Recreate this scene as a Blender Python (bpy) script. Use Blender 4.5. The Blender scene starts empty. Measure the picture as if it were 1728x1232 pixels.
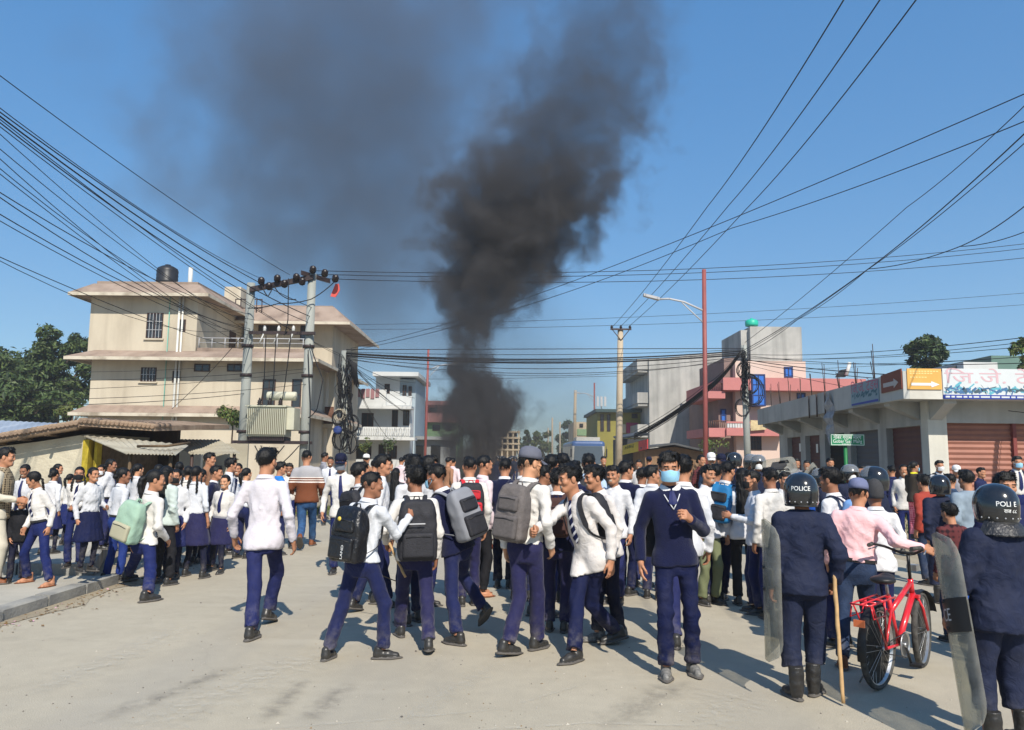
import bpy, math, random
import numpy as np
from mathutils import Matrix, Vector, Euler

# ------------------------------------------------------------------ camera, sky, sun, exposure
SC = bpy.context.scene
COL = SC.collection
F_PX, CX, CY, H_CAM = 1300.0, 864.0, 616.0, 1.72
PITCH, ROLL = math.radians(6.75), math.radians(0.6)
cam_data = bpy.data.cameras.new('camera')
cam_data.sensor_width = 36.0
cam_data.lens = 36.0 * F_PX / 1728.0
cam_data.clip_start, cam_data.clip_end = 0.05, 6000.0
CAM = bpy.data.objects.new('camera', cam_data)
COL.objects.link(CAM)
CAM_ROT = Matrix.Rotation(math.radians(90) + PITCH, 3, 'X') @ Matrix.Rotation(ROLL, 3, 'Z')
CAM.matrix_world = Matrix.Translation((0, 0, H_CAM)) @ CAM_ROT.to_4x4()
SC.camera = CAM

SUN_ELEV = math.radians(43)
SUN_DIR = Vector((0.27, -0.963, 0)).normalized()          # horizontal direction towards the sun
sun_vec = Vector((SUN_DIR.x * math.cos(SUN_ELEV), SUN_DIR.y * math.cos(SUN_ELEV), math.sin(SUN_ELEV)))
world = bpy.data.worlds.new('World')
SC.world = world
world.use_nodes = True
wn = world.node_tree
bgn = wn.nodes['Background']
sky = wn.nodes.new('ShaderNodeTexSky')
sky.sky_type = 'NISHITA'
sky.sun_disc = False
sky.sun_elevation = SUN_ELEV
sky.sun_rotation = math.atan2(SUN_DIR.x, SUN_DIR.y)
sky.altitude = 100
sky.air_density, sky.dust_density, sky.ozone_density = 1.0, 0.4, 2.0
hsv = wn.nodes.new('ShaderNodeHueSaturation')
hsv.inputs['Saturation'].default_value = 2.15
gam = wn.nodes.new('ShaderNodeGamma'); gam.inputs['Gamma'].default_value = 0.40
tint = wn.nodes.new('ShaderNodeMix'); tint.data_type = 'RGBA'; tint.blend_type = 'MULTIPLY'; tint.inputs[0].default_value = 1.0
tint.inputs[7].default_value = (1.82, 2.33, 2.80, 1)
wn.links.new(sky.outputs[0], gam.inputs[0]); wn.links.new(gam.outputs[0], hsv.inputs['Color']); wn.links.new(hsv.outputs[0], tint.inputs[6]); wn.links.new(tint.outputs[2], bgn.inputs[0])
bgn.inputs[1].default_value = 0.115
sun_data = bpy.data.lights.new('sun', 'SUN')
sun_data.energy = 4.9
sun_data.angle = math.radians(0.6)
sun_data.color = (1.0, 0.93, 0.82)
SUN = bpy.data.objects.new('sun', sun_data)
SUN.rotation_euler = sun_vec.to_track_quat('Z', 'Y').to_euler()
SUN.location = (0, -20, 40)
COL.objects.link(SUN)
vs = SC.view_settings
vs.view_transform, vs.look, vs.exposure, vs.gamma = 'Standard', 'None', 0.22, 1.0
vs.use_curve_mapping = False
SC.cycles.max_bounces = 8
SC.cycles.transparent_max_bounces = 16
SC.cycles.volume_bounces = 1
SC.cycles.volume_step_rate = 1.0
SC.cycles.volume_max_steps = 256
SC.cycles.use_denoising = True

# ------------------------------------------------------------------ photo measurement helpers
def ray(u, v):
    return CAM_ROT @ Vector(((u - CX) / F_PX, -(v - CY) / F_PX, -1.0))
def G(u, v, z=0.0):                     # point of the ground (height z) seen at a photo pixel
    r = ray(u, v); t = (z - H_CAM) / r.z
    return Vector((r.x * t, r.y * t, z))
def W(u, v, Y):                         # point at distance Y (metres down the street) seen at a photo pixel
    r = ray(u, v); t = Y / r.y
    return Vector((r.x * t, Y, H_CAM + r.z * t))
def XU(u, Y, v=720): return W(u, v, Y).x
def ZV(v, Y, u=864): return W(u, v, Y).z

# ------------------------------------------------------------------ materials
MATS = {}
def srgb(r, g, b):
    f = lambda c: (c / 255 / 12.92) if c / 255 <= 0.04045 else ((c / 255 + 0.055) / 1.055) ** 2.4
    return (f(r), f(g), f(b))
def mat(name, col, rough=0.7, spec=0.3, metal=0.0, var=0.0, vscale=4.0, bump=0.0, bscale=60.0, col2=None, detail=5.0, sheen=0.0, coat=0.0, streak=0.0):
    if name in MATS: return MATS[name]
    m = bpy.data.materials.new(name); MATS[name] = m
    m.use_nodes = True
    nt = m.node_tree; b = nt.nodes['Principled BSDF']
    b.inputs['Base Color'].default_value = (*col, 1)
    b.inputs['Roughness'].default_value = rough
    b.inputs['Specular IOR Level'].default_value = spec
    b.inputs['Metallic'].default_value = metal
    if sheen: b.inputs['Sheen Weight'].default_value = sheen
    if coat: b.inputs['Coat Weight'].default_value = coat; b.inputs['Coat Roughness'].default_value = 0.12
    tc = nt.nodes.new('ShaderNodeTexCoord')
    if var or col2:
        n = nt.nodes.new('ShaderNodeTexNoise'); n.inputs['Scale'].default_value = vscale; n.inputs['Detail'].default_value = detail
        n.inputs['Roughness'].default_value = 0.62
        if streak:
            mp = nt.nodes.new('ShaderNodeMapping'); mp.inputs['Scale'].default_value = (1, 1, streak)
            nt.links.new(tc.outputs['Object'], mp.inputs[0]); nt.links.new(mp.outputs[0], n.inputs['Vector'])
        else:
            nt.links.new(tc.outputs['Object'], n.inputs['Vector'])
        r = nt.nodes.new('ShaderNodeValToRGB')
        r.color_ramp.elements[0].position, r.color_ramp.elements[1].position = 0.32, 0.68
        c2 = col2 if col2 else tuple(min(1, c * (1 + var)) for c in col)
        c1 = col if col2 else tuple(c * (1 - var) for c in col)
        r.color_ramp.elements[0].color = (*c1, 1); r.color_ramp.elements[1].color = (*c2, 1)
        nt.links.new(n.outputs['Fac'], r.inputs[0]); nt.links.new(r.outputs[0], b.inputs['Base Color'])
    if bump:
        n2 = nt.nodes.new('ShaderNodeTexNoise'); n2.inputs['Scale'].default_value = bscale; n2.inputs['Detail'].default_value = 4; n2.inputs['Distortion'].default_value = 1.2 if bscale < 40 else 0.0
        nt.links.new(tc.outputs['Object'], n2.inputs['Vector'])
        bp = nt.nodes.new('ShaderNodeBump'); bp.inputs['Strength'].default_value = min(1, bump); bp.inputs['Distance'].default_value = 0.02
        nt.links.new(n2.outputs['Fac'], bp.inputs['Height']); nt.links.new(bp.outputs[0], b.inputs['Normal'])
    return m

# ------------------------------------------------------------------ objects
def tag(o, label=None, cat=None, group=None, kind=None):
    if label: o['label'] = label
    if cat: o['category'] = cat
    if group: o['group'] = group
    if kind: o['kind'] = kind
    return o
def empty(name, loc=(0, 0, 0), rz=0.0, label=None, cat=None, group=None):
    o = bpy.data.objects.new(name, None); COL.objects.link(o)
    o.empty_display_size = 0.2
    o.location = loc; o.rotation_euler = (0, 0, rz)
    return tag(o, label, cat, group)
def link(name, me, parent=None, m=None, mw=None):
    o = bpy.data.objects.new(name, me); COL.objects.link(o)
    if m is not None and not me.materials: me.materials.append(m)
    if parent is not None: o.parent = parent
    if mw is not None: o.matrix_local = mw
    return o
def np_mesh(name, V, Fq, mats=(), fm=None, smooth=True, Ft=None):
    """V (n,3), Fq (m,4) quads, optional Ft (k,3) triangles, fm per-face material index"""
    me = bpy.data.meshes.new(name)
    V = np.asarray(V, np.float32); Fq = np.asarray(Fq, np.int32).reshape(-1, 4)
    nq = len(Fq); nt_ = 0 if Ft is None else len(Ft)
    me.vertices.add(len(V)); me.vertices.foreach_set('co', V.ravel())
    loops = Fq.ravel(); starts = np.arange(nq) * 4
    if nt_:
        Ft = np.asarray(Ft, np.int32)
        starts = np.concatenate([starts, nq * 4 + np.arange(nt_) * 3]); loops = np.concatenate([loops, Ft.ravel()])
    me.loops.add(len(loops)); me.loops.foreach_set('vertex_index', loops.astype(np.int32))
    me.polygons.add(nq + nt_); me.polygons.foreach_set('loop_start', starts.astype(np.int32))
    for m in mats: me.materials.append(m)
    if fm is not None: me.polygons.foreach_set('material_index', np.asarray(fm, np.int32))
    me.polygons.foreach_set('use_smooth', np.full(nq + nt_, smooth))
    me.update(calc_edges=True)
    return me

class MB:
    """collects boxes, prisms, tubes and lathes; build() links them as one mesh object"""
    def __init__(s): s.v, s.f, s.m, s.sm = [], [], [], []
    def _add(s, vs_, fs, mi=0, smooth=False):
        o = len(s.v); s.v += [tuple(p) for p in vs_]
        for f in fs: s.f.append(tuple(i + o for i in f)); s.m.append(mi); s.sm.append(smooth)
        return s
    def box(s, x0, x1, y0, y1, z0, z1, mi=0, M=None):
        p = [Vector((x, y, z)) for z in (z0, z1) for y in (y0, y1) for x in (x0, x1)]
        if M is not None: p = [M @ q for q in p]
        return s._add(p, [(0, 2, 3, 1), (4, 5, 7, 6), (0, 1, 5, 4), (2, 6, 7, 3), (0, 4, 6, 2), (1, 3, 7, 5)], mi)
    def prism(s, pts, d, mi=0):                       # polygon extruded by vector d
        n = len(pts); d = Vector(d); P = [Vector(p) for p in pts]
        return s._add(P + [p + d for p in P], [tuple(range(n))[::-1], tuple(range(n, 2 * n))] + [(i, (i + 1) % n, n + (i + 1) % n, n + i) for i in range(n)], mi)
    def quad(s, a, b, c, d, mi=0): return s._add([a, b, c, d], [(0, 1, 2, 3)], mi)
    def tube(s, pts, r, n=8, mi=0, cap=True, smooth=True):
        P = [Vector(p) for p in pts]; R = r if isinstance(r, (list, tuple)) else [r] * len(P)
        vs_, fs = [], []
        t0 = (P[1] - P[0]).normalized(); up = Vector((0, 0, 1)) if abs(t0.z) < .9 else Vector((1, 0, 0))
        a = t0.cross(up).normalized()
        for i, p in enumerate(P):
            t = (P[min(i + 1, len(P) - 1)] - P[max(i - 1, 0)])
            t = t.normalized() if t.length > 1e-9 else t0
            a = (a - t * a.dot(t)); a = a.normalized() if a.length > 1e-6 else t.orthogonal().normalized()
            b = t.cross(a)
            for k in range(n):
                w = 2 * math.pi * k / n
                vs_.append(p + (a * math.cos(w) + b * math.sin(w)) * R[i])
        for i in range(len(P) - 1):
            for k in range(n):
                fs.append((i * n + k, (i + 1) * n + k, (i + 1) * n + (k + 1) % n, i * n + (k + 1) % n))
        s._add(vs_, fs, mi, smooth)
        if cap:
            o = len(s.v) - len(vs_)
            s.f.append(tuple(o + k for k in range(n))); s.m.append(mi); s.sm.append(False)
            s.f.append(tuple(o + (len(P) - 1) * n + k for k in range(n))[::-1]); s.m.append(mi); s.sm.append(False)
        return s
    def lathe(s, prof, n=24, c=(0, 0, 0), mi=0, M=None, smooth=True):
        vs_, fs = [], []
        for (r, z) in prof:
            for k in range(n):
                w = 2 * math.pi * k / n; p = Vector((c[0] + r * math.cos(w), c[1] + r * math.sin(w), c[2] + z))
                vs_.append(M @ p if M is not None else p)
        for i in range(len(prof) - 1):
            for k in range(n): fs.append((i * n + k, i * n + (k + 1) % n, (i + 1) * n + (k + 1) % n, (i + 1) * n + k))
        s._add(vs_, fs, mi, smooth)
        o = len(s.v) - len(vs_)
        for i, rev in ((0, True), (len(prof) - 1, False)):
            if prof[i][0] > 1e-5:
                f = tuple(o + i * n + k for k in range(n)); s.f.append(f[::-1] if rev else f); s.m.append(mi); s.sm.append(False)
        return s
    def mesh(s, name, mats):
        me = bpy.data.meshes.new(name); me.from_pydata(s.v, [], s.f)
        for m in (mats if isinstance(mats, (list, tuple)) else [mats]): me.materials.append(m)
        me.polygons.foreach_set('material_index', s.m); me.polygons.foreach_set('use_smooth', s.sm)
        me.update(); return me
    def build(s, name, mats, parent=None, label=None, cat=None, group=None, kind=None):
        o = bpy.data.objects.new(name, s.mesh(name, mats)); COL.objects.link(o)
        if parent is not None: o.parent = parent
        return tag(o, label, cat, group, kind)
def copy_tree(o, parent=None):
    c = o.copy(); COL.objects.link(c); c.parent = parent
    if parent is not None: c.matrix_parent_inverse = o.matrix_parent_inverse.copy()
    for ch in list(o.children): copy_tree(ch, c)
    return c
def text_mesh(body, size, M, extrude=0.0, align='CENTER', sx=1.0, bold=0.0):
    """lettering as a mesh, baked into place by matrix M (text runs +x, up +y)"""
    c = bpy.data.curves.new('lettering', 'FONT'); c.body = body; c.size = size; c.align_x = align; c.align_y = 'CENTER'
    c.extrude = extrude; c.offset = bold; c.resolution_u = 3
    o = bpy.data.objects.new('lettering', c); COL.objects.link(o)
    dg = bpy.context.evaluated_depsgraph_get()
    me = bpy.data.meshes.new_from_object(o.evaluated_get(dg))
    bpy.data.objects.remove(o); bpy.data.curves.remove(c)
    me.transform(Matrix.Diagonal((sx, 1, 1, 1))); me.transform(M)
    return me

# ------------------------------------------------------------------ implicit surfaces (smooth unions meshed by surface nets)
class Field:
    def __init__(s, lo, hi, h):
        s.lo = np.array(lo, float); s.h = h
        s.n = np.maximum(4, np.ceil((np.array(hi, float) - s.lo) / h).astype(int) + 1)
        s.V = np.full(s.n, 0.5, np.float32)
    def _sl(s, lo, hi):
        a = np.clip(np.floor((np.array(lo) - s.lo) / s.h).astype(int), 0, s.n - 1)
        b = np.clip(np.ceil((np.array(hi) - s.lo) / s.h).astype(int) + 1, 1, s.n)
        ax = [(s.lo[i] + s.h * np.arange(a[i], b[i])).astype(np.float32) for i in range(3)]
        X, Y, Z = np.meshgrid(*ax, indexing='ij')
        return tuple(slice(a[i], b[i]) for i in range(3)), X, Y, Z
    def put(s, fn, lo, hi, k=0.02, op='u'):
        sl, X, Y, Z = s._sl(lo, hi)
        if X.size == 0: return
        d = fn(X, Y, Z); c = s.V[sl]
        if op == 'u':
            hh = np.maximum(k - np.abs(c - d), 0) / k
            s.V[sl] = np.minimum(c, d) - hh * hh * k * 0.25
        elif op == 's':
            d = -d; hh = np.maximum(k - np.abs(c - d), 0) / k
            s.V[sl] = np.maximum(c, d) + hh * hh * k * 0.25
    def cone(s, a, b, ra, rb, k=0.02, op='u', cut=None, pad=0.05, fold=None, squash=None):
        a = np.array(a, float); b = np.array(b, float); ab = b - a; L2 = max(1e-9, float(ab @ ab)); R = max(ra, rb) + k + pad
        def fn(X, Y, Z):
            px, py, pz = X - a[0], Y - a[1], Z - a[2]
            t = np.clip((px * ab[0] + py * ab[1] + pz * ab[2]) / L2, 0, 1)
            d = np.sqrt((px - ab[0] * t) ** 2 + (py - ab[1] * t) ** 2 + (pz - ab[2] * t) ** 2) - (ra + (rb - ra) * t)
            if cut is not None:
                c, nrm = cut
                d = np.maximum(d, (X - c[0]) * nrm[0] + (Y - c[1]) * nrm[1] + (Z - c[2]) * nrm[2])
            if fold is not None: d = d - fold(X, Y, Z, t)
            return d
        s.put(fn, np.minimum(a, b) - R, np.maximum(a, b) + R, k, op)
    def ell(s, c, r, k=0.02, op='u', fold=None):
        c = np.array(c, float); r = np.array(r, float); m = r.min()
        def fn(X, Y, Z):
            q = np.sqrt(((X - c[0]) / r[0]) ** 2 + ((Y - c[1]) / r[1]) ** 2 + ((Z - c[2]) / r[2]) ** 2)
            d = (q - 1) * m
            if fold is not None: d = d - fold(X, Y, Z)
            return d
        s.put(fn, c - r - k - .03, c + r + k + .03, k, op)
    def box(s, c, hs, rd, k=0.01, op='u', R=None):
        c = np.array(c, float); hs = np.array(hs, float)
        def fn(X, Y, Z):
            qx, qy, qz = np.abs(X - c[0]) - hs[0] + rd, np.abs(Y - c[1]) - hs[1] + rd, np.abs(Z - c[2]) - hs[2] + rd
            return np.sqrt(np.maximum(qx, 0) ** 2 + np.maximum(qy, 0) ** 2 + np.maximum(qz, 0) ** 2) + np.minimum(np.maximum(qx, np.maximum(qy, qz)), 0) - rd
        s.put(fn, c - hs - k - .03, c + hs + k + .03, k, op)
    def mesh(s):
        V = s.V.copy()
        for ax in range(3):
            for e in (0, -1):
                i = [slice(None)] * 3; i[ax] = e; V[tuple(i)] = np.maximum(V[tuple(i)], 1e-3)
        S = V < 0; nx, ny, nz = V.shape
        cnt = np.zeros((nx - 1, ny - 1, nz - 1), np.int8)
        cor = [(i, j, k) for i in (0, 1) for j in (0, 1) for k in (0, 1)]
        for (i, j, k) in cor: cnt += S[i:nx - 1 + i, j:ny - 1 + j, k:nz - 1 + k]
        act = (cnt > 0) & (cnt < 8)
        I, J, K = np.nonzero(act); n = len(I)
        idx = np.full(act.shape, -1, np.int32); idx[act] = np.arange(n)
        vals = {c: V[I + c[0], J + c[1], K + c[2]] for c in cor}
        P = np.zeros((n, 3), np.float32); N = np.zeros(n, np.float32)
        for c0 in cor:
            for ax in range(3):
                if c0[ax] == 0:
                    c1 = list(c0); c1[ax] = 1; c1 = tuple(c1)
                    a, b = vals[c0], vals[c1]; m = (a < 0) != (b < 0)
                    t = np.where(m, a / np.where(m, a - b, 1), 0)
                    for q in range(3): P[:, q] += m * (c0[q] + (t if q == ax else 0))
                    N += m
        P /= N[:, None]
        P = (P + np.stack([I, J, K], 1)) * s.h + s.lo
        quads = []
        for ax in range(3):
            o1, o2 = [(1, 2), (2, 0), (0, 1)][ax]
            a = [slice(None)] * 3; b = [slice(None)] * 3; a[ax] = slice(0, -1); b[ax] = slice(1, None)
            ch = S[tuple(a)] != S[tuple(b)]
            E_ = np.stack(np.nonzero(ch), 1)
            sh = np.array(act.shape)
            ok = (E_[:, o1] > 0) & (E_[:, o2] > 0) & (E_[:, o1] < sh[o1]) & (E_[:, o2] < sh[o2])
            E_ = E_[ok]
            if len(E_) == 0: continue
            def cell(d1, d2):
                c = E_.copy(); c[:, o1] -= d1; c[:, o2] -= d2; return idx[c[:, 0], c[:, 1], c[:, 2]]
            q = np.stack([cell(1, 1), cell(0, 1), cell(0, 0), cell(1, 0)], 1)
            flip = ~S[E_[:, 0], E_[:, 1], E_[:, 2]]
            q[flip] = q[flip][:, ::-1]
            quads.append(q)
        Q = np.concatenate(quads) if quads else np.zeros((0, 4), np.int32)
        return P, Q[(Q >= 0).all(1)]
# ------------------------------------------------------------------ people: canonical pieces
RNG = np.random.default_rng(11)
SKINS = [mat('skin_tan', srgb(198, 146, 112), .55, .35, var=.10, vscale=14), mat('skin_brown', srgb(176, 124, 94), .55, .35, var=.10, vscale=14), mat('skin_deep', srgb(148, 101, 76), .55, .35, var=.10, vscale=14)]
M_HAIR = mat('black_hair', (.006, .0055, .0055), .5, .28, bump=.25, bscale=220)
M_EYE = mat('eye_white', (.26, .23, .21), .3)
M_PUPIL = mat('eye_pupil', (.006, .004, .003), .2)
M_LIP = mat('lip', srgb(120, 70, 60), .75, .1)
M_WHITE = mat('white_shirt_cotton', (.64, .64, .655), .85, .2, var=.03, vscale=9, bump=.45, bscale=15)
M_WHITE2 = mat('offwhite_shirt_cotton', (.62, .585, .56), .85, .2, var=.05, vscale=9, bump=.45, bscale=15)
M_CREAM = mat('cream_cotton', (.58, .53, .42), .85, .2, var=.05, vscale=9)
M_NAVYT = mat('royal_navy_trouser_cloth', srgb(18, 27, 70), .8, .22, var=.14, vscale=7, bump=.5, bscale=14, sheen=.1)
M_NAVYT2 = mat('purple_navy_trouser_cloth', srgb(31, 31, 70), .8, .22, var=.14, vscale=7, bump=.5, bscale=14, sheen=.1)
M_NAVYT3 = mat('dark_navy_trouser_cloth', srgb(14, 18, 42), .8, .22, var=.14, vscale=7, bump=.5, bscale=14)
M_SWEAT = mat('navy_knit_sweater', srgb(19, 24, 56), .9, .15, var=.10, vscale=20, bump=.5, bscale=160, sheen=.15)
M_POLICE = mat('dark_blue_police_drill', srgb(25, 33, 58), .8, .25, var=.14, vscale=8, bump=.6, bscale=14)
M_BLACKC = mat('black_cloth', (.012, .012, .015), .8, .2, var=.2, vscale=8, bump=.25, bscale=45)
M_GREYJ = mat('pale_grey_green_jacket_cloth', srgb(188, 200, 194), .8, .2, var=.05, vscale=8, bump=.3, bscale=40)
M_PINK = mat('pink_shirt_cotton', srgb(232, 186, 188), .85, .2, var=.03, vscale=9, bump=.45, bscale=15)
M_JEAN = mat('blue_denim', srgb(58, 96, 140), .85, .2, col2=srgb(34, 62, 100), vscale=9, bump=.3, bscale=70)
M_JEAN2 = mat('dark_denim', srgb(44, 60, 88), .85, .2, col2=srgb(30, 42, 64), vscale=9, bump=.3, bscale=70)
M_LEATHER = mat('dusty_black_shoe_leather', (.022, .021, .02), .38, .5, col2=(.040, .037, .033), vscale=16)
M_DUSTSHOE = mat('very_dusty_black_shoe_leather', (.05, .05, .05), .6, .4, col2=(.26, .25, .23), vscale=22)
M_BOOT = mat('black_boot_leather', (.014, .013, .013), .42, .5, col2=(.03, .028, .026), vscale=14, bump=.3, bscale=40)
M_SOLE = mat('shoe_sole', (.10, .09, .08), .8)
M_BROWNSHOE = mat('brown_sandal_leather', srgb(120, 70, 40), .6, .4, var=.2)
M_MASKB = mat('surgical_mask_blue', srgb(150, 200, 226), .8, .2, bump=.15, bscale=60)
M_MASKK = mat('black_mask_cloth', (.012, .012, .013), .8)
M_MASKW = mat('white_mask_cloth', (.75, .75, .74), .8)
M_HELM = mat('black_helmet_gloss', (.008, .009, .011), .16, .55, coat=.7, col2=(.02, .021, .024), vscale=9)
M_HELMRIM = mat('helmet_rim_rubber', (.03, .03, .03), .5)
M_GUARD = mat('creased_black_leather', (.025, .025, .028), .42, .5, var=.6, vscale=14, streak=.15, bump=.6, bscale=30)
M_VISOR = mat('scratched_visor', (.4, .42, .44), .25, .5)
M_VISOR.node_tree.nodes['Principled BSDF'].inputs['Alpha'].default_value = .2
M_LETTER = mat('white_lettering', (.78, .78, .76), .6, .2)
M_CAPG = mat('grey_cap_cloth', srgb(98, 100, 112), .85, .2, var=.08, vscale=20)
M_CAPB = mat('blue_grey_cap_cloth', srgb(106, 112, 142), .85, .2, var=.1, vscale=20)
M_CAPN = mat('navy_cap_cloth', srgb(24, 28, 52), .85, .2, var=.1, vscale=20)
M_CAPW = mat('white_cap_cloth', (.72, .71, .70), .85, .2)
M_BEANIE = mat('dark_grey_wool', srgb(70, 70, 72), .95, .1, var=.2, vscale=90, bump=.6, bscale=140)
M_BELT = mat('black_belt', (.015, .015, .016), .45, .4)
M_RIBBON = mat('white_ribbon', (.7, .7, .7), .8)

def dusty(m, amt=.55, z1=.34):
    """road dust worked into the lower legs"""
    nt = m.node_tree; b = nt.nodes['Principled BSDF']; src = b.inputs['Base Color'].links[0].from_socket
    tc = nt.nodes.new('ShaderNodeTexCoord'); sp = nt.nodes.new('ShaderNodeSeparateXYZ'); nt.links.new(tc.outputs['Object'], sp.inputs[0])
    mr = nt.nodes.new('ShaderNodeMapRange'); mr.inputs[1].default_value = .04; mr.inputs[2].default_value = z1; mr.inputs[3].default_value = amt; mr.inputs[4].default_value = 0.03; nt.links.new(sp.outputs[2], mr.inputs[0])
    n = nt.nodes.new('ShaderNodeTexNoise'); n.inputs['Scale'].default_value = 11; n.inputs['Detail'].default_value = 7; n.inputs['Roughness'].default_value = .7; nt.links.new(tc.outputs['Object'], n.inputs['Vector'])
    r = nt.nodes.new('ShaderNodeMapRange'); r.inputs[1].default_value = .42; r.inputs[2].default_value = .72; nt.links.new(n.outputs['Fac'], r.inputs[0])
    mu = nt.nodes.new('ShaderNodeMath'); mu.operation = 'MULTIPLY'; nt.links.new(mr.outputs[0], mu.inputs[0]); nt.links.new(r.outputs[0], mu.inputs[1])
    x = nt.nodes.new('ShaderNodeMix'); x.data_type = 'RGBA'; nt.links.new(mu.outputs[0], x.inputs[0]); nt.links.new(src, x.inputs[6]); x.inputs[7].default_value = (.30, .27, .22, 1); nt.links.new(x.outputs[2], b.inputs['Base Color'])
    return m
M_WHITES = [M_WHITE, mat('bluish_white_shirt', (.60, .615, .65), .85, .2, var=.04, vscale=7, bump=.45, bscale=13), mat('creamy_white_shirt', (.63, .605, .57), .85, .2, var=.05, vscale=7, bump=.45, bscale=16), mat('greyed_white_shirt', (.55, .55, .565), .85, .2, var=.05, vscale=8, bump=.45, bscale=12)]
M_NAVYS_ = [M_NAVYT, mat('faded_navy_trouser_cloth', srgb(30, 36, 80), .82, .2, var=.18, vscale=6, bump=.55, bscale=13), mat('inky_navy_trouser_cloth', srgb(14, 22, 58), .8, .2, var=.16, vscale=7, bump=.5, bscale=15), mat('royal_blue_trouser_cloth', srgb(20, 32, 84), .8, .22, var=.16, vscale=6, bump=.5, bscale=14)]
for m_ in M_NAVYS_ + [M_NAVYT2, M_NAVYT3, M_JEAN, M_JEAN2, M_POLICE]: dusty(m_, .5 if m_ is not M_POLICE else .25)
def stripes(name, cols, scale, direction='DIAGONAL', rot=(0, 0, 0), rough=.75, ramp=None):
    if name in MATS: return MATS[name]
    m = mat(name, cols[0], rough, .2); nt = m.node_tree
    tc = nt.nodes.new('ShaderNodeTexCoord'); mp = nt.nodes.new('ShaderNodeMapping'); mp.inputs['Rotation'].default_value = rot
    w = nt.nodes.new('ShaderNodeTexWave'); w.wave_type = 'BANDS'; w.bands_direction = direction; w.inputs['Scale'].default_value = scale; w.inputs['Distortion'].default_value = 0
    r = nt.nodes.new('ShaderNodeValToRGB'); r.color_ramp.interpolation = 'CONSTANT'
    r.color_ramp.elements[0].color = (*cols[0], 1); r.color_ramp.elements[1].color = (*cols[1], 1); r.color_ramp.elements[1].position = ramp or .7
    nt.links.new(tc.outputs['Object'], mp.inputs[0]); nt.links.new(mp.outputs[0], w.inputs[0]); nt.links.new(w.outputs['Fac'], r.inputs[0]); nt.links.new(r.outputs[0], nt.nodes['Principled BSDF'].inputs['Base Color'])
    return m
M_TIE = stripes('striped_school_tie', (srgb(20, 26, 66), (.62, .62, .66)), 6.5, 'DIAGONAL', rot=(0, 0, 0), ramp=.74)
M_TIEP = mat('navy_tie', srgb(26, 34, 84), .6, .3, var=.25, vscale=60)
def checks(name, c1, c2, scale):
    m = mat(name, c1, .85, .2); nt = m.node_tree
    tc = nt.nodes.new('ShaderNodeTexCoord'); prev = None
    for dr in 'XZY':
        w = nt.nodes.new('ShaderNodeTexWave'); w.bands_direction = dr; w.inputs['Scale'].default_value = scale; w.inputs['Distortion'].default_value = .6
        nt.links.new(tc.outputs['Object'], w.inputs[0])
        if prev is None: prev = w.outputs['Fac']
        else:
            a = nt.nodes.new('ShaderNodeMath'); a.operation = 'ADD'; nt.links.new(prev, a.inputs[0]); nt.links.new(w.outputs['Fac'], a.inputs[1]); prev = a.outputs[0]
    r = nt.nodes.new('ShaderNodeValToRGB'); r.color_ramp.elements[0].position = .3; r.color_ramp.elements[1].position = .62
    r.color_ramp.elements[0].color = (*c1, 1); r.color_ramp.elements[1].color = (*c2, 1)
    d = nt.nodes.new('ShaderNodeMath'); d.operation = 'MULTIPLY'; d.inputs[1].default_value = .4
    nt.links.new(prev, d.inputs[0]); nt.links.new(d.outputs[0], r.inputs[0]); nt.links.new(r.outputs[0], nt.nodes['Principled BSDF'].inputs['Base Color'])
    return m
M_CHECK = checks('brown_checked_vest_cloth', srgb(64, 54, 44), srgb(150, 134, 108), 11)
M_PLAID = checks('maroon_plaid_cloth', srgb(40, 22, 28), srgb(92, 46, 48), 6)
M_PINKPR = checks('pink_printed_cloth', srgb(190, 62, 88), srgb(232, 140, 152), 8)
def banded(name, zs, cols):
    m = mat(name, cols[0], .9, .15, bump=.4, bscale=120); nt = m.node_tree
    tc = nt.nodes.new('ShaderNodeTexCoord'); sp = nt.nodes.new('ShaderNodeSeparateXYZ'); nt.links.new(tc.outputs['Object'], sp.inputs[0])
    mr = nt.nodes.new('ShaderNodeMapRange'); mr.inputs[1].default_value = 0; mr.inputs[2].default_value = 2; nt.links.new(sp.outputs[2], mr.inputs[0])
    r = nt.nodes.new('ShaderNodeValToRGB'); r.color_ramp.interpolation = 'CONSTANT'
    for i, (z, c) in enumerate(zip(zs, cols)):
        e = r.color_ramp.elements[i] if i < 2 else r.color_ramp.elements.new(z / 2)
        e.position = z / 2; e.color = (*c, 1)
    nt.links.new(mr.outputs[0], r.inputs[0]); nt.links.new(r.outputs[0], nt.nodes['Principled BSDF'].inputs['Base Color'])
    return m
_br, _gr, _wh = srgb(112, 66, 44), srgb(166, 164, 166), srgb(232, 222, 212)
M_STRIPSW = banded('grey_and_brown_striped_sweater', [0, 1.195, 1.215, 1.235, 1.255, 1.275, 1.295], [_br, _wh, _br, _wh, _br, _wh, _gr])

def fold_fn(amp, wl=(.07, .16), vert=.5, n=5, seed=0, wp=.8):
    g = np.random.default_rng(seed); ks = []
    for i in range(n):
        d = g.normal(size=3); d[2] *= vert; d /= np.linalg.norm(d)
        ks.append((d * 2 * math.pi / g.uniform(*wl), g.uniform(0, 6.3), amp * g.uniform(.5, 1.1), g.normal(size=3) * np.array([5, 5, 7])))
    def f(X, Y, Z):
        o = np.zeros_like(X)
        for k, ph, a, q in ks:
            o += a * (.55 - np.abs(np.sin(.5 * (k[0] * X + k[1] * Y + k[2] * Z) + ph + wp * np.sin(q[0] * X + q[1] * Y + q[2] * Z))))
        return o
    return f

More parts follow.
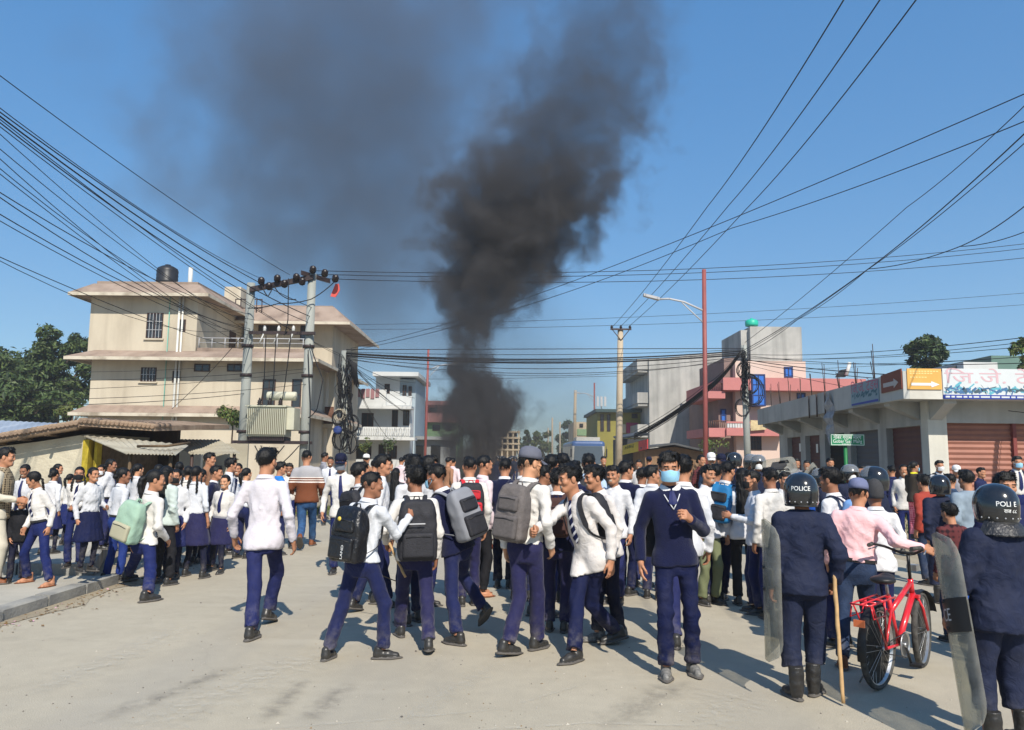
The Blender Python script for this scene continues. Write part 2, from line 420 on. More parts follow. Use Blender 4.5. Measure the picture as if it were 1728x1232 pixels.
CACHE = {}
def head_np(h, girl=False, smile=False):
    key = ('head', h, girl, smile)
    if key in CACHE: return CACHE[key]
    f = Field((-.12, -.14, -.24), (.12, .14, .16), h)
    w = .95 if girl else 1.0
    f.ell((0, -.012, .035), (.075 * w, .096, .083), .02)
    f.ell((0, .022, -.03), (.057 * w, .066, .074), .03)
    f.cone((-.015, .062, -.094), (.015, .062, -.094), .017, .017, .03)
    for sx in (-1, 1):
        f.cone((.05 * sx * w, .0, -.05), (.02 * sx, .055, -.088), .021, .018, .03)
        f.ell((.043 * sx * w, .058, -.022), (.022, .025, .022), .02)
    f.cone((-.04, .080, .024), (.04, .080, .024), .012, .012, .02)
    for sx in (-1, 1): f.ell((.031 * sx, .094, .002), (.017, .016, .011), .012, 's')
    f.cone((0, .086, .012), (0, .101, -.026), .007, .010, .016)
    for sx in (-1, 1):
        f.ell((.011 * sx, .092, -.029), (.008, .009, .007), .008)
        f.ell((.031 * sx, .077, .002), (.0135, .0135, .0115), .002)
        f.ell((.078 * sx * w, -.006, -.004), (.011, .021, .032), .006)
    f.cone((-.017, .081, -.057), (.017, .081, -.057), .008, .008, .010)
    f.cone((-.013, .081, -.067), (.013, .081, -.067), .008, .008, .010)
    nr = .047 if girl else .053
    f.cone((0, -.012, -.06), (0, -.035, -.2), nr, nr + .008, .03)
    P, Q = f.mesh(); C = P[Q].mean(1); x, y, z = np.abs(C[:, 0]), C[:, 1], C[:, 2]
    fm = np.zeros(len(Q), int)
    eye = (np.abs(x - .031) < .013) & (np.abs(z - .002) < .0042) & (y > .07)
    fm[eye] = 1; fm[eye & (np.abs(x - .031) < .0065)] = 2
    fm[(np.abs(z - .0245 - .06 * (x - .03) * 0) < .0042) & (x > .013) & (x < .05) & (y > .06)] = 4
    lw = .026 if smile else .020
    fm[(y > .076) & (x < lw) & (z > -.073) & (z < -.052)] = 3
    if smile: fm[(y > .076) & (x < .017) & (np.abs(z + .062) < .005)] = 1
    CACHE[key] = (P, Q, fm); return CACHE[key]

def hand_np(h, curl):
    key = ('hand', h, curl)
    if key in CACHE: return CACHE[key]
    f = Field((-.11, -.075, -.22), (.05, .10, .045), h)
    f.cone((0, 0, .03), (0, 0, -.01), .026, .025, .02)
    for y, r in ((.026, .015), (.009, .016), (-.009, .0155), (-.025, .0145)):
        f.cone((0, y * .55, -.012), (0, y, -.088), .015, r * .82, .016)
    Ls = (.072, .080, .074, .058)
    for q, y in enumerate((.029, .0095, -.0095, -.028)):
        p = np.array([0, y, -.088]); a = 0
        for seg in range(3):
            a += curl * (1 + .12 * q) * (1.0 if seg else .8)
            L = Ls[q] * (.46, .30, .26)[seg]
            d = np.array([-math.sin(a), y * .6, -math.cos(a)]); d /= np.linalg.norm(d)
            f.cone(p, p + d * L, .0088 - .0007 * seg, .0083 - .0008 * seg, .003 if seg == 0 else .004); p = p + d * L
    t1 = (-.012, .048, -.058); cl = min(1, curl)
    t2 = (-.026 - .014 * cl, .056 - .016 * cl, -.088); t3 = (-.034 - .02 * cl, .052 - .03 * cl, -.108)
    f.cone((-.004, .018, -.022), t1, .015, .0115, .012); f.cone(t1, t2, .0105, .0095, .004); f.cone(t2, t3, .0093, .0078, .004)
    CACHE[key] = f.mesh(); return CACHE[key]

def shoe_np(kind):
    key = ('shoe', kind)
    if key in CACHE: return CACHE[key]
    h = .0075
    f = Field((-.07, -.12, -.02), (.07, .22, .30), h)
    if kind == 'sandal':
        f.cone((0, -.055, .045), (0, .06, .035), .032, .036, .03); f.cone((0, .06, .033), (0, .125, .024), .038, .03, .03)
        f.cone((0, -.05, .05), (0, -.05, .13), .034, .036, .03)
        for q in range(5): f.cone((-.03 + .015 * q, .13, .022), (-.032 + .016 * q, .155 - abs(q - 1.3) * .008, .02), .011, .009, .005)
    else:
        f.cone((0, -.055, .045), (0, .05, .045), .036, .037, .03); f.cone((0, .05, .038), (0, .135, .03), .04, .031, .03)
        f.cone((0, -.052, .05), (0, -.045, .095), .037, .042, .03)
        if kind == 'boot':
            f.cone((0, -.05, .09), (0, -.045, .25), .046, .056, .03, cut=((0, 0, .255), (0, 0, 1)))
            f.cone((0, -.05, .13), (0, -.05, .131), .056, .056, .015); f.cone((0, -.048, .19), (0, -.048, .191), .058, .058, .015)
    f.put(lambda X, Y, Z: np.maximum(np.sqrt((X / (.044 + .012 * np.exp(-((Y - .08) / .05) ** 2))) ** 2 + ((Y - .035) / .135) ** 2) - 1, 0) * .04 + np.abs(Z - .009) - .011, (-.08, -.13, -.03), (.08, .21, .05), .006)
    P, Q = f.mesh(); C = P[Q].mean(1); fm = (C[:, 2] < .021).astype(int)
    CACHE[key] = (P, Q, fm); return CACHE[key]

def hair_np(style, h):
    key = ('hair', style, h)
    if key in CACHE: return CACHE[key]
    seed = sum(map(ord, style))
    fo = fold_fn(.0022, (.03, .07), .5, 6, seed)
    girl = style.startswith('g')
    big = {'short': 0, 'full': .006, 'mess': .011, 'crop': -.002}.get(style, 0)
    f = Field((-.16, -.24, -.62 if style == 'glong' else (-.46 if girl else -.14)), (.16, .16, .19), h)
    r = np.array([.0805 + big * .7, .1015 + big, .0915 + big])
    cz = .042
    def shell(X, Y, Z):
        q = np.sqrt((X / r[0]) ** 2 + ((Y + .014) / r[1]) ** 2 + ((Z - cz) / r[2]) ** 2)
        d = (q - 1) * r.min() - fo(X, Y, Z) * (.5 if girl else 1) + (0 if girl else .0028) * np.clip((.045 - Z) / .08, 0, 1)
        hl = (.074 if girl else .066) - .10 * np.maximum(np.abs(X) - .035, 0) * (2.2 if girl else 1.0)
        face = np.maximum(.040 - Y, Z - hl)                        # <0 : in front of and below the hairline
        low = Z - (-.075 + np.clip(Y + .055, 0, .09) * (.70 if not girl else .45))
        side = np.maximum(Z - .012, .010 - Y) if not girl else np.maximum(Z - .0, .022 - Y)
        cut = np.minimum(np.minimum(face, low), side)
        return np.maximum(d, -cut)
    f.put(shell, (-.15, -.15, -.13), (.15, .15, .18), .004)
    g = np.random.default_rng(seed)
    if not girl:
        n = {'crop': 0, 'short': 4, 'full': 8, 'mess': 16}[style]
        for i in range(n):
            a = g.uniform(-1.1, 1.1); b = g.uniform(-.2, 1.25)
            p = np.array([math.sin(a) * .06, .02 + .05 * math.cos(a) * b, .115 - .03 * abs(a) + big]); d = np.array([g.normal() * .02, .02 + g.uniform(0, .02), g.uniform(-.012, .016)])
            f.cone(p - d, p + d, .013, .005, .018)
        for i in range(9 if style != 'crop' else 4):
            x = -.05 + .0125 * i; f.cone((x, .045, .115 + big), (x + g.normal() * .008, .082 + big * .4 - abs(x) * .35, .076 - g.uniform(0, .012)), .014, .007, .012)
    else:
        f.cone((0, .085, .12), (0, -.10, .15), .004, .004, .008, 's')           # centre parting
        if style == 'gpony':
            pts = [(0, -.11, .03), (0, -.15, .0), (0, -.155, -.06), (0, -.14, -.14), (0, -.125, -.22)]; rr = [.022, .03, .034, .028, .012]
            for a, b, ra, rb in zip(pts, pts[1:], rr, rr[1:]): f.cone(a, b, ra, rb, .012)
        elif style == 'gbun':
            f.ell((0, -.12, -.015), (.042, .038, .04), .01)
        elif style == 'gbraid1':
            for i in range(11): f.ell((.008 * (-1) ** i, -.112 + .004 * i, -.03 - .03 * i), (.021 - .001 * i, .019, .024), .006)
        elif style == 'gbraids':
            for sx in (-1, 1):
                for i in range(10): f.ell((sx * (.078 + .006 * min(i, 4)) + .004 * (-1) ** i, -.02 + .012 * min(i, 5), -.045 - .027 * i), (.019, .018, .021), .006)
        elif style == 'gbraidb':
            for sx in (-1, 1):
                for i in range(10): f.ell((sx * (.06 + .004 * min(i, 4)) + .004 * (-1) ** i, -.085 - .005 * min(i, 5), -.04 - .027 * i), (.019, .018, .021), .006)
        elif style == 'glong':
            fl = fold_fn(.006, (.02, .045), .02, 5, 4)
            f.put(lambda X, Y, Z: (np.sqrt((X / (.088 + .02 * np.clip(-Z, 0, .3))) ** 2 + ((Y + .085 + .04 * np.clip(-Z, 0, .3)) / .055) ** 2) - 1) * .055 + np.maximum(0, np.maximum(Z - .05, -.50 - Z)) - fl(X, Y, Z), (-.15, -.22, -.56), (.15, .02, .1), .02)
    Pm, Qm = f.mesh()
    n = (900 if h < .009 else 420 if h < .013 else 0); n = int(n * {'crop': .6, 'mess': 1.5}.get(style, 1))
    if n:
        gi = g.choice(len(Pm), n); p0 = Pm[gi]; out_ = p0 - np.array([0, -.014, .035]); out_ /= np.linalg.norm(out_, axis=1)[:, None]
        fl = p0 - np.array([0, -.05, .14]); fl = fl - out_ * (fl * out_).sum(1)[:, None] + g.normal(size=p0.shape) * .02; 
        if girl: fl = np.tile([0, -.02, -.1], (n, 1)) + g.normal(size=p0.shape) * .012
        fl /= np.maximum(1e-6, np.linalg.norm(fl, axis=1))[:, None]; sd = np.cross(out_, fl); L = g.uniform(.015, .030 if not girl else .024, n)[:, None]; lift_ = (g.uniform(.02, .24 if style != 'mess' else .5, n) if not girl else g.uniform(.02, .2, n))[:, None]
        tip = p0 + fl * L + out_ * L * lift_; w_ = .0028
        T3 = np.stack([p0 - sd * w_ - out_ * .002, p0 + sd * w_ - out_ * .002, tip, tip - fl * L * .5 + out_ * .001], 1).reshape(-1, 3)
        Qm = np.concatenate([Qm, np.stack([np.arange(n) * 4, np.arange(n) * 4 + 1, np.arange(n) * 4 + 2, np.arange(n) * 4 + 3], 1) + len(Pm)]); Pm = np.concatenate([Pm, T3])
    CACHE[key] = (Pm, Qm); return CACHE[key]

MESHC = {}
def cached_mesh(key, fn):
    if key not in MESHC: MESHC[key] = fn()
    return MESHC[key]

def norm(v): v = np.asarray(v, float); return v / max(1e-9, np.linalg.norm(v))
def rotx(a): c, s_ = math.cos(a), math.sin(a); return np.array([[1, 0, 0], [0, c, -s_], [0, s_, c]])
def roty(a): c, s_ = math.cos(a), math.sin(a); return np.array([[c, 0, s_], [0, 1, 0], [-s_, 0, c]])
def rotz(a): c, s_ = math.cos(a), math.sin(a); return np.array([[c, -s_, 0], [s_, c, 0], [0, 0, 1]])
def ik(a, t, l1, l2, hint):
    a, t = np.asarray(a, float), np.asarray(t, float); d = t - a; L = np.linalg.norm(d)
    L2 = min(L, (l1 + l2) * .998); u = d / max(L, 1e-9); t = a + u * L2
    x = (l1 * l1 - l2 * l2 + L2 * L2) / (2 * L2); y = math.sqrt(max(0, l1 * l1 - x * x))
    h = np.asarray(hint, float); h = norm(h - u * (h @ u))
    return a + u * x + h * y, t
def m4(R, t, s=1.0):
    M = Matrix.Identity(4)
    for i in range(3):
        for j in range(3): M[i][j] = float(R[i][j]) * s
        M[i][3] = float(t[i])
    return M

PROF = dict(
    z=np.array([-.17, -.05, .05, .14, .26, .36, .43, .475, .51, .55]),
    a=np.array([.184, .180, .168, .160, .168, .176, .178, .162, .118, .064]),
    b=np.array([.140, .136, .116, .104, .112, .112, .104, .090, .074, .055]),
    c=np.array([-.012, -.012, -.004, .004, .005, 0, -.010, -.018, -.022, -.02]))
PEOPLE = []

def chain_tubes(parts, n=6):
    """hidden limbs that join head, hands and legs of the body into one figure"""
    V, Q = [], []
    for pts, rr in parts:
        o = len(V)
        for i, p in enumerate(pts):
            t = norm(np.array(pts[min(i + 1, len(pts) - 1)]) - np.array(pts[max(0, i - 1)])); a = norm(np.cross(t, [.3, .9, .2])); b = np.cross(t, a)
            for k in range(n):
                w = 2 * math.pi * k / n; V.append(np.array(p) + (a * math.cos(w) + b * math.sin(w)) * rr[i])
        for i in range(len(pts) - 1):
            for k in range(n): Q.append((o + i * n + k, o + i * n + (k + 1) % n, o + (i + 1) * n + (k + 1) % n, o + (i + 1) * n + k))
    return np.array(V), np.array(Q)

def P(label, u, vt, d=None, vf=None, fp=None, face=0, skin=1, top='shirt', topm=None, bot='trousers', botm=None, shoes='shoe', shoem=None,
      hair='short', hat=None, mask=None, tie=None, lean=None, side=None, twist=0, hy=0, hp=0, hr=0, rh=None, lh=None, re=None, le=None, curl=(.35, .35),
      girth=1.0, hem=None, z0=0.0, belt=False, collar=None, smile=False, feet=None, lift=(0, 0), toe=(0, 0), hgt=None, group='people in the crowd', roll_sleeve=False, rw=None, lw=None, stance=None, girl=False, visor=True):
    girl = girl or hair.startswith('g')
    seed = len(PEOPLE) * 7 + 3; g = np.random.default_rng(seed)
    fa = math.radians(face); Rw = rotz(-fa)                     # local -> world
    # ---- where the person stands
    if fp is not None:
        gl, gr = G(*fp[0], z0), G(*fp[1], z0); base = (gl + gr) / 2
        dd = base.y
    else:
        if d is None: d = G(u, vf, z0).y
        p = W(u, vt, d); base = Vector((p.x, d, z0)); dd = d
        gl = gr = None
    hd = W(u, vt, dd)
    hgt = hgt or max(.9, min(1.95, hd.z - z0 + .01))
    s = hgt / 1.735
    # ---- feet in local metres at canonical size
    if gl is not None:
        loc = [(Rw.T @ np.array([q.x - base.x, q.y - base.y, 0])) / s for q in (gl, gr)]
    elif feet is not None:
        loc = [np.array([feet[0][0], feet[0][1], 0.]), np.array([feet[1][0], feet[1][1], 0.])]
    else:
        w = stance if stance is not None else g.uniform(.075, .11); q = g.uniform(-.05, .05)
        loc = [np.array([-w, q, 0.]), np.array([w, -q, 0.])]
    off = np.array([hd.x - base.x, 0, 0]); off = (Rw.T @ off) / s      # sideways shift that brings the head over its place
    if lean is not None: off[1] = 0
    off = np.clip(off, -.42, .42)
    shift = off * .4
    lf = math.radians(lean) if lean is not None else math.atan2(off[1] * .6, .66) + math.radians(2)
    ls = math.radians(side) if side is not None else math.atan2(off[0] * .6, .66)
    ank = []
    for i, q in enumerate(loc): ank.append(np.array([q[0], q[1], .085 + lift[i]]))
    hipx = .085 if not girl else .08
    pz = .925
    for i, sx in enumerate((-1, 1)):
        dxy = math.hypot(ank[i][0] - shift[0] - sx * hipx, ank[i][1] - shift[1])
        pz = min(pz, ank[i][2] + math.sqrt(max(.2, .803 ** 2 - dxy ** 2)) + .045)
    pel = np.array([shift[0], shift[1], pz])
    # keep the head top at the measured height by stretching the figure a little when the legs spread
    Rt = rotz(-math.radians(twist)) @ rotx(-lf) @ roty(ls)
    T = lambda v: pel + Rt @ np.asarray(v, float)
    hipL = []; knee = []; ankle = []
    for i, sx in enumerate((-1, 1)):
        hj = pel + np.array([sx * hipx, 0, -.045])
        hint = np.array([math.sin(math.radians(toe[i])) + .12 * sx, 1.0, 0.1])
        k, a = ik(hj, ank[i], .405, .40, hint)
        hipL.append(hj); knee.append(k); ankle.append(a)
    sh = [T((sx * (.165 if not girl else .15) * girth ** .5, -.015, .452)) for sx in (-1, 1)]
    elb, wri = [], []
    for i, (sx, tg, eh) in enumerate(((-1, lh, le), (1, rh, re))):
        if tg is None: tg = (.045 + g.uniform(-.02, .03), .04 + g.uniform(-.05, .07), -.505)
        t = sh[i] + Rt @ np.array([tg[0] * sx, tg[1], tg[2]])
        wt = rw if sx > 0 else lw
        if wt is not None: q_ = W(wt[0], wt[1], base.y + wt[2]); t = (Rw.T @ np.array([q_.x - base.x, q_.y - base.y, q_.z - base.z])) / s
        eh = eh or (.45, -1, -.15)
        e, w = ik(sh[i], t, .285, .25, Rt @ np.array([eh[0] * sx, eh[1], eh[2]]))
        elb.append(e); wri.append(w)
    hc = T((0, .005, .682)); Rh = Rt @ rotz(-math.radians(hy)) @ rotx(-math.radians(hp) + lf * .6) @ roty(math.radians(hr) - ls * .6)
    kf = (hgt - .005) / (hc[2] + .128)                          # exact height
    s = kf
    # ---- resolution by distance
    if dd < 7.7: hb, hh, hn, hr_ = .0145, .0052, .0058, .0075
    elif dd < 10.6: hb, hh, hn, hr_ = .0205, .0070, .0088, .0092
    elif dd < 15: hb, hh, hn, hr_ = .0275, .0085, .010, .0115
    else: hb, hh, hn, hr_ = .038, .013, .015, .016
    root = empty('person', base, -fa, label, 'person', group)
    skm = SKINS[skin]
    # ---- body: head, neck, limbs and hands
    HP, HQ, HF = head_np(hh, girl, smile)
    Vs, Qs, Fs = [HP @ Rh.T + hc], [HQ], [HF]; n0 = len(HP)
    for i, sx in enumerate((-1, 1)):
        V, Q = hand_np(hn, curl[i])
        V = V.copy()
        if sx < 0: V[:, 0] *= -1; Q = Q[:, ::-1]
        zax = -norm(wri[i] - elb[i]); th = Rt @ np.array([0, 1, 0]) if abs(zax @ (Rt @ np.array([0, 0, 1]))) > .75 else np.array([-.25 * sx, .15, 1.0])
        yax = norm(th - zax * (th @ zax)); xax = np.cross(yax, zax)
        k = 1.0 if not girl else .92
        Vs.append(V @ np.stack([xax, yax, zax]) * k + wri[i] if k == 1 else (V * k) @ np.stack([xax, yax, zax]) + wri[i]); Qs.append(Q + n0); Fs.append(np.zeros(len(Q), int)); n0 += len(V)
    V, Q = chain_tubes([([hc + Rh @ np.array([0, -.03, -.17]), T((0, -.02, .42)), T((0, 0, .15)), pel], [.045, .05, .055, .055])] +
                       [([T((0, -.02, .42)), sh[i], elb[i], wri[i]], [.04, .032, .028, .022]) for i in (0, 1)] +
                       [([pel, hipL[i], knee[i], ankle[i] + np.array([0, 0, .0])], [.05, .045, .036, .028]) for i in (0, 1)])
    Vs.append(V); Qs.append(Q + n0); Fs.append(np.zeros(len(Q), int))
    me = np_mesh('body', np.concatenate(Vs) * s, np.concatenate(Qs), (skm, M_EYE, M_PUPIL, M_LIP, M_HAIR), np.concatenate(Fs))
    link('body', me, root)
    # ---- garments
    pr = PROF; ga = girth * (.92 if not girl else .89); add = {'shirt': 0, 'sweater': .006, 'police': .016, 'jacket': .016, 'vest': .008, 'tee': 0}[top]
    if topm is None and top == 'shirt': topm = M_WHITES[(seed // 7 * 5) % 4]
    if topm is None: topm = {'shirt': M_WHITE, 'sweater': M_SWEAT, 'police': M_POLICE}.get(top, M_WHITE)
    tucked = hem == 'in'
    hz = {None: -.10, 'in': .045}.get(hem, hem) if not isinstance(hem, (int, float)) else hem
    if top == 'sweater' and hem is None: hz = -.075
    if top == 'police' and hem is None: hz = -.13
    fo = fold_fn(.0085 if top in ('shirt', 'tee') else .0042 if top != 'sweater' else .0028, (.05, .13), .45, 5, seed, 1.1)
    fs2 = fold_fn(.0105 if top != 'sweater' else .004, (.045, .10), 1.6, 4, seed + 1)
    pts = np.array([T((x, y, z)) for x in (-.24, .24) for y in (-.18, .18) for z in (hz - .02, .58)] + sh + elb + wri + [h_ + (k_ - h_) * .35 for h_, k_ in zip(hipL, knee)])
    fld = Field(pts.min(0) - .1, pts.max(0) + .1, hb)
    Ri = Rt.T
    def tors(X, Y, Z):
        px, py, pz_ = X - pel[0], Y - pel[1], Z - pel[2]
        x = Ri[0, 0] * px + Ri[0, 1] * py + Ri[0, 2] * pz_; y = Ri[1, 0] * px + Ri[1, 1] * py + Ri[1, 2] * pz_; z = Ri[2, 0] * px + Ri[2, 1] * py + Ri[2, 2] * pz_
        a = (np.interp(z, pr['z'], pr['a']) * ga + add); b = (np.interp(z, pr['z'], pr['b']) * ga + add); c = np.interp(z, pr['z'], pr['c'])
        if girl: b = b + .016 * np.exp(-((z - .30) / .06) ** 2) * (y > 0)
        if tucked: bl = np.exp(-((z - .10) / .05) ** 2); a = a + .010 * bl; b = b + .012 * bl
        q = np.sqrt((x / a) ** 2 + ((y - c) / b) ** 2); dd_ = (q - 1) * np.minimum(a, b)
        dd_ = dd_ - fo(X, Y, Z) * np.clip((.52 - z) / .1, 0, 1)
        return np.maximum(np.maximum(dd_, hz - z), z - .545)
    bp = pts[:8]
    fld.put(tors, bp.min(0) - .02, bp.max(0) + .02, .02)
    sl = dict(shirt=(.058, .051, .042), sweater=(.060, .053, .044), police=(.078, .066, .055), jacket=(.074, .064, .052), tee=(.066, .058, .05), vest=(.066, .054, .044))[top]
    for i in (0, 1):
        e, w = elb[i], wri[i]; dirw = norm(w - e)
        fr = lambda X, Y, Z, t: fs2(X, Y, Z) * (.35 + .65 * t)
        fr2 = lambda X, Y, Z, t: fs2(X, Y, Z) * (1 - .4 * t)
        k_ = ga ** .5
        if top == 'tee':
            end = sh[i] + (e - sh[i]) * .75; fld.cone(sh[i], end, sl[0] * k_, .06, .03, cut=(end, norm(e - sh[i])), fold=fr)
        else:
            fld.cone(sh[i], e, sl[0] * k_, sl[1] * k_, .035, fold=fr)
            cutp = e + (w - e) * (.45 if roll_sleeve else 1.02)
            fld.cone(e, w, sl[1] * k_, sl[2], .02, cut=(cutp, dirw), fold=fr2)
    if hz < 0 and bot != 'skirt':
        dn = -Rt[:, 2]; hp_ = T((0, 0, hz))
        for i in (0, 1): fld.cone(hipL[i] + np.array([0, 0, .02]), hipL[i] + (knee[i] - hipL[i]) * .5, .108 * ga, .098, .03, cut=(hp_, dn))
    Pm, Qm = fld.mesh()
    tname = {'shirt': 'shirt', 'sweater': 'sweater', 'police': 'uniform_jacket', 'jacket': 'jacket', 'tee': 'shirt', 'vest': 'shirt'}[top]
    link(tname, np_mesh(tname, Pm * s, Qm, (topm,)), root)
    # trousers / skirt
    if botm is None: botm = M_NAVYS_[(seed // 7 * 3 + 1) % 4]
    fo2 = fold_fn(.006, (.07, .16), .5, 5, seed + 2)
    def pelv(X, Y, Z):
        x, y, z = X - pel[0], Y - pel[1], Z - pel[2]
        a = np.interp(z, [-.16, -.05, .03, .12], [.13, .172, .166, .152]) * ga; b = np.interp(z, [-.16, -.05, .03, .12], [.09, .12, .112, .10]) * ga
        return np.maximum(np.maximum((np.sqrt((x / a) ** 2 + ((y + .006) / b) ** 2) - 1) * np.minimum(a, b), z - (.02 if not tucked else .085)), -.16 - z)
    allp = np.array(hipL + knee + ankle + [pel])
    if bot == 'skirt':
        fld = Field(pel + np.array([-.34, -.32, -.50]), pel + np.array([.34, .32, .14]), hb)
        ph = g.uniform(0, 6)
        def sk(X, Y, Z):
            x, y, z = X - pel[0], Y - pel[1], Z - pel[2]
            t = np.clip((.10 - z) / .50, 0, 1); a = (.150 + .125 * t ** .8) * ga; b = (.104 + .125 * t ** .8) * ga
            th = np.arctan2(y, x); wv = (.035 + .03 * t) * np.abs(np.sin(7.5 * th + ph)) + .035 * t * np.sin(3 * th + ph * 2)
            return np.maximum(np.maximum((np.sqrt((x / a) ** 2 + (y / b) ** 2) - 1 - wv) * b, z - .085), -.42 - z)
        fld.put(sk, pel + np.array([-.34, -.32, -.5]), pel + np.array([.34, .32, .14]), .01)
        Pm, Qm = fld.mesh(); link('skirt', np_mesh('skirt', Pm * s, Qm, (botm,)), root)
        lr = (.07, .055, .043); legm, legn = M_NAVYT3, 'leggings'
    else:
        lr = dict(trousers=(.085, .064, .064), jeans=(.09, .068, .062), cargo=(.104, .088, .078), wide=(.095, .085, .082))[bot]; legm, legn = botm, 'trousers'
    fld = Field(allp.min(0) - np.array([.22, .22, .10]), np.maximum(allp.max(0) + .2, pel + np.array([.2, .2, .14])), hb)
    fld.put(pelv, pel - .25, pel + .25, .02)
    for i, sx in enumerate((-1, 1)):
        cr = lambda X, Y, Z, t: fo2(X, Y, Z) + .005 * np.clip((t - .55) * 2.2, 0, 1) * np.sin(85 * Z + 3 * np.sin(14 * X + 9 * Y) + seed)
        ft = lambda X, Y, Z, t: fo2(X, Y, Z) * (.05 + t * 1.1)
        fld.cone(hipL[i] + np.array([0, 0, .02]), knee[i], lr[0] * ga, lr[1], .025, fold=ft)
        if bot != 'skirt': fld.ell(hipL[i] + np.array([-sx * .015, -.034, .0]), np.array([.078, .078, .085]) * ga, .04)
        sd = norm(ankle[i] - knee[i]); end = ankle[i] - sd * (.01 if shoes != 'boot' else .15)
        cutp = end if bot != 'skirt' else ankle[i]
        fld.cone(knee[i], end, lr[1], lr[2], .02, cut=(cutp, sd), fold=cr)
    if hz < 0 and bot != 'skirt':                            # nothing of the trousers stands inside the hanging shirt
        G0 = np.meshgrid(*[(fld.lo[i] + fld.h * np.arange(fld.n[i])).astype(np.float32) for i in range(3)], indexing='ij')
        zt_ = Ri[2, 0] * (G0[0] - pel[0]) + Ri[2, 1] * (G0[1] - pel[1]) + Ri[2, 2] * (G0[2] - pel[2]); fld.V = np.maximum(fld.V, zt_ - (hz + .03))
    Pm, Qm = fld.mesh(); link(legn, np_mesh(legn, Pm * s, Qm, (legm,)), root)
    # belt
    if tucked and bot != 'skirt' and dd < 12.5 and not belt: belt = True
    if belt:
        b_ = MB(); ring = []
        for o_, zz in ((.0, .048), (.009, .048), (.009, .080), (.0, .080)):
            for k in range(28):
                w = 2 * math.pi * k / 28; ring.append(T(((.168 * ga + o_) * math.cos(w), (.116 * ga + o_) * math.sin(w), zz)) * s)
        b_._add(ring, [(j * 28 + k, j * 28 + (k + 1) % 28, ((j + 1) % 4) * 28 + (k + 1) % 28, ((j + 1) % 4) * 28 + k) for j in range(4) for k in range(28)], 0, False)
        b_.build('belt', M_BELT if belt is True else belt, root)
    # shoes
    shoem = shoem or (M_BOOT if shoes == 'boot' else M_LEATHER)
    for i, sx in enumerate((-1, 1)):
        me = cached_mesh(('shoe', shoes, shoem.name), lambda: np_mesh('shoe', *shoe_np(shoes)[:2], (shoem, M_SOLE if shoes != 'sandal' else M_BROWNSHOE), shoe_np(shoes)[2]))
        pitch = -.9 * min(1, lift[i] / .14) if lift[i] else 0
        Rf = rotz(-math.radians(toe[i] + sx * 7)) @ rotx(pitch)
        link({'shoe': 'shoe', 'boot': 'boot', 'sandal': 'sandal'}[shoes], me, root, None, m4(Rf, (ankle[i] + Rf @ np.array([0, 0, -.078]) + np.array([0, 0, -.006])) * s, s * (.93 if shoes != 'boot' else 1)))
    # collar and tie
    Mh = m4(Rh, hc * s, s)
    if collar is None and top in ('shirt', 'sweater', 'vest'): collar = M_WHITE if top == 'sweater' else topm
    if collar:
        def mk():
            m = MB(); n = 28; vs_ = []
            for (r_, z_, fl) in ((.060, -.02, 0), (.066, .022, 0), (.070, .022, 0), (.088, -.016, 1)):
                for k in range(n):
                    w = 2 * math.pi * (k + .5) / n + math.pi / 2; fr = math.exp(-((min(k + .5, n - k - .5)) / 2.6) ** 2)
                    rr = r_ * (1 + .02 * math.cos(2 * w)); vs_.append((rr * math.cos(w), rr * .92 * math.sin(w) + .004, z_ - .028 * fr - (.034 * fr if fl else 0)))
            m._add(vs_, [(j * n + k, j * n + (k + 1) % n, (j + 1) * n + (k + 1) % n, (j + 1) * n + k) for j in range(3) for k in range(n - 1)], 0, True)
            return m.mesh('collar', collar)
        link('collar', cached_mesh(('collar', collar.name), mk), root, None, m4(Rt @ rotx(-.12), T((0, -.018, .535)) * s, s * 1.02))
    def chest(x, z, o_):
        a = np.interp(z, pr['z'], pr['a']) * ga + add; b = np.interp(z, pr['z'], pr['b']) * ga + add; c = np.interp(z, pr['z'], pr['c'])
        if girl: b += .016 * math.exp(-((z - .30) / .06) ** 2)
        return T((x, c + b * math.sqrt(max(.05, 1 - (x / a) ** 2)) + o_, z)) * s
    if tie:
        m = MB(); zs = np.linspace(.505, .14 if top != 'sweater' else .40, 9); vs_ = []
        for i, z in enumerate(zs):
            w = (.017 if i == 0 else .013 + .026 * (i / 8) ** .7) if i < 8 else .012
            for (x, o_) in ((-w, .012), (0, .017), (w, .012), (0, .008)): vs_.append(chest(x, z, o_))
        m._add(vs_, [(i * 4 + k, i * 4 + (k + 1) % 4, (i + 1) * 4 + (k + 1) % 4, (i + 1) * 4 + k) for i in range(8) for k in range(4)] + [(0, 1, 2, 3), (35, 34, 33, 32)], 0, False)
        m.build('tie', tie, root)
    if top == 'sweater':                                       # white neckline and cuff lines
        if abs(((face + 180) % 360) - 180) > 90:
            m = MB()
            for sx in (-1, 1):
                q = [chest(sx * x, z, .006) for x, z in ((.0, .365), (.02, .40), (.045, .445), (.062, .48))]
                m.tube(q, .0045 * s, 5)
            m.build('neckline_trim', M_WHITE, root)
    if top == 'vest':
        fv = Field(bp.min(0) - .03, bp.max(0) + .03, hb)
        fv.put(lambda X, Y, Z: tors(X, Y, Z) - .010, bp.min(0) - .02, bp.max(0) + .02, .01)
        Pm, Qm = fv.mesh(); link('vest', np_mesh('vest', Pm * s, Qm, (M_CHECK,)), root)
    # hair / hats / mask
    if hat not in ('helmet', 'beanie'):
        link('hair', cached_mesh(('hair', hair, hr_), lambda: np_mesh('hair', *hair_np(hair, hr_), (M_HAIR,))), root, None, Mh)
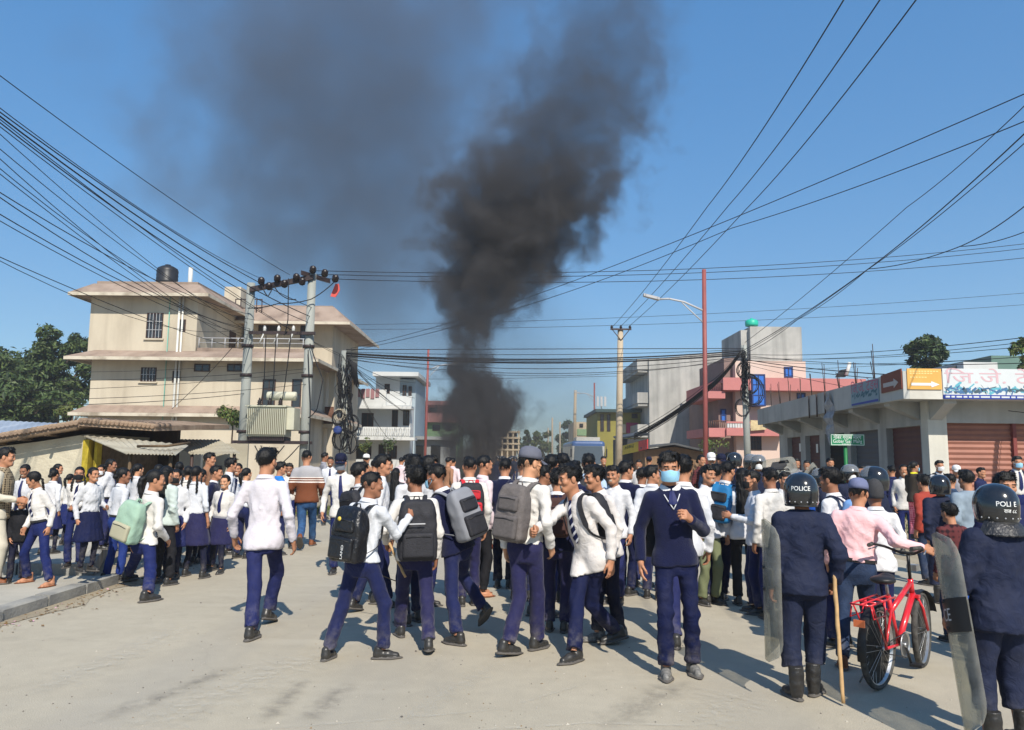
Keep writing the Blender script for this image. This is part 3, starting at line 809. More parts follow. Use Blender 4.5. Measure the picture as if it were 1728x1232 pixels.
    if hat and hat.startswith('cap'):
        cm = {'capg': M_CAPG, 'capb': M_CAPB, 'capn': M_CAPN, 'capw': M_CAPW}[hat]
        def mkc():
            m = MB(); m.lathe([(.104, .0), (.105, .03), (.100, .06), (.085, .088), (.055, .105), (.02, .112), (.006, .113)], 24, (0, 0, 0), 0, Matrix.Diagonal((.86, 1.04, 1, 1))); return m.mesh('cap', cm)
        def mkb():
            m = MB(); vs_ = []
            for o_ in (0, -.006):
                for i in range(13):
                    w = math.radians(-62 + i * 124 / 12)
                    for r_ in (.095, .175): vs_.append((math.sin(w) * (.088 if r_ < .1 else .078), .03 + (.062 if r_ < .1 else .150) * math.cos(w) ** .8, .012 - (.03 if r_ > .1 else 0) + o_ - abs(math.sin(w)) * .018))
            n = 26
            fs = [(i * 2, i * 2 + 1, i * 2 + 3, i * 2 + 2) for i in range(12)] + [(n + i * 2 + 2, n + i * 2 + 3, n + i * 2 + 1, n + i * 2) for i in range(12)] + [(i * 2 + 1, n + i * 2 + 1, n + i * 2 + 3, i * 2 + 3) for i in range(12)]
            m._add(vs_, fs, 0, True); return m.mesh('brim', cm)
        c = link('cap', cached_mesh((hat,), mkc), root, None, Mh @ Matrix.Translation((0, -.012, .045)) @ Matrix.Rotation(-.10, 4, 'X'))
        link('brim', cached_mesh((hat, 'b'), mkb), c)
    if hat == 'beanie':
        link('beanie', cached_mesh(('beanie',), lambda: MB().lathe([(.094, -.055), (.098, -.02), (.10, .02), (.095, .07), (.078, .11), (.05, .14), (.015, .155), (.004, .156)], 24, (0, 0, 0), 0, Matrix.Diagonal((.9, 1.08, 1, 1))).mesh('beanie', M_BEANIE)), root, None, Mh @ Matrix.Translation((0, -.012, .02)))
    helm = None
    if hat == 'helmet':
        def mkh():
            m = MB(); n = 36; prof = [(.128, -.118), (.140, -.10), (.146, -.05), (.148, .0), (.142, .05), (.124, .095), (.092, .128), (.05, .147), (.01, .153)]; vs_ = []
            for r_, z_ in prof:
                for k in range(n):
                    w = 2 * math.pi * k / n; x, y = math.cos(w) * r_ * .93, math.sin(w) * r_ * 1.08
                    zz = z_ + max(0, math.sin(w)) ** 3 * max(0, (.03 - z_)) * 1.0 * (1 if z_ < .03 else 0)      # raised over the face
                    vs_.append((x, y, zz))
            m._add(vs_, [(j * n + k, j * n + (k + 1) % n, (j + 1) * n + (k + 1) % n, (j + 1) * n + k) for j in range(len(prof) - 1) for k in range(n)], 0, True)
            return m.mesh('helmet', M_HELM)
        helm = link('helmet', cached_mesh(('helmet',), mkh), root, None, Mh @ Matrix.Translation((0, -.008, .012)))
        def mkr():
            m = MB(); n = 36; q = []
            for k in range(n + 1):
                w = 2 * math.pi * k / n; q.append((math.cos(w) * .131 * .93, math.sin(w) * .131 * 1.08, -.118 + max(0, math.sin(w)) ** 3 * .148))
            m.tube(q, .007, 6); return m.mesh('helmet_rim', M_HELMRIM)
        link('helmet_rim', cached_mesh(('hrim',), mkr), helm)
        if visor:
            def mkv():
                m = MB(); vs_ = []
                for o_ in (0, .003):
                    for j in range(7):
                        for i in range(17):
                            w = math.radians(10 + i * 10); e = math.radians(12 + j * 9)
                            vs_.append(((.155 + o_) * math.cos(e) * math.cos(w), (.168 + o_) * math.cos(e) * math.sin(w), (.17 + o_) * math.sin(e) + .0))
                fs = [(j * 17 + i, j * 17 + i + 1, (j + 1) * 17 + i + 1, (j + 1) * 17 + i) for j in range(6) for i in range(16)]
                m._add(vs_, [tuple(119 + q for q in f) for f in fs] + [f[::-1] for f in fs], 0, True); return m.mesh('visor', M_VISOR)
            link('visor', cached_mesh(('visor',), mkv), helm)
    if mask:
        def mkm():
            vs_ = []; nu, nv = 11, 7
            for o_ in (0, .004):
                for j in range(nv):
                    for i in range(nu):
                        a = math.radians(-68 + i * 136 / (nu - 1)); t = j / (nv - 1)
                        r_ = .083 + .010 * math.sin(math.pi * t) + .003 * (j % 2); zz = -.012 - .088 * t
                        vs_.append((math.sin(a) * .074, .026 + math.cos(a) * r_ * (1 - .10 * t) + o_, zz - (.012 * (1 - math.cos(a)) * (1 - 2 * t)) + (.010 * math.exp(-(a / .3) ** 2) if j == 0 else 0)))
            m = MB(); fs = [(j * nu + i, (j + 1) * nu + i, (j + 1) * nu + i + 1, j * nu + i + 1) for j in range(nv - 1) for i in range(nu - 1)]
            m._add(vs_, [tuple(nu * nv + q for q in f) for f in fs] + [f[::-1] for f in fs], 0, True)
            for sx in (-1, 1):
                for z_ in (-.02, -.085): m.tube([(sx * .068, .052, z_), (sx * .078, .02, z_ * .6 + .0), (sx * .082, -.012, -.0)], .0022, 4)
            return m.mesh('face_mask', mask)
        link('face_mask', cached_mesh(('mask', mask.name), mkm), root, None, Mh)
    info = dict(root=root, s=s, T=m4(Rt, pel * s, s), head=Mh, helm=helm, wrist=[w * s for w in wri], elbow=[e * s for e in elb], sh=[q * s for q in sh], pel=pel * s, Rt=Rt, ga=ga, add=add, d=dd, face=fa)
    info['mw'] = Matrix.Translation(base) @ Matrix.Rotation(-fa, 4, 'Z')
    PEOPLE.append(info)
    return info

# ------------------------------------------------------------------ backpacks (things of their own, worn on a back)
def backpack(info, label, m1, m2, size=(.30, .15, .44), oy=0.0, oz=0.0, ox=0.0, kind=0, tilt=0.0, m3=None, strapm=None, group='backpacks worn by students', straps=(1, 1)):
    Mw = info['mw'] @ info['T']
    root = empty('backpack', (0, 0, 0), 0, label, 'backpack', group); root.matrix_world = Mw @ Matrix.Translation((ox, 0, oz)) @ Matrix.Rotation(tilt, 4, 'Y')
    w, dp, hg = size; yb = -.125 * info['ga'] - info['add'] - dp / 2 - .012 + oy; zc = .50 - hg / 2
    h = .0125 if info['d'] < 9 else .018
    fo = fold_fn(.005, (.06, .14), .8, 5, len(label))
    f = Field((-w / 2 - .04, yb - dp / 2 - .1, zc - hg / 2 - .05), (w / 2 + .04, yb + dp / 2 + .05, zc + hg / 2 + .06), h)
    def bag(X, Y, Z):
        t = np.clip((Z - (zc - hg / 2)) / hg, 0, 1); hw = w / 2 * (1 - .22 * np.clip((t - .55) / .45, 0, 1) ** 2); hd = dp / 2 * (1 - .35 * np.clip((t - .5) / .5, 0, 1) ** 2)
        rd = .045; qx, qy, qz = np.abs(X) - hw + rd, np.abs(Y - yb) - hd + rd, np.abs(Z - zc) - hg / 2 + rd
        return np.sqrt(np.maximum(qx, 0) ** 2 + np.maximum(qy, 0) ** 2 + np.maximum(qz, 0) ** 2) + np.minimum(np.maximum(qx, np.maximum(qy, qz)), 0) - rd - fo(X, Y, Z)
    f.put(bag, f.lo, f.lo + f.n * h, .01)
    link('bag_body', np_mesh('bag_body', *f.mesh(), (m1,)), root)
    pk = [((0, yb - dp / 2 - .008, zc - hg * .24), (w * .40, .028, hg * .20))] + ([((0, yb - dp / 2 + .002, zc + hg * .16), (w * .34, .024, hg * .13))] if kind != 1 else [])
    for c, hs in pk:
        f = Field(np.array(c) - np.array(hs) - .02, np.array(c) + np.array(hs) + .02, h * .8); f.box(c, hs, .022)
        link('front_pocket', np_mesh('front_pocket', *f.mesh(), (m2,)), root)
        b = MB(); b.tube([(c[0] - hs[0] * .8, c[1] - hs[1] - .001, c[2] + hs[2] * .62), (c[0], c[1] - hs[1] - .003, c[2] + hs[2] * .72), (c[0] + hs[0] * .8, c[1] - hs[1] - .001, c[2] + hs[2] * .62)], .004, 5); b.build('zip', M_BELT, root)
    sm = strapm or m2
    for i, sx in enumerate((-1, 1)):
        if not straps[i]: continue
        g_ = info['ga']
        cy = lambda x, z: float(np.interp(z, PROF['z'], PROF['c']) + (np.interp(z, PROF['z'], PROF['b']) * g_ + info['add']) * math.sqrt(max(.1, 1 - (x / (np.interp(z, PROF['z'], PROF['a']) * g_ + info['add'])) ** 2)) + .008)
        q = [Vector(p) for p in ((sx * .07, yb + dp / 2 - .02, .45), (sx * .082, -.10, .50), (sx * .09, -.02, .528 + info['add'] * .6), (sx * .10, cy(.10, .46) - .015, .48 + info['add'] * .5), (sx * .112, cy(.112, .42), .42), (sx * .125, cy(.125, .32), .32), (sx * .15 * g_, cy(.15 * g_, .22), .22), (sx * (.172 * g_ + info['add']), -.02, .15), (sx * .15, yb + dp / 2 - .01, .10))]
        fine = []
        for a in range(len(q) - 1):
            p0, p1, p2, p3 = q[max(a - 1, 0)], q[a], q[a + 1], q[min(a + 2, len(q) - 1)]
            for t in (0, .33, .66):
                fine.append(.5 * ((2 * p1) + (-p0 + p2) * t + (2 * p0 - 5 * p1 + 4 * p2 - p3) * t * t + (-p0 + 3 * p1 - 3 * p2 + p3) * t ** 3))
        fine.append(q[-1]); b = MB(); vs_ = []
        cen = Vector((0, 0, .3))
        for a, p in enumerate(fine):
            t = (fine[min(a + 1, len(fine) - 1)] - fine[max(a - 1, 0)]).normalized(); o_ = p - Vector((sx * .07, -.02, .30)); nrm = (o_ - t * o_.dot(t)).normalized(); bi = t.cross(nrm); ww = .023 if a < 17 else .010
            for q1, q2 in ((-1, 0), (1, 0), (1, 1), (-1, 1)): vs_.append(p + bi * ww * q1 + nrm * (.003 + .006 * q2))
        nF = len(fine)
        b._add(vs_, [(a * 4 + k, a * 4 + (k + 1) % 4, (a + 1) * 4 + (k + 1) % 4, (a + 1) * 4 + k) for a in range(nF - 1) for k in range(4)] + [(3, 2, 1, 0), (nF * 4 - 4, nF * 4 - 3, nF * 4 - 2, nF * 4 - 1)], 0, False)
        b.build('strap', sm, root)
    b = MB(); b.tube([(-.03, yb + dp / 2 - .03, .49), (-.02, yb + dp / 2 - .03, .525), (.02, yb + dp / 2 - .03, .525), (.03, yb + dp / 2 - .03, .49)], .007, 6); b.build('top_handle', sm, root)
    return root
# ------------------------------------------------------------------ setting: ground, road, pavement
def ramp_mat(name, stops, scale, rough=.85, bump=.4, bscale=40, detail=8, dist=.02, stretch=(1, 1, 1), extra=None):
    m = bpy.data.materials.new(name); MATS[name] = m; m.use_nodes = True; nt = m.node_tree; b = nt.nodes['Principled BSDF']
    b.inputs['Roughness'].default_value = rough; b.inputs['Specular IOR Level'].default_value = .2
    tc = nt.nodes.new('ShaderNodeTexCoord'); mp = nt.nodes.new('ShaderNodeMapping'); mp.inputs['Scale'].default_value = stretch
    nt.links.new(tc.outputs['Object'], mp.inputs[0])
    n = nt.nodes.new('ShaderNodeTexNoise'); n.inputs['Scale'].default_value = scale; n.inputs['Detail'].default_value = detail; n.inputs['Roughness'].default_value = .6
    nt.links.new(mp.outputs[0], n.inputs['Vector'])
    r = nt.nodes.new('ShaderNodeValToRGB'); els = r.color_ramp.elements
    for i, (p, c) in enumerate(stops):
        e = els[i] if i < 2 else els.new(p)
        e.position = p; e.color = (*c, 1)
    nt.links.new(n.outputs['Fac'], r.inputs[0]); col = r.outputs[0]
    if extra: col = extra(nt, tc, col)
    nt.links.new(col, b.inputs['Base Color'])
    n2 = nt.nodes.new('ShaderNodeTexNoise'); n2.inputs['Scale'].default_value = bscale; n2.inputs['Detail'].default_value = 6; nt.links.new(tc.outputs['Object'], n2.inputs['Vector'])
    bp = nt.nodes.new('ShaderNodeBump'); bp.inputs['Strength'].default_value = bump; bp.inputs['Distance'].default_value = dist
    nt.links.new(n2.outputs['Fac'], bp.inputs['Height']); nt.links.new(bp.outputs[0], b.inputs['Normal'])
    return m
def mixn(nt, a, bcol, fac, blend='MIX', f=1.0):
    x = nt.nodes.new('ShaderNodeMix'); x.data_type = 'RGBA'; x.blend_type = blend
    if hasattr(fac, 'links') or hasattr(fac, 'is_linked'): nt.links.new(fac, x.inputs[0])
    else: x.inputs[0].default_value = fac
    nt.links.new(a, x.inputs[6])
    if isinstance(bcol, tuple): x.inputs[7].default_value = (*bcol, 1)
    else: nt.links.new(bcol, x.inputs[7])
    return x.outputs[2]
def rampn(nt, src, p0, p1, c0=(0, 0, 0), c1=(1, 1, 1)):
    r = nt.nodes.new('ShaderNodeValToRGB'); r.color_ramp.elements[0].position = p0; r.color_ramp.elements[1].position = p1
    r.color_ramp.elements[0].color = (*c0, 1); r.color_ramp.elements[1].color = (*c1, 1); nt.links.new(src, r.inputs[0]); return r.outputs[0]
def road_extra(nt, tc, col):
    # fine aggregate
    v = nt.nodes.new('ShaderNodeTexNoise'); v.inputs['Scale'].default_value = 160; v.inputs['Detail'].default_value = 3; nt.links.new(tc.outputs['Object'], v.inputs['Vector'])
    col = mixn(nt, col, rampn(nt, v.outputs['Fac'], .30, .70, (.55, .55, .55), (1.35, 1.34, 1.32)), .7, 'MULTIPLY')
    pt = nt.nodes.new('ShaderNodeTexNoise'); pt.inputs['Scale'].default_value = 5.5; pt.inputs['Detail'].default_value = 8; pt.inputs['Roughness'].default_value = .7; nt.links.new(tc.outputs['Object'], pt.inputs['Vector'])
    col = mixn(nt, col, rampn(nt, pt.outputs['Fac'], .30, .70, (.88, .88, .88), (1.08, 1.075, 1.06)), .7, 'MULTIPLY')
    # worn grey wheel tracks along the street
    mp = nt.nodes.new('ShaderNodeMapping'); mp.inputs['Scale'].default_value = (.9, .045, 1); nt.links.new(tc.outputs['Object'], mp.inputs[0])
    t = nt.nodes.new('ShaderNodeTexNoise'); t.inputs['Scale'].default_value = 1.0; t.inputs['Detail'].default_value = 6; nt.links.new(mp.outputs[0], t.inputs['Vector'])
    col = mixn(nt, col, (.325, .30, .255), rampn(nt, t.outputs['Fac'], .50, .74, (0, 0, 0), (.7, .7, .7)))
    # pale dust scuffs running diagonally
    mp2 = nt.nodes.new('ShaderNodeMapping'); mp2.inputs['Rotation'].default_value = (0, 0, .9); mp2.inputs['Scale'].default_value = (.5, 2.2, 1); nt.links.new(tc.outputs['Object'], mp2.inputs[0])
    t2 = nt.nodes.new('ShaderNodeTexNoise'); t2.inputs['Scale'].default_value = 1.1; t2.inputs['Detail'].default_value = 7; nt.links.new(mp2.outputs[0], t2.inputs['Vector'])
    col = mixn(nt, col, (.52, .475, .38), rampn(nt, t2.outputs['Fac'], .56, .76, (0, 0, 0), (.30, .30, .30)))
    # hairline cracks
    vo = nt.nodes.new('ShaderNodeTexVoronoi'); vo.feature = 'DISTANCE_TO_EDGE'; vo.inputs['Scale'].default_value = .33
    wv = nt.nodes.new('ShaderNodeTexNoise'); wv.inputs['Scale'].default_value = 1.7; wv.inputs['Detail'].default_value = 5; nt.links.new(tc.outputs['Object'], wv.inputs['Vector'])
    ad = nt.nodes.new('ShaderNodeVectorMath'); ad.operation = 'MULTIPLY_ADD'; ad.inputs[1].default_value = (.9, .9, 0); nt.links.new(wv.outputs['Color'], ad.inputs[0]); nt.links.new(tc.outputs['Object'], ad.inputs[2])
    nt.links.new(ad.outputs[0], vo.inputs['Vector'])
    col = mixn(nt, col, (.13, .12, .11), rampn(nt, vo.outputs['Distance'], .002, .006, (.07, .07, .07), (0, 0, 0)))
    # small dark spots and bits
    sp = nt.nodes.new('ShaderNodeTexVoronoi'); sp.inputs['Scale'].default_value = 2.2; nt.links.new(tc.outputs['Object'], sp.inputs['Vector'])
    col = mixn(nt, col, (.10, .09, .08), rampn(nt, sp.outputs['Distance'], .018, .035, (.7, .7, .7), (0, 0, 0)))
    return col
M_ROAD = ramp_mat('dusty_grey_road', [(.30, (.395, .352, .272)), (.52, (.435, .39, .303)), (.75, (.475, .428, .335))], .5, .92, .35, 90, 9, .012, extra=road_extra)
M_DIRT = ramp_mat('dry_dirt', [(.3, (.24, .20, .145)), (.55, (.33, .28, .20)), (.8, (.40, .35, .26))], .9, .95, .6, 24, 9, .04)
M_PAVE = ramp_mat('dusty_pavement_concrete', [(.3, (.33, .31, .26)), (.55, (.43, .40, .335)), (.8, (.50, .465, .39))], 1.2, .92, .4, 50, 9, .015)
M_KERB = ramp_mat('kerb_concrete', [(.3, (.20, .195, .18)), (.55, (.30, .29, .26)), (.8, (.40, .375, .32))], 3.0, .9, .5, 40, 8, .02)
g = MB(); g.quad((-900, -60, -.02), (900, -60, -.02), (900, 2500, -.02), (-900, 2500, -.02)); g.build('ground', M_DIRT, kind='structure')
RD = lambda x, y: x + .03 * y
r = MB(); ys = [-8, 0, 6, 12, 20, 35, 60, 120, 260, 700]
for a, b in zip(ys, ys[1:]):
    r.quad((RD(-6.2, a), a, .0), (RD(8.2 if a < 10 else 6.4, a), a, .0), (RD(8.2 if b <= 10 else 6.4, b), b, .0), (RD(-6.2, b), b, .0))
r.build('road', M_ROAD, kind='structure')
# side lane to the right in front of the shop
pv = MB(); pv.prism([(-5.28, -6, -.1), (-5.28, 10.3, -.1), (-40, 10.3, -.1), (-40, -6, -.1)][::-1], (0, 0, .215))
pav = pv.build('pavement', M_PAVE, kind='structure')
pv2 = MB(); pv2.prism([(-5.62, 10.42, -.1), (-8.2, 16.2, -.1), (-22, 16.2, -.1), (-22, 10.42, -.1)][::-1], (0, 0, .36))
pav2 = pv2.build('pavement', M_PAVE, kind='structure')
kb = MB(); kb.box(0, .16, .006, .774, -.1, .128); km = kb.mesh('kerb_stone', M_KERB)
kmv = [km]
for q in range(3):
    b = MB(); e = .006 + .004 * q
    b.prism([(0, e, -.1), (.165, e, -.1), (.165, e, .108 + .006 * q), (.145, e, .130), (0, e, .130)], (0, .775 - 2 * e, 0)); kmv.append(b.mesh('kerb_stone', M_KERB))
for i in range(21):
    o = link('kerb_stone', kmv[i % 4], pav); o.location = (-5.29 + .006 * math.sin(i * 2.3), -6 + i * .78, .004 * math.sin(i * 3.7)); o.rotation_euler = (0, .012 * math.sin(i * 1.7), .010 * math.sin(i * 5.1))
for i in range(7):
    o = link('kerb_stone', kmv[(i + 1) % 4], pav2); o.location = (-5.64 - i * .325, 10.34 + i * .73, .135 + .004 * math.sin(i)); o.rotation_euler = (0, 0, .42 + .01 * math.sin(i * 3.1))
for i in range(8):
    o = link('kerb_stone', kmv[(i + 2) % 4], pav2); o.location = (-5.64 - i * .78, 10.28, .137); o.rotation_euler = (0, 0, math.pi / 2)
# dirt and scraps along the kerb
rr = random.Random(5); st = MB()
for i in range(420):
    y = rr.uniform(5.5, 12.5); x = -5.10 + abs(rr.gauss(0, .22)); s_ = rr.uniform(.008, .03); z = .006; a = rr.uniform(0, 6.28)
    ca, sa = math.cos(a) * s_, math.sin(a) * s_
    st._add([(x - ca, y - sa, z), (x + sa * .5, y - ca * .5, z + rr.uniform(0, .012)), (x + ca, y + sa, z + rr.uniform(0, .01)), (x - sa * .5, y + ca * .5, z + .004)], [(0, 1, 2, 3)], 0 if rr.random() < .75 else 1 if rr.random() < .6 else 2)
st.build('litter', [mat('dry_leaf_litter', srgb(120, 92, 56), .9), mat('pink_scrap', srgb(206, 160, 176), .8), mat('dark_scrap', srgb(60, 44, 36), .9)], kind='stuff', label='dry leaves and small scraps scattered along the left kerb', cat='litter')
dr = MB(); n = 26
vv = []
for i in range(n):
    y = 5 + i * .36; vv += [(-5.13, y, .009), (-5.13 + .22 + .10 * math.sin(i * 1.3) + .06 * math.sin(i * 3.1), y, .005)]
dr._add(vv, [(2 * i, 2 * i + 1, 2 * i + 3, 2 * i + 2) for i in range(n - 1)]); dr.build('dirt_strip', M_DIRT, kind='structure')

def stains(nt, tc, col, c=(.20, .20, .185), lo=.45, amt=.7):
    mp = nt.nodes.new('ShaderNodeMapping'); mp.inputs['Scale'].default_value = (1.6, 1.6, .10); nt.links.new(tc.outputs['Object'], mp.inputs[0])
    t = nt.nodes.new('ShaderNodeTexNoise'); t.inputs['Scale'].default_value = 1.2; t.inputs['Detail'].default_value = 7; nt.links.new(mp.outputs[0], t.inputs['Vector'])
    return mixn(nt, col, c, rampn(nt, t.outputs['Fac'], lo, lo + .25, (0, 0, 0), (amt, amt, amt)))
# worn marks lying on the road: pale dust drifts, scratched lines, dark tyre tracks
def mark_mat(name, col, amt, sc):
    m = mat(name, col, .95, .1); nt = m.node_tree; n = nt.nodes.new('ShaderNodeTexNoise'); n.inputs['Scale'].default_value = sc; n.inputs['Detail'].default_value = 8; n.inputs['Roughness'].default_value = .7
    tcn = nt.nodes.new('ShaderNodeTexCoord'); nt.links.new(tcn.outputs['Object'], n.inputs['Vector']); mr = nt.nodes.new('ShaderNodeMapRange'); mr.inputs[1].default_value = .38; mr.inputs[2].default_value = .68; mr.inputs[4].default_value = amt
    nt.links.new(n.outputs['Fac'], mr.inputs[0]); fa_ = nt.nodes.new('ShaderNodeAttribute'); fa_.attribute_name = 'fade'; mu = nt.nodes.new('ShaderNodeMath'); mu.operation = 'MULTIPLY'; nt.links.new(mr.outputs[0], mu.inputs[0]); nt.links.new(fa_.outputs['Fac'], mu.inputs[1]); nt.links.new(mu.outputs[0], nt.nodes['Principled BSDF'].inputs['Alpha']); return m
M_MK1, M_MK2 = mark_mat('pale_dust_mark', (.58, .54, .45), .55, 9.0), mark_mat('dark_tyre_mark', (.19, .175, .155), .45, 8.0)
for k, (pts, wd, m_) in enumerate((([(640, 1245), (740, 1178), (850, 1112)], .11, M_MK1), ([(380, 1236), (620, 1218), (870, 1196)], .022, M_MK1), ([(864, 1192), (930, 1172), (1000, 1152)], .02, M_MK1), ([(440, 1224), (478, 1182), (520, 1143)], .09, M_MK2), ([(512, 1226), (552, 1186), (596, 1150)], .09, M_MK2), ([(120, 1232), (300, 1165), (420, 1120)], .10, M_MK2), ([(1010, 1236), (1100, 1180), (1165, 1150)], .14, M_MK2), ([(700, 1240), (1000, 1222), (1250, 1228)], .02, M_MK1), ([(1180, 1240), (1220, 1190), (1250, 1165)], .2, M_MK1), ([(30, 1180), (180, 1120), (330, 1050)], .16, M_MK1), ([(560, 1100), (470, 1130), (330, 1190), (200, 1240)], .25, M_MK1))):
    q = [G(*p) for p in pts]; fine = []
    for a, b_ in zip(q, q[1:]): fine += [a.lerp(b_, i / 8) for i in range(8)]
    fine.append(q[-1]); vs_ = []
    for i, p in enumerate(fine):
        t_ = (fine[min(i + 1, len(fine) - 1)] - fine[max(0, i - 1)]).normalized(); nn = Vector((-t_.y, t_.x, 0)); w_ = wd * (.6 + .5 * math.sin(i * 1.7 + k) ** 2) * min(1, i / 3 + .2, (len(fine) - 1 - i) / 3 + .2)
        vs_ += [p + nn * w_ * e + Vector((0, 0, .004 + .0006 * k)) for e in (-1.6, .25 * math.sin(i * .9 + k), 1.6)]
    b = MB(); b._add(vs_, [(3 * i + e, 3 * i + 3 + e, 3 * i + 4 + e, 3 * i + 1 + e) for i in range(len(fine) - 1) for e in (0, 1)]); o = b.build('road_marking', m_, None, kind='structure')
    at = o.data.attributes.new('fade', 'FLOAT', 'POINT'); at.data.foreach_set('value', [min(1, .0 + (1.0 if k_ % 3 == 1 else 0.0)) * min(1, (k_ // 3) / 4, (len(fine) - 1 - k_ // 3) / 4) for k_ in range(len(vs_))])
gr = MB(); rg = random.Random(17)
for i in range(520):
    u, v = rg.uniform(-60, 1790), 985 + 250 * rg.random() ** .8; p = G(u, v)
    if p.x < -5.2 or p.x > 8: continue
    z_ = rg.uniform(.0025, .008) * (1.8 if rg.random() < .05 else 1); a = rg.uniform(0, 6.28); q = [(math.cos(a + k * 2.094) * z_ * rg.uniform(.7, 1.5), math.sin(a + k * 2.094) * z_ * rg.uniform(.7, 1.5)) for k in range(3)]
    gr._add([(p.x + x, p.y + y, .001) for x, y in q] + [(p.x, p.y, .001 + z_ * .9)], [(0, 1, 3), (1, 2, 3), (2, 0, 3)], rg.choice((0, 0, 0, 1, 1, 2)))
gr.build('road_grit', [mat('pale_grit', (.42, .39, .33), .9), mat('dark_grit', (.10, .09, .08), .9), mat('brown_leaf_bits', (.22, .15, .08), .9)], None, 'small stones and dry bits scattered over the road', 'grit', None, 'stuff')
# ------------------------------------------------------------------ facades
M_PALE = ramp_mat('pale_cream_plaster', [(.3, (.40, .345, .265)), (.5, (.53, .465, .36)), (.75, (.60, .535, .42))], .6, .9, .15, 30, 8, .01, (1, 1, .35), extra=lambda nt, tc, col: stains(nt, tc, col, (.30, .25, .19), .50, .45))
M_EAVE = ramp_mat('weathered_terracotta_eave', [(.25, (.17, .125, .10)), (.5, (.31, .235, .185)), (.75, (.40, .31, .25))], 1.1, .9, .5, 25, 9, .02, (1, 1, .5))
M_LIP = ramp_mat('dirty_cream_lip', [(.3, (.30, .25, .19)), (.5, (.55, .49, .39)), (.75, (.64, .58, .47))], 1.6, .9, .3, 30, 8)
M_DARK = mat('dark_room', (.012, .012, .012), .9)
M_GLASS = mat('window_glass_dark', (.03, .035, .04), .12, .6)
M_FRAME = mat('dark_brown_window_frame', srgb(62, 44, 38), .6, .3, var=.2)
M_GRILLE = mat('pale_window_grille', (.45, .45, .46), .5, .4)
M_PIPE = mat('white_pvc_pipe', (.62, .62, .58), .5, .4, var=.08, vscale=3)
M_TEALPIPE = mat('teal_pipe', srgb(110, 176, 160), .5, .4)
M_STEEL = mat('rusty_dark_steel', srgb(74, 60, 56), .6, .4, metal=.4, var=.35, vscale=9)
M_TANK = mat('black_plastic_tank', (.018, .019, .022), .45, .4, var=.2)

def window(parent, x0, x1, y, z0, z1, fm=M_FRAME, gl=M_GLASS, nx=2, nz=2, grille=None, depth=.10, t=.05, sill=None):
    """a window set in a wall facing -y: frame, pane and bars are parts and sub-parts"""
    f = MB()
    f.box(x0, x0 + t, y - .035, y + depth, z0, z1); f.box(x1 - t, x1, y - .035, y + depth, z0, z1)
    f.box(x0 + t, x1 - t, y - .033, y + depth, z0, z0 + t); f.box(x0 + t, x1 - t, y - .033, y + depth, z1 - t, z1)
    for i in range(1, nx): xm = x0 + (x1 - x0) * i / nx; f.box(xm - t * .4, xm + t * .4, y - .02, y + depth, z0 + t, z1 - t)
    for i in range(1, nz): zm = z0 + (z1 - z0) * i / nz; f.box(x0 + t, x1 - t, y - .018, y + depth, zm - t * .35, zm + t * .35)
    w = f.build('window', fm, parent)
    p = MB(); p.box(x0 + t * .5, x1 - t * .5, y - .008, y + .03, z0 + t * .5, z1 - t * .5); p.build('pane', gl, w)
    if grille:
        b = MB(); k = int((x1 - x0) / .14)
        for i in range(1, k): xm = x0 + (x1 - x0) * i / k; b.box(xm - .010, xm + .010, y - .055, y - .037, z0 + t * .3, z1 - t * .3)
        k = max(2, int((z1 - z0) / .35))
        for i in range(1, k): zm = z0 + (z1 - z0) * i / k; b.box(x0 + t * .3, x1 - t * .3, y - .060, y - .040, zm - .010, zm + .010)
        b.build('grille', grille, w)
    if sill:
        b = MB(); b.box(x0 - .08, x1 + .08, y - .09, y, z0 - .07, z0 - .002); b.build('sill', sill, w)
    return w
def pbox(parent, name, m, *a, **k): b = MB(); b.box(*a, **k); return b.build(name, m, parent)
def eave(parent, x0, x1, y0, y1, z, rise, out, lip=.17, m=M_EAVE, ml=M_LIP):
    """sloping canopy round a block: outer rectangle grown by `out`, rising to the wall"""
    b = MB(); o, i_ = [(x0 - out, y0 - out), (x1 + out, y0 - out), (x1 + out, y1 + out), (x0 - out, y1 + out)], [(x0, y0), (x1, y0), (x1, y1), (x0, y1)]
    for k in range(4):
        j = (k + 1) % 4
        a, c, d, e = o[k], o[j], i_[j], i_[k]
        b._add([(*a, z + lip), (*c, z + lip), (*d, z + lip + rise), (*e, z + lip + rise), (*a, z + lip - .07), (*c, z + lip - .07), (*d, z + lip - .06), (*e, z + lip - .06)],
               [(0, 1, 2, 3), (7, 6, 5, 4), (0, 4, 5, 1), (1, 5, 6, 2), (2, 6, 7, 3), (3, 7, 4, 0)])
    r_ = b.build('eave', m, parent); L = MB(); q = .06
    L.box(x0 - out - q, x1 + out + q, y0 - out - q, y0 - out - .002, z, z + lip - .02); L.box(x0 - out - q, x0 - out - .002, y0 - out, y1 + out, z, z + lip - .02); L.box(x1 + out + .002, x1 + out + q, y0 - out, y1 + out, z, z + lip - .02)
    L.build('eave_lip', ml, r_); return r_

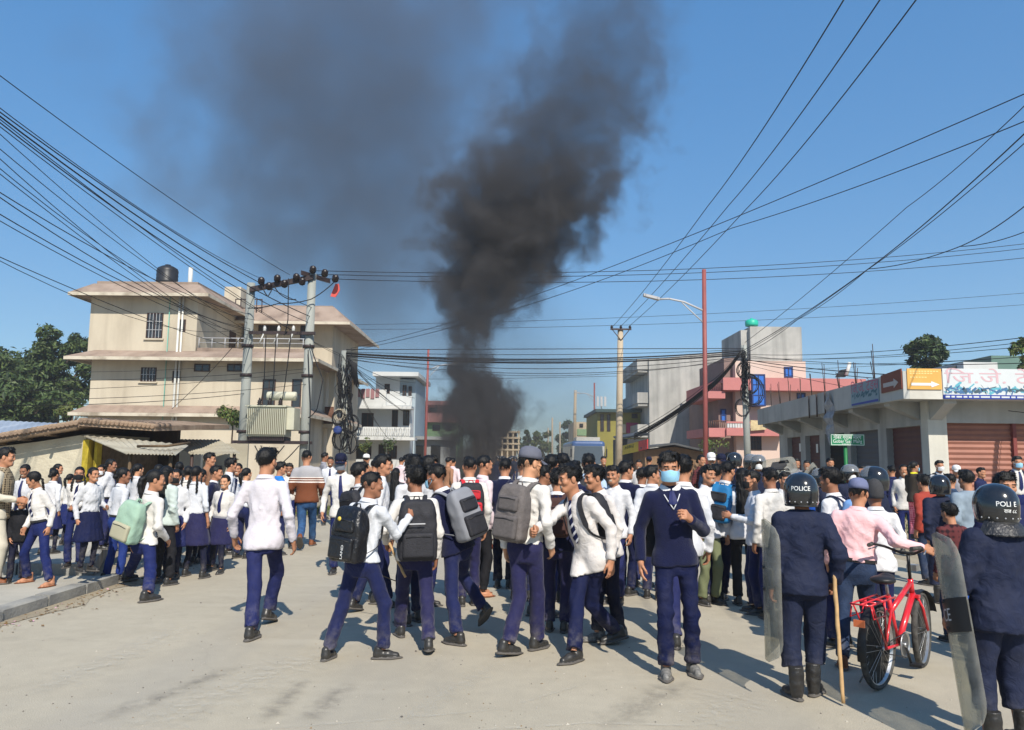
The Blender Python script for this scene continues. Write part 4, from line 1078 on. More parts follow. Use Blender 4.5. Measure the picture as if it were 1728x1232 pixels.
# --- pale three-storey house on the left
YH = 36.0
hx = lambda u, Y=YH: XU(u, Y); hz_ = lambda v, u=300, Y=YH: ZV(v, Y, u)
house = empty('house', (hx(320), YH, 0), 0, 'pale cream three-storey house with brownish eaves behind the transformer poles', 'house')
house_inv = Matrix.Translation((-house.location))
def HP_(name, m, *a):                         # part in world coordinates
    b = MB(); b.box(*a); o = b.build(name, m, house); o.matrix_parent_inverse = house_inv; return o
def adopt(o, root): o.parent = root; o.matrix_parent_inverse = Matrix.Translation(-root.location); return o
xa, xb, xc = hx(147), hx(508), hx(322)
z1, z2, z3 = hz_(702), hz_(604), hz_(500)
HP_('wall', M_PALE, xa, xb, YH, YH + 11, 0, z2)
HP_('wall', M_PALE, hx(138), xc, YH + .003, YH + 8, z2 + .02, z3 + .05)
xw0, xw1 = XU(408, 42), XU(556, 42)
zw = ZV(548, 42, 500)
HP_('wall', M_PALE, xw0, xw1, 42.0, 49, z2, zw)
for o in (eave(None, xa, xb, YH, YH + 10.9, z1 - .05, .36, .55), eave(None, hx(150), xb, YH + .001, YH + 10.8, z2 - .22, .38, .85), eave(None, hx(140), xc, YH, YH + 8, z3 - .14, .55, .70), eave(None, xw0, xw1, 42, 49, zw - .15, 1.0, 1.1)): adopt(o, house)
HP_('roof_slab', M_EAVE, hx(140) + .1, xc - .1, YH + .1, YH + 7.9, z3 + .3, z3 + .72)
HP_('roof_slab', M_EAVE, xw0 + .1, xw1 - .1, 42.1, 48.8, zw + .6, zw + 1.10)
HP_('stair_head', M_PALE, XU(372, 43), XU(400, 43), 42.5, 44.5, z3, ZV(487, 43, 385))
def HW(u0, u1, v0, v1, Y=YH, **k):
    o = window(None, XU(u0, Y), XU(u1, Y), Y, ZV(v1, Y, u0), ZV(v0, Y, u0), **k); adopt(o, house); return o
HW(236, 264, 528, 571, grille=M_GRILLE, nx=2, nz=1, sill=M_PALE); HW(290, 303, 539, 559, nx=1, nz=2); HW(232, 258, 620, 644, grille=M_GRILLE, nx=2, nz=1, sill=M_PALE); HW(286, 299, 626, 645, nx=1, nz=2)
HW(322, 349, 614, 627, nx=2, nz=1); HW(378, 413, 614, 627, nx=3, nz=1); HW(440, 462, 640, 690, nx=2, nz=3); HW(490, 506, 640, 692, nx=1, nz=2)
HW(428, 466, 536, 562, Y=42.0, nx=2, nz=1); HW(500, 520, 545, 575, Y=42.0, nx=1, nz=2)
# side door of the third storey
b = MB(); b.box(xc - .02, xc + .035, YH + 4.2, YH + 5.1, z2 + .2, z2 + 2.0); o = b.build('door', M_FRAME, None); adopt(o, house)
# terrace parapet, railing and drain pipes
HP_('parapet', M_EAVE, xc + .05, xb - .02, YH + .05, YH + .2, z2 + .18, z2 + .50)
b = MB(); zt = z2 + .98
b.tube([(xc + .05, YH + .12, zt), (xb - .05, YH + .12, zt)], .025, 6); b.tube([(xc + .05, YH + .12, zt - .22), (xb - .05, YH + .12, zt - .22)], .016, 6)
for i in range(9): x = xc + .1 + (xb - xc - .2) * i / 8; b.tube([(x, YH + .12, z2 + .5), (x, YH + .12, zt)], .02, 6)
adopt(b.build('railing', M_GRILLE, None), house)
for (u, m, r_) in ((292, M_PIPE, .055), (298, M_PIPE, .045), (275, M_TEALPIPE, .02)):
    b = MB(); x = hx(u); b.tube([(x, YH - .09, .3), (x, YH - .09, z3 + (.0 if u != 292 else .1))], r_, 8)
    adopt(b.build('drain_pipe', m, None), house)
b = MB(); b.tube([(hx(292), YH + .9, z3 + .3), (hx(292), YH + .9, hz_(444))], .11, 8); adopt(b.build('vent_pipe', M_PIPE, None), house)
b = MB(); x, y, zb = hx(266, YH + 4), YH + 4, ZV(480, YH + 4, 266)
b.lathe([(.52, 0), (.55, .15), (.53, .18), (.55, .3), (.53, .33), (.55, .5), (.53, .53), (.55, .7), (.50, .85), (.30, .97), (.16, 1.0), (.15, 1.06), (.01, 1.07)], 20, (x, y, zb)); b.build('water_tank', M_TANK, label='black plastic water tank on the roof of the pale three-storey house', cat='water tank')
# roof railing of the stair block
b = MB()
for i in range(6): x = XU(392 + i * 9, 42); b.tube([(x, 41.5, z3 - .2), (x, 41.5, z3 + 1.0)], .03, 6)
b.tube([(XU(392, 42), 41.5, z3 + 1.0), (XU(437, 42), 41.5, z3 + 1.0)], .03, 6); b.tube([(XU(392, 42), 41.5, z3 + .5), (XU(437, 42), 41.5, z3 + .5)], .02, 6)
adopt(b.build('roof_railing', M_STEEL, None), house)
# right wing low down: balcony with brown railing, yellow door
M_BRRAIL = mat('brown_balcony_rail', srgb(104, 72, 56), .6, .3)
xr0, xr1 = XU(505, 40), XU(563, 40)
HP_('wall', M_PALE, xb + .02, XU(560, 44), 44, 48.9, 0, z2)
HP_('balcony_slab', M_LIP, xb + .02, xr1, 40, 44, ZV(722, 40, 540), ZV(715, 40, 540))
b = MB()
for i in range(15): x = xb + .1 + (xr1 - xb - .15) * i / 14; b.tube([(x, 40.05, ZV(715, 40, 540)), (x, 40.05, ZV(687, 40, 540))], .018, 5)
b.tube([(xb + .1, 40.05, ZV(687, 40, 540)), (xr1 - .05, 40.05, ZV(687, 40, 540))], .03, 6); adopt(b.build('balcony_railing', M_BRRAIL, None), house)
HP_('column', M_PALE, xr1 - .35, xr1 - .05, 40.1, 40.4, 0, z2)
HP_('door', mat('yellow_ochre_door', srgb(176, 138, 44), .6, .3, var=.1), XU(536, 43.9), XU(558, 43.9), 43.9, 43.99, 0, 2.3)
HP_('plinth', M_LIP, xa + .02, xb - .02, YH - .06, YH, 0, .5)

# --- low roadside shack with tile roof and tin awnings
M_SHACK = ramp_mat('patchy_lime_plaster', [(.25, (.26, .21, .15)), (.42, (.46, .41, .31)), (.62, (.55, .50, .38)), (.8, (.60, .55, .44))], 1.6, .95, .6, 16, 9, .03)
M_TILE = ramp_mat('old_clay_roof_tile', [(.25, (.14, .095, .065)), (.5, (.30, .21, .145)), (.75, (.44, .34, .24))], 2.4, .95, .7, 30, 8, .03)
M_TIN = ramp_mat('weathered_tin_sheet', [(.25, (.24, .20, .14)), (.5, (.40, .365, .28)), (.75, (.52, .48, .38))], 1.1, .8, .3, 18, 8, .02, (.5, 1.4, 1))
M_BLUETIN = ramp_mat('blue_grey_tin_sheet', [(.25, (.20, .24, .29)), (.5, (.30, .35, .42)), (.75, (.42, .46, .50))], .8, .6, .2, 12, 7, .02, (2.5, .3, 1))
M_YELP = mat('faded_yellow_paint', srgb(178, 158, 52), .8, .2, var=.25, vscale=5)
M_WOODP = mat('weathered_wood', srgb(96, 80, 62), .9, .15, var=.3, vscale=8)
shack = empty('shack', (XU(70, 17), 17, 0), 0, 'low plastered roadside shack with sagging clay tile roof at far left', 'shack')
b = MB(); YS = 17.0
pl = [W(-90, 0, YS).x, W(146, 0, YS).x]
b.prism([(XU(-90, YS), YS, 0), (XU(146, YS), YS, 0), (XU(146, YS), YS, ZV(733, YS, 146)), (XU(70, YS), YS, ZV(745, YS, 70)), (XU(-90, YS), YS, ZV(766, YS, 0))], (0, 5.5, 0)); adopt(b.build('wall', M_SHACK, None), shack)
# sloping tile roof: courses of tiles along the gable and to the right
A0, A1 = Vector((XU(-90, YS), YS - .35, ZV(764, YS, 0))), Vector((XU(148, YS), YS - .35, ZV(722, YS, 146)))
b = MB(); b.prism([A0, A1, A1 + Vector((0, 0, .10)), A0 + Vector((0, 0, .10))], (0, 6, .25)); adopt(b.build('roof', M_TILE, None), shack)
B1 = Vector((XU(255, YS), YS + .2, ZV(727, YS, 255)))
b = MB(); b.prism([A1 + Vector((0, .0, .03)), B1, B1 + Vector((0, 0, .12)), A1 + Vector((0, 0, .16))], (0, 4.5, .2)); adopt(b.build('roof', M_TILE, None), shack)
rt = random.Random(3); tl = MB(); tl.lathe([(.055, 0), (.065, .30)], 8, (0, 0, 0)); tlm = tl.mesh('roof_tile', M_TILE)
nT = 0
for (P0, P1, nn) in ((A0 + Vector((0, 0, .1)), A1 + Vector((0, 0, .1)), 34), (A1 + Vector((0, 0, .14)), B1 + Vector((0, 0, .1)), 17)):
    for i in range(nn):
        for row in range(3):
            p = P0.lerp(P1, (i + .5) / nn) + Vector((rt.uniform(-.01, .01), -.06 + row * .26, row * .012 + rt.uniform(0, .015)))
            o = link('roof_tile', tlm, None); o.rotation_euler = (math.radians(-88), rt.uniform(-.05, .05), rt.uniform(-.06, .06)); o.location = p; adopt(o, shack); nT += 1
b = MB(); b.tube([A0 + Vector((0, -.03, -.03)), A1 + Vector((0, -.03, -.03))], .04, 6)
for t in (.2, .45, .62, .8): p = A0.lerp(A1, t); b.tube([p + Vector((0, -.15, -.06)), p + Vector((0, .3, -.06))], .035, 6)
adopt(b.build('roof_pole', M_WOODP, None), shack)
b = MB(); b.box(XU(143, YS), XU(153, YS), YS - .02, YS + .3, 0, ZV(742, YS, 150)); b.box(XU(158, YS), XU(163, YS), YS + .1, YS + .3, 0, ZV(744, YS, 150)); adopt(b.build('painted_pier', M_YELP, None), shack)
b = MB(); b.box(XU(165, YS), XU(172, YS + .5), YS + .3, YS + 3.0, 0, 2.0); adopt(b.build('wall', M_WOODP, None), shack)
b = MB(); b.box(XU(160, YS + 3), XU(300, YS + 3), YS + 3, YS + 3.2, 0, 2.3); adopt(b.build('back_wall', mat('dark_timber_wall', srgb(58, 48, 40), .9, .2, var=.3, vscale=3), None), shack)
def tin(name, pts, label, m=M_TIN, ribs=14):
    a, b_, c, d = [Vector(p) for p in pts]; q = MB(); n = ribs * 2; vs_ = []
    for i in range(n + 1):
        t = i / n; o_ = Vector((0, 0, .012 if i % 2 else -.012)); sag = Vector((0, 0, -.05 * math.sin(math.pi * t)))
        for p, k in ((a.lerp(b_, t), 0), (a.lerp(b_, t).lerp(d.lerp(c, t), .5), 1), (d.lerp(c, t), 0)): vs_.append(p + o_ + sag * k)
    m0 = len(vs_); vs_ += [p - Vector((0, 0, .012)) for p in vs_]
    fs = [(i * 3 + j, (i + 1) * 3 + j, (i + 1) * 3 + j + 1, i * 3 + j + 1) for i in range(n) for j in range(2)]
    q._add(vs_, fs + [tuple(m0 + k for k in f[::-1]) for f in fs] + [(i * 3 + e, m0 + i * 3 + e, m0 + i * 3 + 3 + e, i * 3 + 3 + e) for i in range(n) for e in (0, 2)])
    return q.build(name, m, None)
aw = empty('awning', (XU(230, 16), 16, 0), 0, 'dusty tin awning on posts over the dark shop beside the yellow pier', 'awning')
adopt(tin('tin_sheet', [W(137, 733, 17), W(318, 751, 17.2), W(296, 767, 15.2), W(214, 765, 15.2)], ''), aw)
for u in (222, 290):
    b = MB(); x = XU(u, 15.4); b.tube([(x, 15.4, .27 if u < 240 else 0), (x + .02, 15.4, ZV(764, 15.4, u))], .035, 7); adopt(b.build('post', M_WOODP, None), aw)
b = MB(); b.tube([W(232, 757, 16.2) + Vector((0, 0, .05)), W(280, 757, 15.9) + Vector((0, 0, .05)), W(320, 752, 16.6) + Vector((0, 0, .06))], .03, 6); adopt(b.build('pole_on_roof', M_WOODP, None), aw)
aw2 = empty('awning', (XU(350, 20), 20, 0), 0, 'sagging grey tin awning with black posts between the shack and the transformer', 'awning')
adopt(tin('tin_sheet', [W(285, 741, 21), W(372, 742, 21.5), W(408, 765, 19.2), W(322, 766, 19.2)], ''), aw2)
for u in (327, 398):
    b = MB(); x = XU(u, 19.3); b.tube([(x, 19.3, 0), (x, 19.3, ZV(764, 19.3, u))], .04, 7); adopt(b.build('post', M_STEEL, None), aw2)
b = MB(); b.box(XU(278, 22), XU(342, 22), 22, 22.15, 0, ZV(757, 22, 300)); adopt(b.build('white_sheet_wall', mat('whitewashed_board', (.6, .58, .52), .9, .2, var=.08, vscale=2), None), aw2)
b = MB(); b.box(XU(342, 22.5), XU(420, 22.5), 22.5, 22.6, 0, 2.0); adopt(b.build('back_wall', M_TIN, None), aw2)
ts = empty('tin_roof_shed', (XU(40, 22), 24, 0), 0, 'blue-grey corrugated tin roof shed behind the plastered shack', 'shed')
adopt(tin('tin_sheet', [W(-120, 704, 27), W(140, 716, 27), W(120, 742, 22.2), W(-160, 748, 22.2)], '', M_BLUETIN, 26), ts)
b = MB(); b.box(XU(-110, 24), XU(115, 24), 23, 26.5, 0, ZV(742, 23, 60)); adopt(b.build('wall', M_SHACK, None), ts)

# --- white two-storey house beyond the tangled cable pole
M_WHITEW = ramp_mat('white_wall_paint', [(.3, (.50, .51, .50)), (.5, (.58, .59, .58)), (.75, (.64, .64, .62))], .8, .9, .1, 30, 8, .01, (1, 1, .4))
M_WSHADE = mat('white_wall_shaded_tone', srgb(158, 172, 180), .9, .2, var=.06, vscale=1)  # shaded side of the white house, its bluish shade put into the colour
M_PINKW = mat('faded_pink_cloth', srgb(150, 112, 114), .9, .2)
YW = 50.0
wh = empty('house', (XU(650, YW), YW, 0), 0, 'white two-storey house with balustrade balcony behind the tangled cable pole', 'house')
def part(root, name, m, u0, u1, v0, v1, Y, dp, uc=None, zb=None):
    b = MB(); b.box(XU(u0, Y), XU(u1, Y), Y, Y + dp, ZV(v1, Y, u0) if zb is None else zb, ZV(v0, Y, u0)); o = b.build(name, m, None); return adopt(o, root)
part(wh, 'wall', M_WHITEW, 596, 692, 684, 0, YW + 1.2, 8, zb=0)
part(wh, 'wall', M_WHITEW, 632, 673, 634, 686, YW + 3, 6)
part(wh, 'wall', M_WSHADE, 673.5, 700, 640, 0, YW + 3.1, 6, zb=0)
part(wh, 'roof_slab', M_WHITEW, 626, 704, 627, 634, YW + 2, 8)
part(wh, 'parapet', M_WHITEW, 592, 650, 657, 684, YW, .2); part(wh, 'parapet', M_WHITEW, 650, 694, 668, 684, YW + 1, .2)
part(wh, 'balcony_slab', M_WHITEW, 592, 694, 684, 689, YW - .1, 1.4); part(wh, 'balcony_slab', M_WHITEW, 592, 700, 737, 742, YW - .1, 1.4)
bm_ = MB(); bm_.lathe([(.05, 0), (.09, .12), (.04, .3), (.08, .5), (.05, .6)], 8); blm = bm_.mesh('baluster', M_WHITEW)
zb0 = ZV(737, YW, 650)
for i in range(24):
    o = link('baluster', blm, None); o.location = (XU(601 + i * 3.9, YW), YW + .05, zb0); adopt(o, wh)
part(wh, 'hand_rail', M_WHITEW, 599, 693, 720, 723, YW, .15)
for a in ((610, 630, 697, 722), (661, 671, 690, 720), (680, 690, 690, 718), (603, 628, 752, 774), (640, 652, 750, 775), (655, 671, 752, 774)):
    o = window(None, XU(a[0], YW + 1.2), XU(a[1], YW + 1.2), YW + 1.2, ZV(a[3], YW + 1.2, a[0]), ZV(a[2], YW + 1.2, a[0]), nx=2, nz=1, t=.08); adopt(o, wh)
for a in ((647, 656, 648, 664), (678, 684, 650, 672), (688, 693, 652, 674)):
    o = window(None, XU(a[0], YW + 3), XU(a[1], YW + 3), YW + 3, ZV(a[3], YW + 3, a[0]), ZV(a[2], YW + 3, a[0]), nx=1, nz=2, t=.07); adopt(o, wh)
b = MB()
for i in range(5): x = XU(600 + i * 8, YW); b.box(x, x + .24, YW - .06, YW - .02, ZV(661, YW, 610) - .35 - .1 * (i % 2), ZV(656, YW, 610))
b.build('washing', M_PINKW, label='pink washing hung over the parapet of the white house', cat='washing')
# grey low block in front of the green house
M_GREYB = mat('grey_cement_block_wall', srgb(128, 130, 130), .9, .2, var=.12, vscale=1.2)
lb = empty('low_building', (XU(720, 54), 54, 0), 0, 'low grey cement building right of the white house', 'building')
part(lb, 'wall', M_GREYB, 692, 760, 741, 0, 54, 6, zb=0); part(lb, 'roof_slab', M_GREYB, 688, 764, 736, 741.5, 53.5, 7); part(lb, 'door', M_DARK, 702, 716, 752, 0, 53.95, .1, zb=0); part(lb, 'door', M_DARK, 728, 744, 752, 0, 53.95, .1, zb=0)
# green and pink house
M_GREENW = mat('pale_green_wall', srgb(138, 164, 124), .9, .2, var=.08, vscale=1)
M_PINKB = mat('faded_salmon_paint', srgb(196, 140, 132), .9, .2, var=.1, vscale=1.2)
gh = empty('house', (XU(735, 66), 66, 0), 0, 'pale green house with salmon roof bands half hidden by smoke', 'house')
part(gh, 'wall', M_GREENW, 700, 772, 712, 0, 66, 8, zb=0); part(gh, 'wall', M_PINKB, 704, 766, 684, 700, 68, 6); part(gh, 'roof_band', M_PINKB, 700, 770, 697, 712, 65.4, 8); part(gh, 'roof_slab', M_PINKB, 702, 768, 676, 683, 67, 7); part(gh, 'balcony_slab', M_GREENW, 698, 762, 728, 737, 65, 1.0)
for a in ((730, 743, 717, 727), (708, 718, 717, 727), (752, 762, 717, 727)):
    o = window(None, XU(a[0], 66), XU(a[1], 66), 66, ZV(a[3], 66, a[0]), ZV(a[2], 66, a[0]), nx=2, nz=1, t=.08); adopt(o, gh)
b = MB(); b.box(XU(724, 68), XU(737, 68), 67.9, 67.98, ZV(695, 68, 730), ZV(688, 68, 730)); adopt(b.build('vent_opening', M_DARK, None), gh)
# long far apartment block with columns and galleries
M_BEIGE = mat('beige_far_wall', srgb(196, 178, 150), .9, .2, var=.1, vscale=.6)
fb = empty('apartment_block', (XU(850, 105), 105, 0), 0, 'far beige block of galleries and columns behind the smoke', 'building')
part(fb, 'wall', M_BEIGE, 800, 872, 727, 0, 105, 10, zb=0)
for i, v in enumerate((727, 737, 747, 757)): part(fb, 'gallery_slab', M_BEIGE, 798, 878, v, v + 2.5, 103, 2)
for i in range(9): part(fb, 'column', M_BEIGE, 800 + i * 9.3, 802.4 + i * 9.3, 727, 0, 103.1, .4, zb=0)
for i in range(8):
    for v in (730, 740, 750): part(fb, 'window', M_DARK, 803.5 + i * 9.3, 807.5 + i * 9.3, v, v + 6, 104.93, .05)
# yellow-green shop house with sign boards
M_YGW = mat('mustard_green_wall', srgb(150, 142, 74), .9, .2, var=.1, vscale=1)
yg = empty('house', (XU(1050, 62), 62, 0), 0, 'mustard yellow-green shop house with dark roof edge beyond the bus', 'house')
part(yg, 'wall', M_YGW, 1008, 1092, 695, 0, 62, 9, zb=0); part(yg, 'roof_slab', mat('dark_green_roof_edge', srgb(64, 84, 84), .7), 1005, 1094, 690, 695, 61.3, 10)
for a in ((1013, 1019, 699, 728), (1024, 1030, 699, 728), (1066, 1076, 698, 706), (1040, 1050, 700, 708)):
    o = window(None, XU(a[0], 62), XU(a[1], 62), 62, ZV(a[3], 62, a[0]), ZV(a[2], 62, a[0]), nx=1, nz=2, t=.08); adopt(o, yg)
part(yg, 'wall_sign', mat('magenta_sign', srgb(170, 60, 96), .6), 1057, 1077, 713, 731, 61.8, .1); part(yg, 'wall_sign', mat('cream_sign', srgb(206, 190, 160), .6, var=.3, vscale=3), 1048, 1056, 716, 731, 61.8, .1)
b = MB(); x, zt = XU(1015, 63), ZV(690, 63, 1015)
for dx in (-.3, 0, .3): b.box(x + dx - .09, x + dx + .09, 62.9, 63.05, zt + .2, zt + 1.0)
b.tube([(x, 63, zt), (x, 63, zt + .5)], .05, 6); b.build('cell_antenna', mat('antenna_white', (.55, .56, .58), .5), label='white three-panel antenna on the mustard shop house roof', cat='antenna')
fs_ = empty('house', (XU(985, 90), 90, 0), 0, 'small far cream and green house behind the leaning wooden pole', 'house')
part(fs_, 'wall', M_BEIGE, 968, 1000, 712, 0, 90, 8, zb=0); part(fs_, 'shutter', M_GREENW, 974, 996, 724, 735, 89.9, .05); part(fs_, 'window', M_DARK, 978, 984, 715, 721, 89.9, .05)
# --- raw concrete building
M_CONC = ramp_mat('bare_stained_concrete', [(.28, (.30, .30, .28)), (.5, (.42, .41, .385)), (.75, (.52, .51, .47))], .55, .92, .3, 14, 9, .02, extra=stains)
cb = empty('building', (XU(1160, 58), 58, 0), 0, 'bare grey concrete building without windows behind the red lamp post', 'building')
b = MB(); YC = 58.0
b.prism([(XU(1096, YC), YC, 0), (XU(1245, YC), YC, 0), (XU(1245, YC), YC, ZV(592, YC, 1240)), (XU(1096, YC), YC, ZV(606, YC, 1100))], (0, 12, 0)); adopt(b.build('wall', M_CONC, None), cb)
for v0, v1 in ((606, 623), (662, 680), (716, 733)):
    part(cb, 'balcony_parapet', M_CONC, 1076, 1095.5, v0, v1, YC + .2, 9); part(cb, 'balcony_slab', M_CONC, 1077, 1095.5, v1 + .3, v1 + 5, YC + .3, 9)
# --- pink building with blue windows and concrete stair tower
M_PEACH = ramp_mat('peach_wall_paint', [(.3, (.54, .40, .335)), (.5, (.62, .475, .40)), (.75, (.67, .52, .445))], .5, .9, .1, 20, 8, .01, (1, 1, .3))
M_ROSE = mat('rose_band_paint', srgb(188, 122, 118), .85, .2, var=.06, vscale=1)
M_BLUEF = mat('dark_blue_frame', srgb(38, 52, 96), .5, .3); M_BLUEP = mat('bright_blue_shutter', srgb(44, 104, 190), .45, .4, var=.08)
M_PSHADE = mat('brown_grey_side_in_shade', srgb(132, 112, 106), .9, .2, var=.1, vscale=1)  # left side of the pink house, with its shade mixed into the tone
YP = 48.0
pb = empty('house', (XU(1320, YP), YP, 0), 0, 'pink and peach house with bright blue windows and concrete stair tower', 'house')
part(pb, 'wall', M_PEACH, 1242, 1462, 658, 0, YP, 9, zb=0); part(pb, 'wall', M_PSHADE, 1213, 1241.6, 660, 0, YP + .6, 8, zb=0)
part(pb, 'wall', M_PEACH, 1243, 1363, 609, 637, YP + .02, 7); part(pb, 'wall', M_PSHADE, 1224, 1242.6, 604, 637, YP + .6, 6.4)
part(pb, 'roof_band', M_ROSE, 1222, 1465, 637, 658, YP - .9, 10.0); part(pb, 'balcony_band', M_ROSE, 1226, 1325, 722, 735, YP - .9, .9); part(pb, 'hand_rail', M_ROSE, 1226, 1325, 711, 714, YP - .85, .12)
bm_ = MB(); bm_.box(-.06, .06, 0, .08, 0, .32); blm2 = bm_.mesh('baluster', M_WHITEW)
for i in range(22):
    o = link('baluster', blm2, None); o.location = (XU(1229 + i * 4.4, YP - .8), YP - .82, ZV(722, YP - .8, 1270)); adopt(o, pb)
for v0, v1 in ((650, 672), (712, 737)):
    part(pb, 'side_balcony', M_ROSE, 1196, 1225, v0 + 10, v1, YP - .7, 6)
    b = MB()
    for i in range(9): x = XU(1198 + i * 3.1, YP - .7); b.tube([(x, YP - .65, ZV(v0 + 10, YP, 1200)), (x, YP - .65, ZV(v0 - 1, YP, 1200))], .025, 5)
    b.tube([(XU(1198, YP), YP - .65, ZV(v0 - 1, YP, 1200)), (XU(1224, YP), YP - .65, ZV(v0 - 1, YP, 1200))], .03, 5); adopt(b.build('railing', M_BRRAIL, None), pb)
part(pb, 'wall', M_CONC, 1270, 1358, 551, 608.6, YP + 1, 5); part(pb, 'wall', M_CONC, 1254, 1269.6, 557, 608.6, YP + 1.4, 4.6)
for a, kw in (((1262, 1285, 634, 687), dict(nz=3, nx=2)), ((1326, 1341, 619, 637), dict(nx=2, nz=1)), ((1346, 1361, 663, 674), dict(nx=2, nz=1)), ((1216, 1226, 690, 712), dict(nx=1, nz=2))):
    Yw = YP - .92 if a[0] == 1262 and False else (YP if a[0] > 1240 else YP + .6)
    o = window(None, XU(a[0], Yw), XU(a[1], Yw), Yw - (.0 if a[0] != 1262 else .95), ZV(a[3], Yw, a[0]), ZV(a[2], Yw, a[0]), fm=M_BLUEF, gl=M_BLUEP, t=.09, depth=.05 if a[0] != 1262 else .9, **kw); adopt(o, pb)
o = window(None, XU(1266, YP), XU(1284, YP), YP, ZV(760, YP, 1270), ZV(727, YP, 1270), grille=M_STEEL, nx=2, nz=2); adopt(o, pb)
b = MB(); b.lathe([(.40, 0), (.42, .1), (.42, .32), (.30, .42), (.10, .46), (.09, .52), (.01, .53)], 16, (XU(1273, YP + 2), YP + 2, ZV(551, YP + 2, 1273) + .02)); b.build('water_tank', mat('turquoise_tank', srgb(40, 178, 150), .45, .4), label='small turquoise water tank on top of the concrete stair tower', cat='water tank')
b = MB(); b.lathe([(.02, 0), (.35, .08), (.42, .2)], 14, (XU(1300, 45), 45, 0)); 
sb = MB(); sb.prism([(XU(1266, 47), 46.9, ZV(727, 47, 1266)), (XU(1292, 47), 46.9, ZV(725, 47, 1292)), (XU(1293, 47), 46.9, ZV(711, 47, 1293)), (XU(1266, 47), 46.9, ZV(709, 47, 1266))], (0, .05, 0)); sb.build('torn_sign', mat('torn_cream_board', srgb(198, 178, 138), .9, .2, var=.25, vscale=5), label='torn cream board hanging on the pink house balcony', cat='sign')
# --- dark shed with pitched metal roof, and the yellow and red banner
M_SHEDR = mat('dark_grey_metal_roof', srgb(72, 74, 76), .6, .4, var=.2, vscale=1.5)
M_BRICKW = mat('brown_brick_wall', srgb(134, 108, 84), .9, .2, var=.2, vscale=3)
sd = empty('shed', (XU(1140, 40), 40, 0), 0, 'low brown shed with pitched dark metal roof before the concrete building', 'shed')
Yd = 40.0
b = MB(); b.prism([(XU(1088, Yd), Yd, 0), (XU(1192, Yd), Yd, 0), (XU(1192, Yd), Yd, ZV(764, Yd, 1190)), (XU(1138, Yd), Yd, ZV(754, Yd, 1138)), (XU(1088, Yd), Yd, ZV(760, Yd, 1088))], (0, 5, 0)); adopt(b.build('wall', M_BRICKW, None), sd)
for u0, v0, u1, v1 in ((1082, 758, 1138, 750.5), (1138, 750.5, 1196, 763.5)):
    b = MB(); p, q = W(u0, v0, Yd - .5), W(u1, v1, Yd - .5); b.prism([p, q, q + Vector((0, 0, .10)), p + Vector((0, 0, .10))], (0, 6, 0)); adopt(b.build('roof_slope', M_SHEDR, None), sd)
bk = empty('kiosk', (XU(1065, 42), 42, 0), 0, 'dark roadside kiosk with yellow and red banner by the cream pole', 'kiosk')
b = MB(); b.box(XU(1046, 44), XU(1092, 44), 44, 47, 0, ZV(741, 44, 1080)); adopt(b.build('wall', mat('dark_kiosk_wall', srgb(60, 62, 64), .8), None), bk)
b = MB(); p, q = W(1040, 742, 43.5), W(1094, 734, 38); b.prism([p, q, q + Vector((0, 0, .09)), p + Vector((0, 0, .09))], (.3, 3.5, .2)); adopt(b.build('roof', M_SHEDR, None), bk)
p0, p1, p2, p3 = W(1048, 768, 43.4), W(1074, 761.5, 40.6), W(1091, 757, 38.4), None
def ban(m, a0, a1, v00, v01, v10, v11):
    b = MB(); A, B_, C, D = W(a0[0], v01, a0[1]), W(a1[0], v11, a1[1]), W(a1[0], v10, a1[1]), W(a0[0], v00, a0[1]); b.prism([A, B_, C, D], (.06, .06, 0)); return b.build('banner', m, None)
o = adopt(ban(mat('yellow_banner', srgb(214, 186, 60), .6, .2, var=.08, vscale=2), (1048, 43.4), (1077, 40.2), 753, 768, 745, 761.5), bk); adopt(ban(mat('red_banner', srgb(206, 74, 74), .6, .2, var=.15, vscale=3), (1077.2, 40.18), (1092, 38.4), 745, 761.3, 741, 757.5), bk)
b = MB(); rb = random.Random(2)
for i in range(9):
    u = 1055 + i * 1.7; Y = 43.4 - (u - 1048) / 29 * 3.2 - .05; v = 757.5 - (u - 1048) * .25; h_ = rb.uniform(1.2, 3.2); b.tube([W(u, v + h_, Y), W(u + rb.uniform(-.5, 1.4), v - h_, Y), W(u + 1.6, v - h_ * .3, Y)], .035, 5)
adopt(b.build('banner_marks', mat('dark_green_ink', srgb(46, 72, 40), .6), None), bk)

# --- corner shop building on the right
M_SHOPW = ramp_mat('shade_grey_cement', [(.3, (.32, .325, .31)), (.5, (.43, .43, .41)), (.75, (.50, .50, .465))], .7, .92, .2, 20, 8, .01, extra=lambda nt, tc, col: stains(nt, tc, col, (.21, .205, .19), .5, .6))  # shade of the street side is put into this grey; lit front is paler
M_SHOPL = ramp_mat('offwhite_cement_paint', [(.3, (.52, .50, .44)), (.5, (.61, .59, .52)), (.75, (.67, .645, .57))], .9, .92, .15, 20, 8, .01, extra=lambda nt, tc, col: stains(nt, tc, col, (.34, .32, .27), .5, .55))
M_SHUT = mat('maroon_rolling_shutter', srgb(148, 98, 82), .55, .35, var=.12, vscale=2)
M_SHUTD = mat('shaded_maroon_shutter', srgb(92, 58, 56), .6, .3, var=.12, vscale=2)  # darkened copy of the front shutter colour, painting in the side's shade
YF = 18.0; SL = .089
xF = XU(1566, YF)
side_x = lambda Y: xF + SL * (Y - YF)
def side_Y(u):
    lo, hi = 14., 60.
    for _ in range(40):
        m_ = (lo + hi) / 2
        if XU(u, m_) > side_x(m_): hi = m_
        else: lo = m_
    return lo
shop = empty('shop_building', (xF, YF, 0), 0, 'grey flat-roofed corner shop row with rolling shutters and painted signboards', 'building')
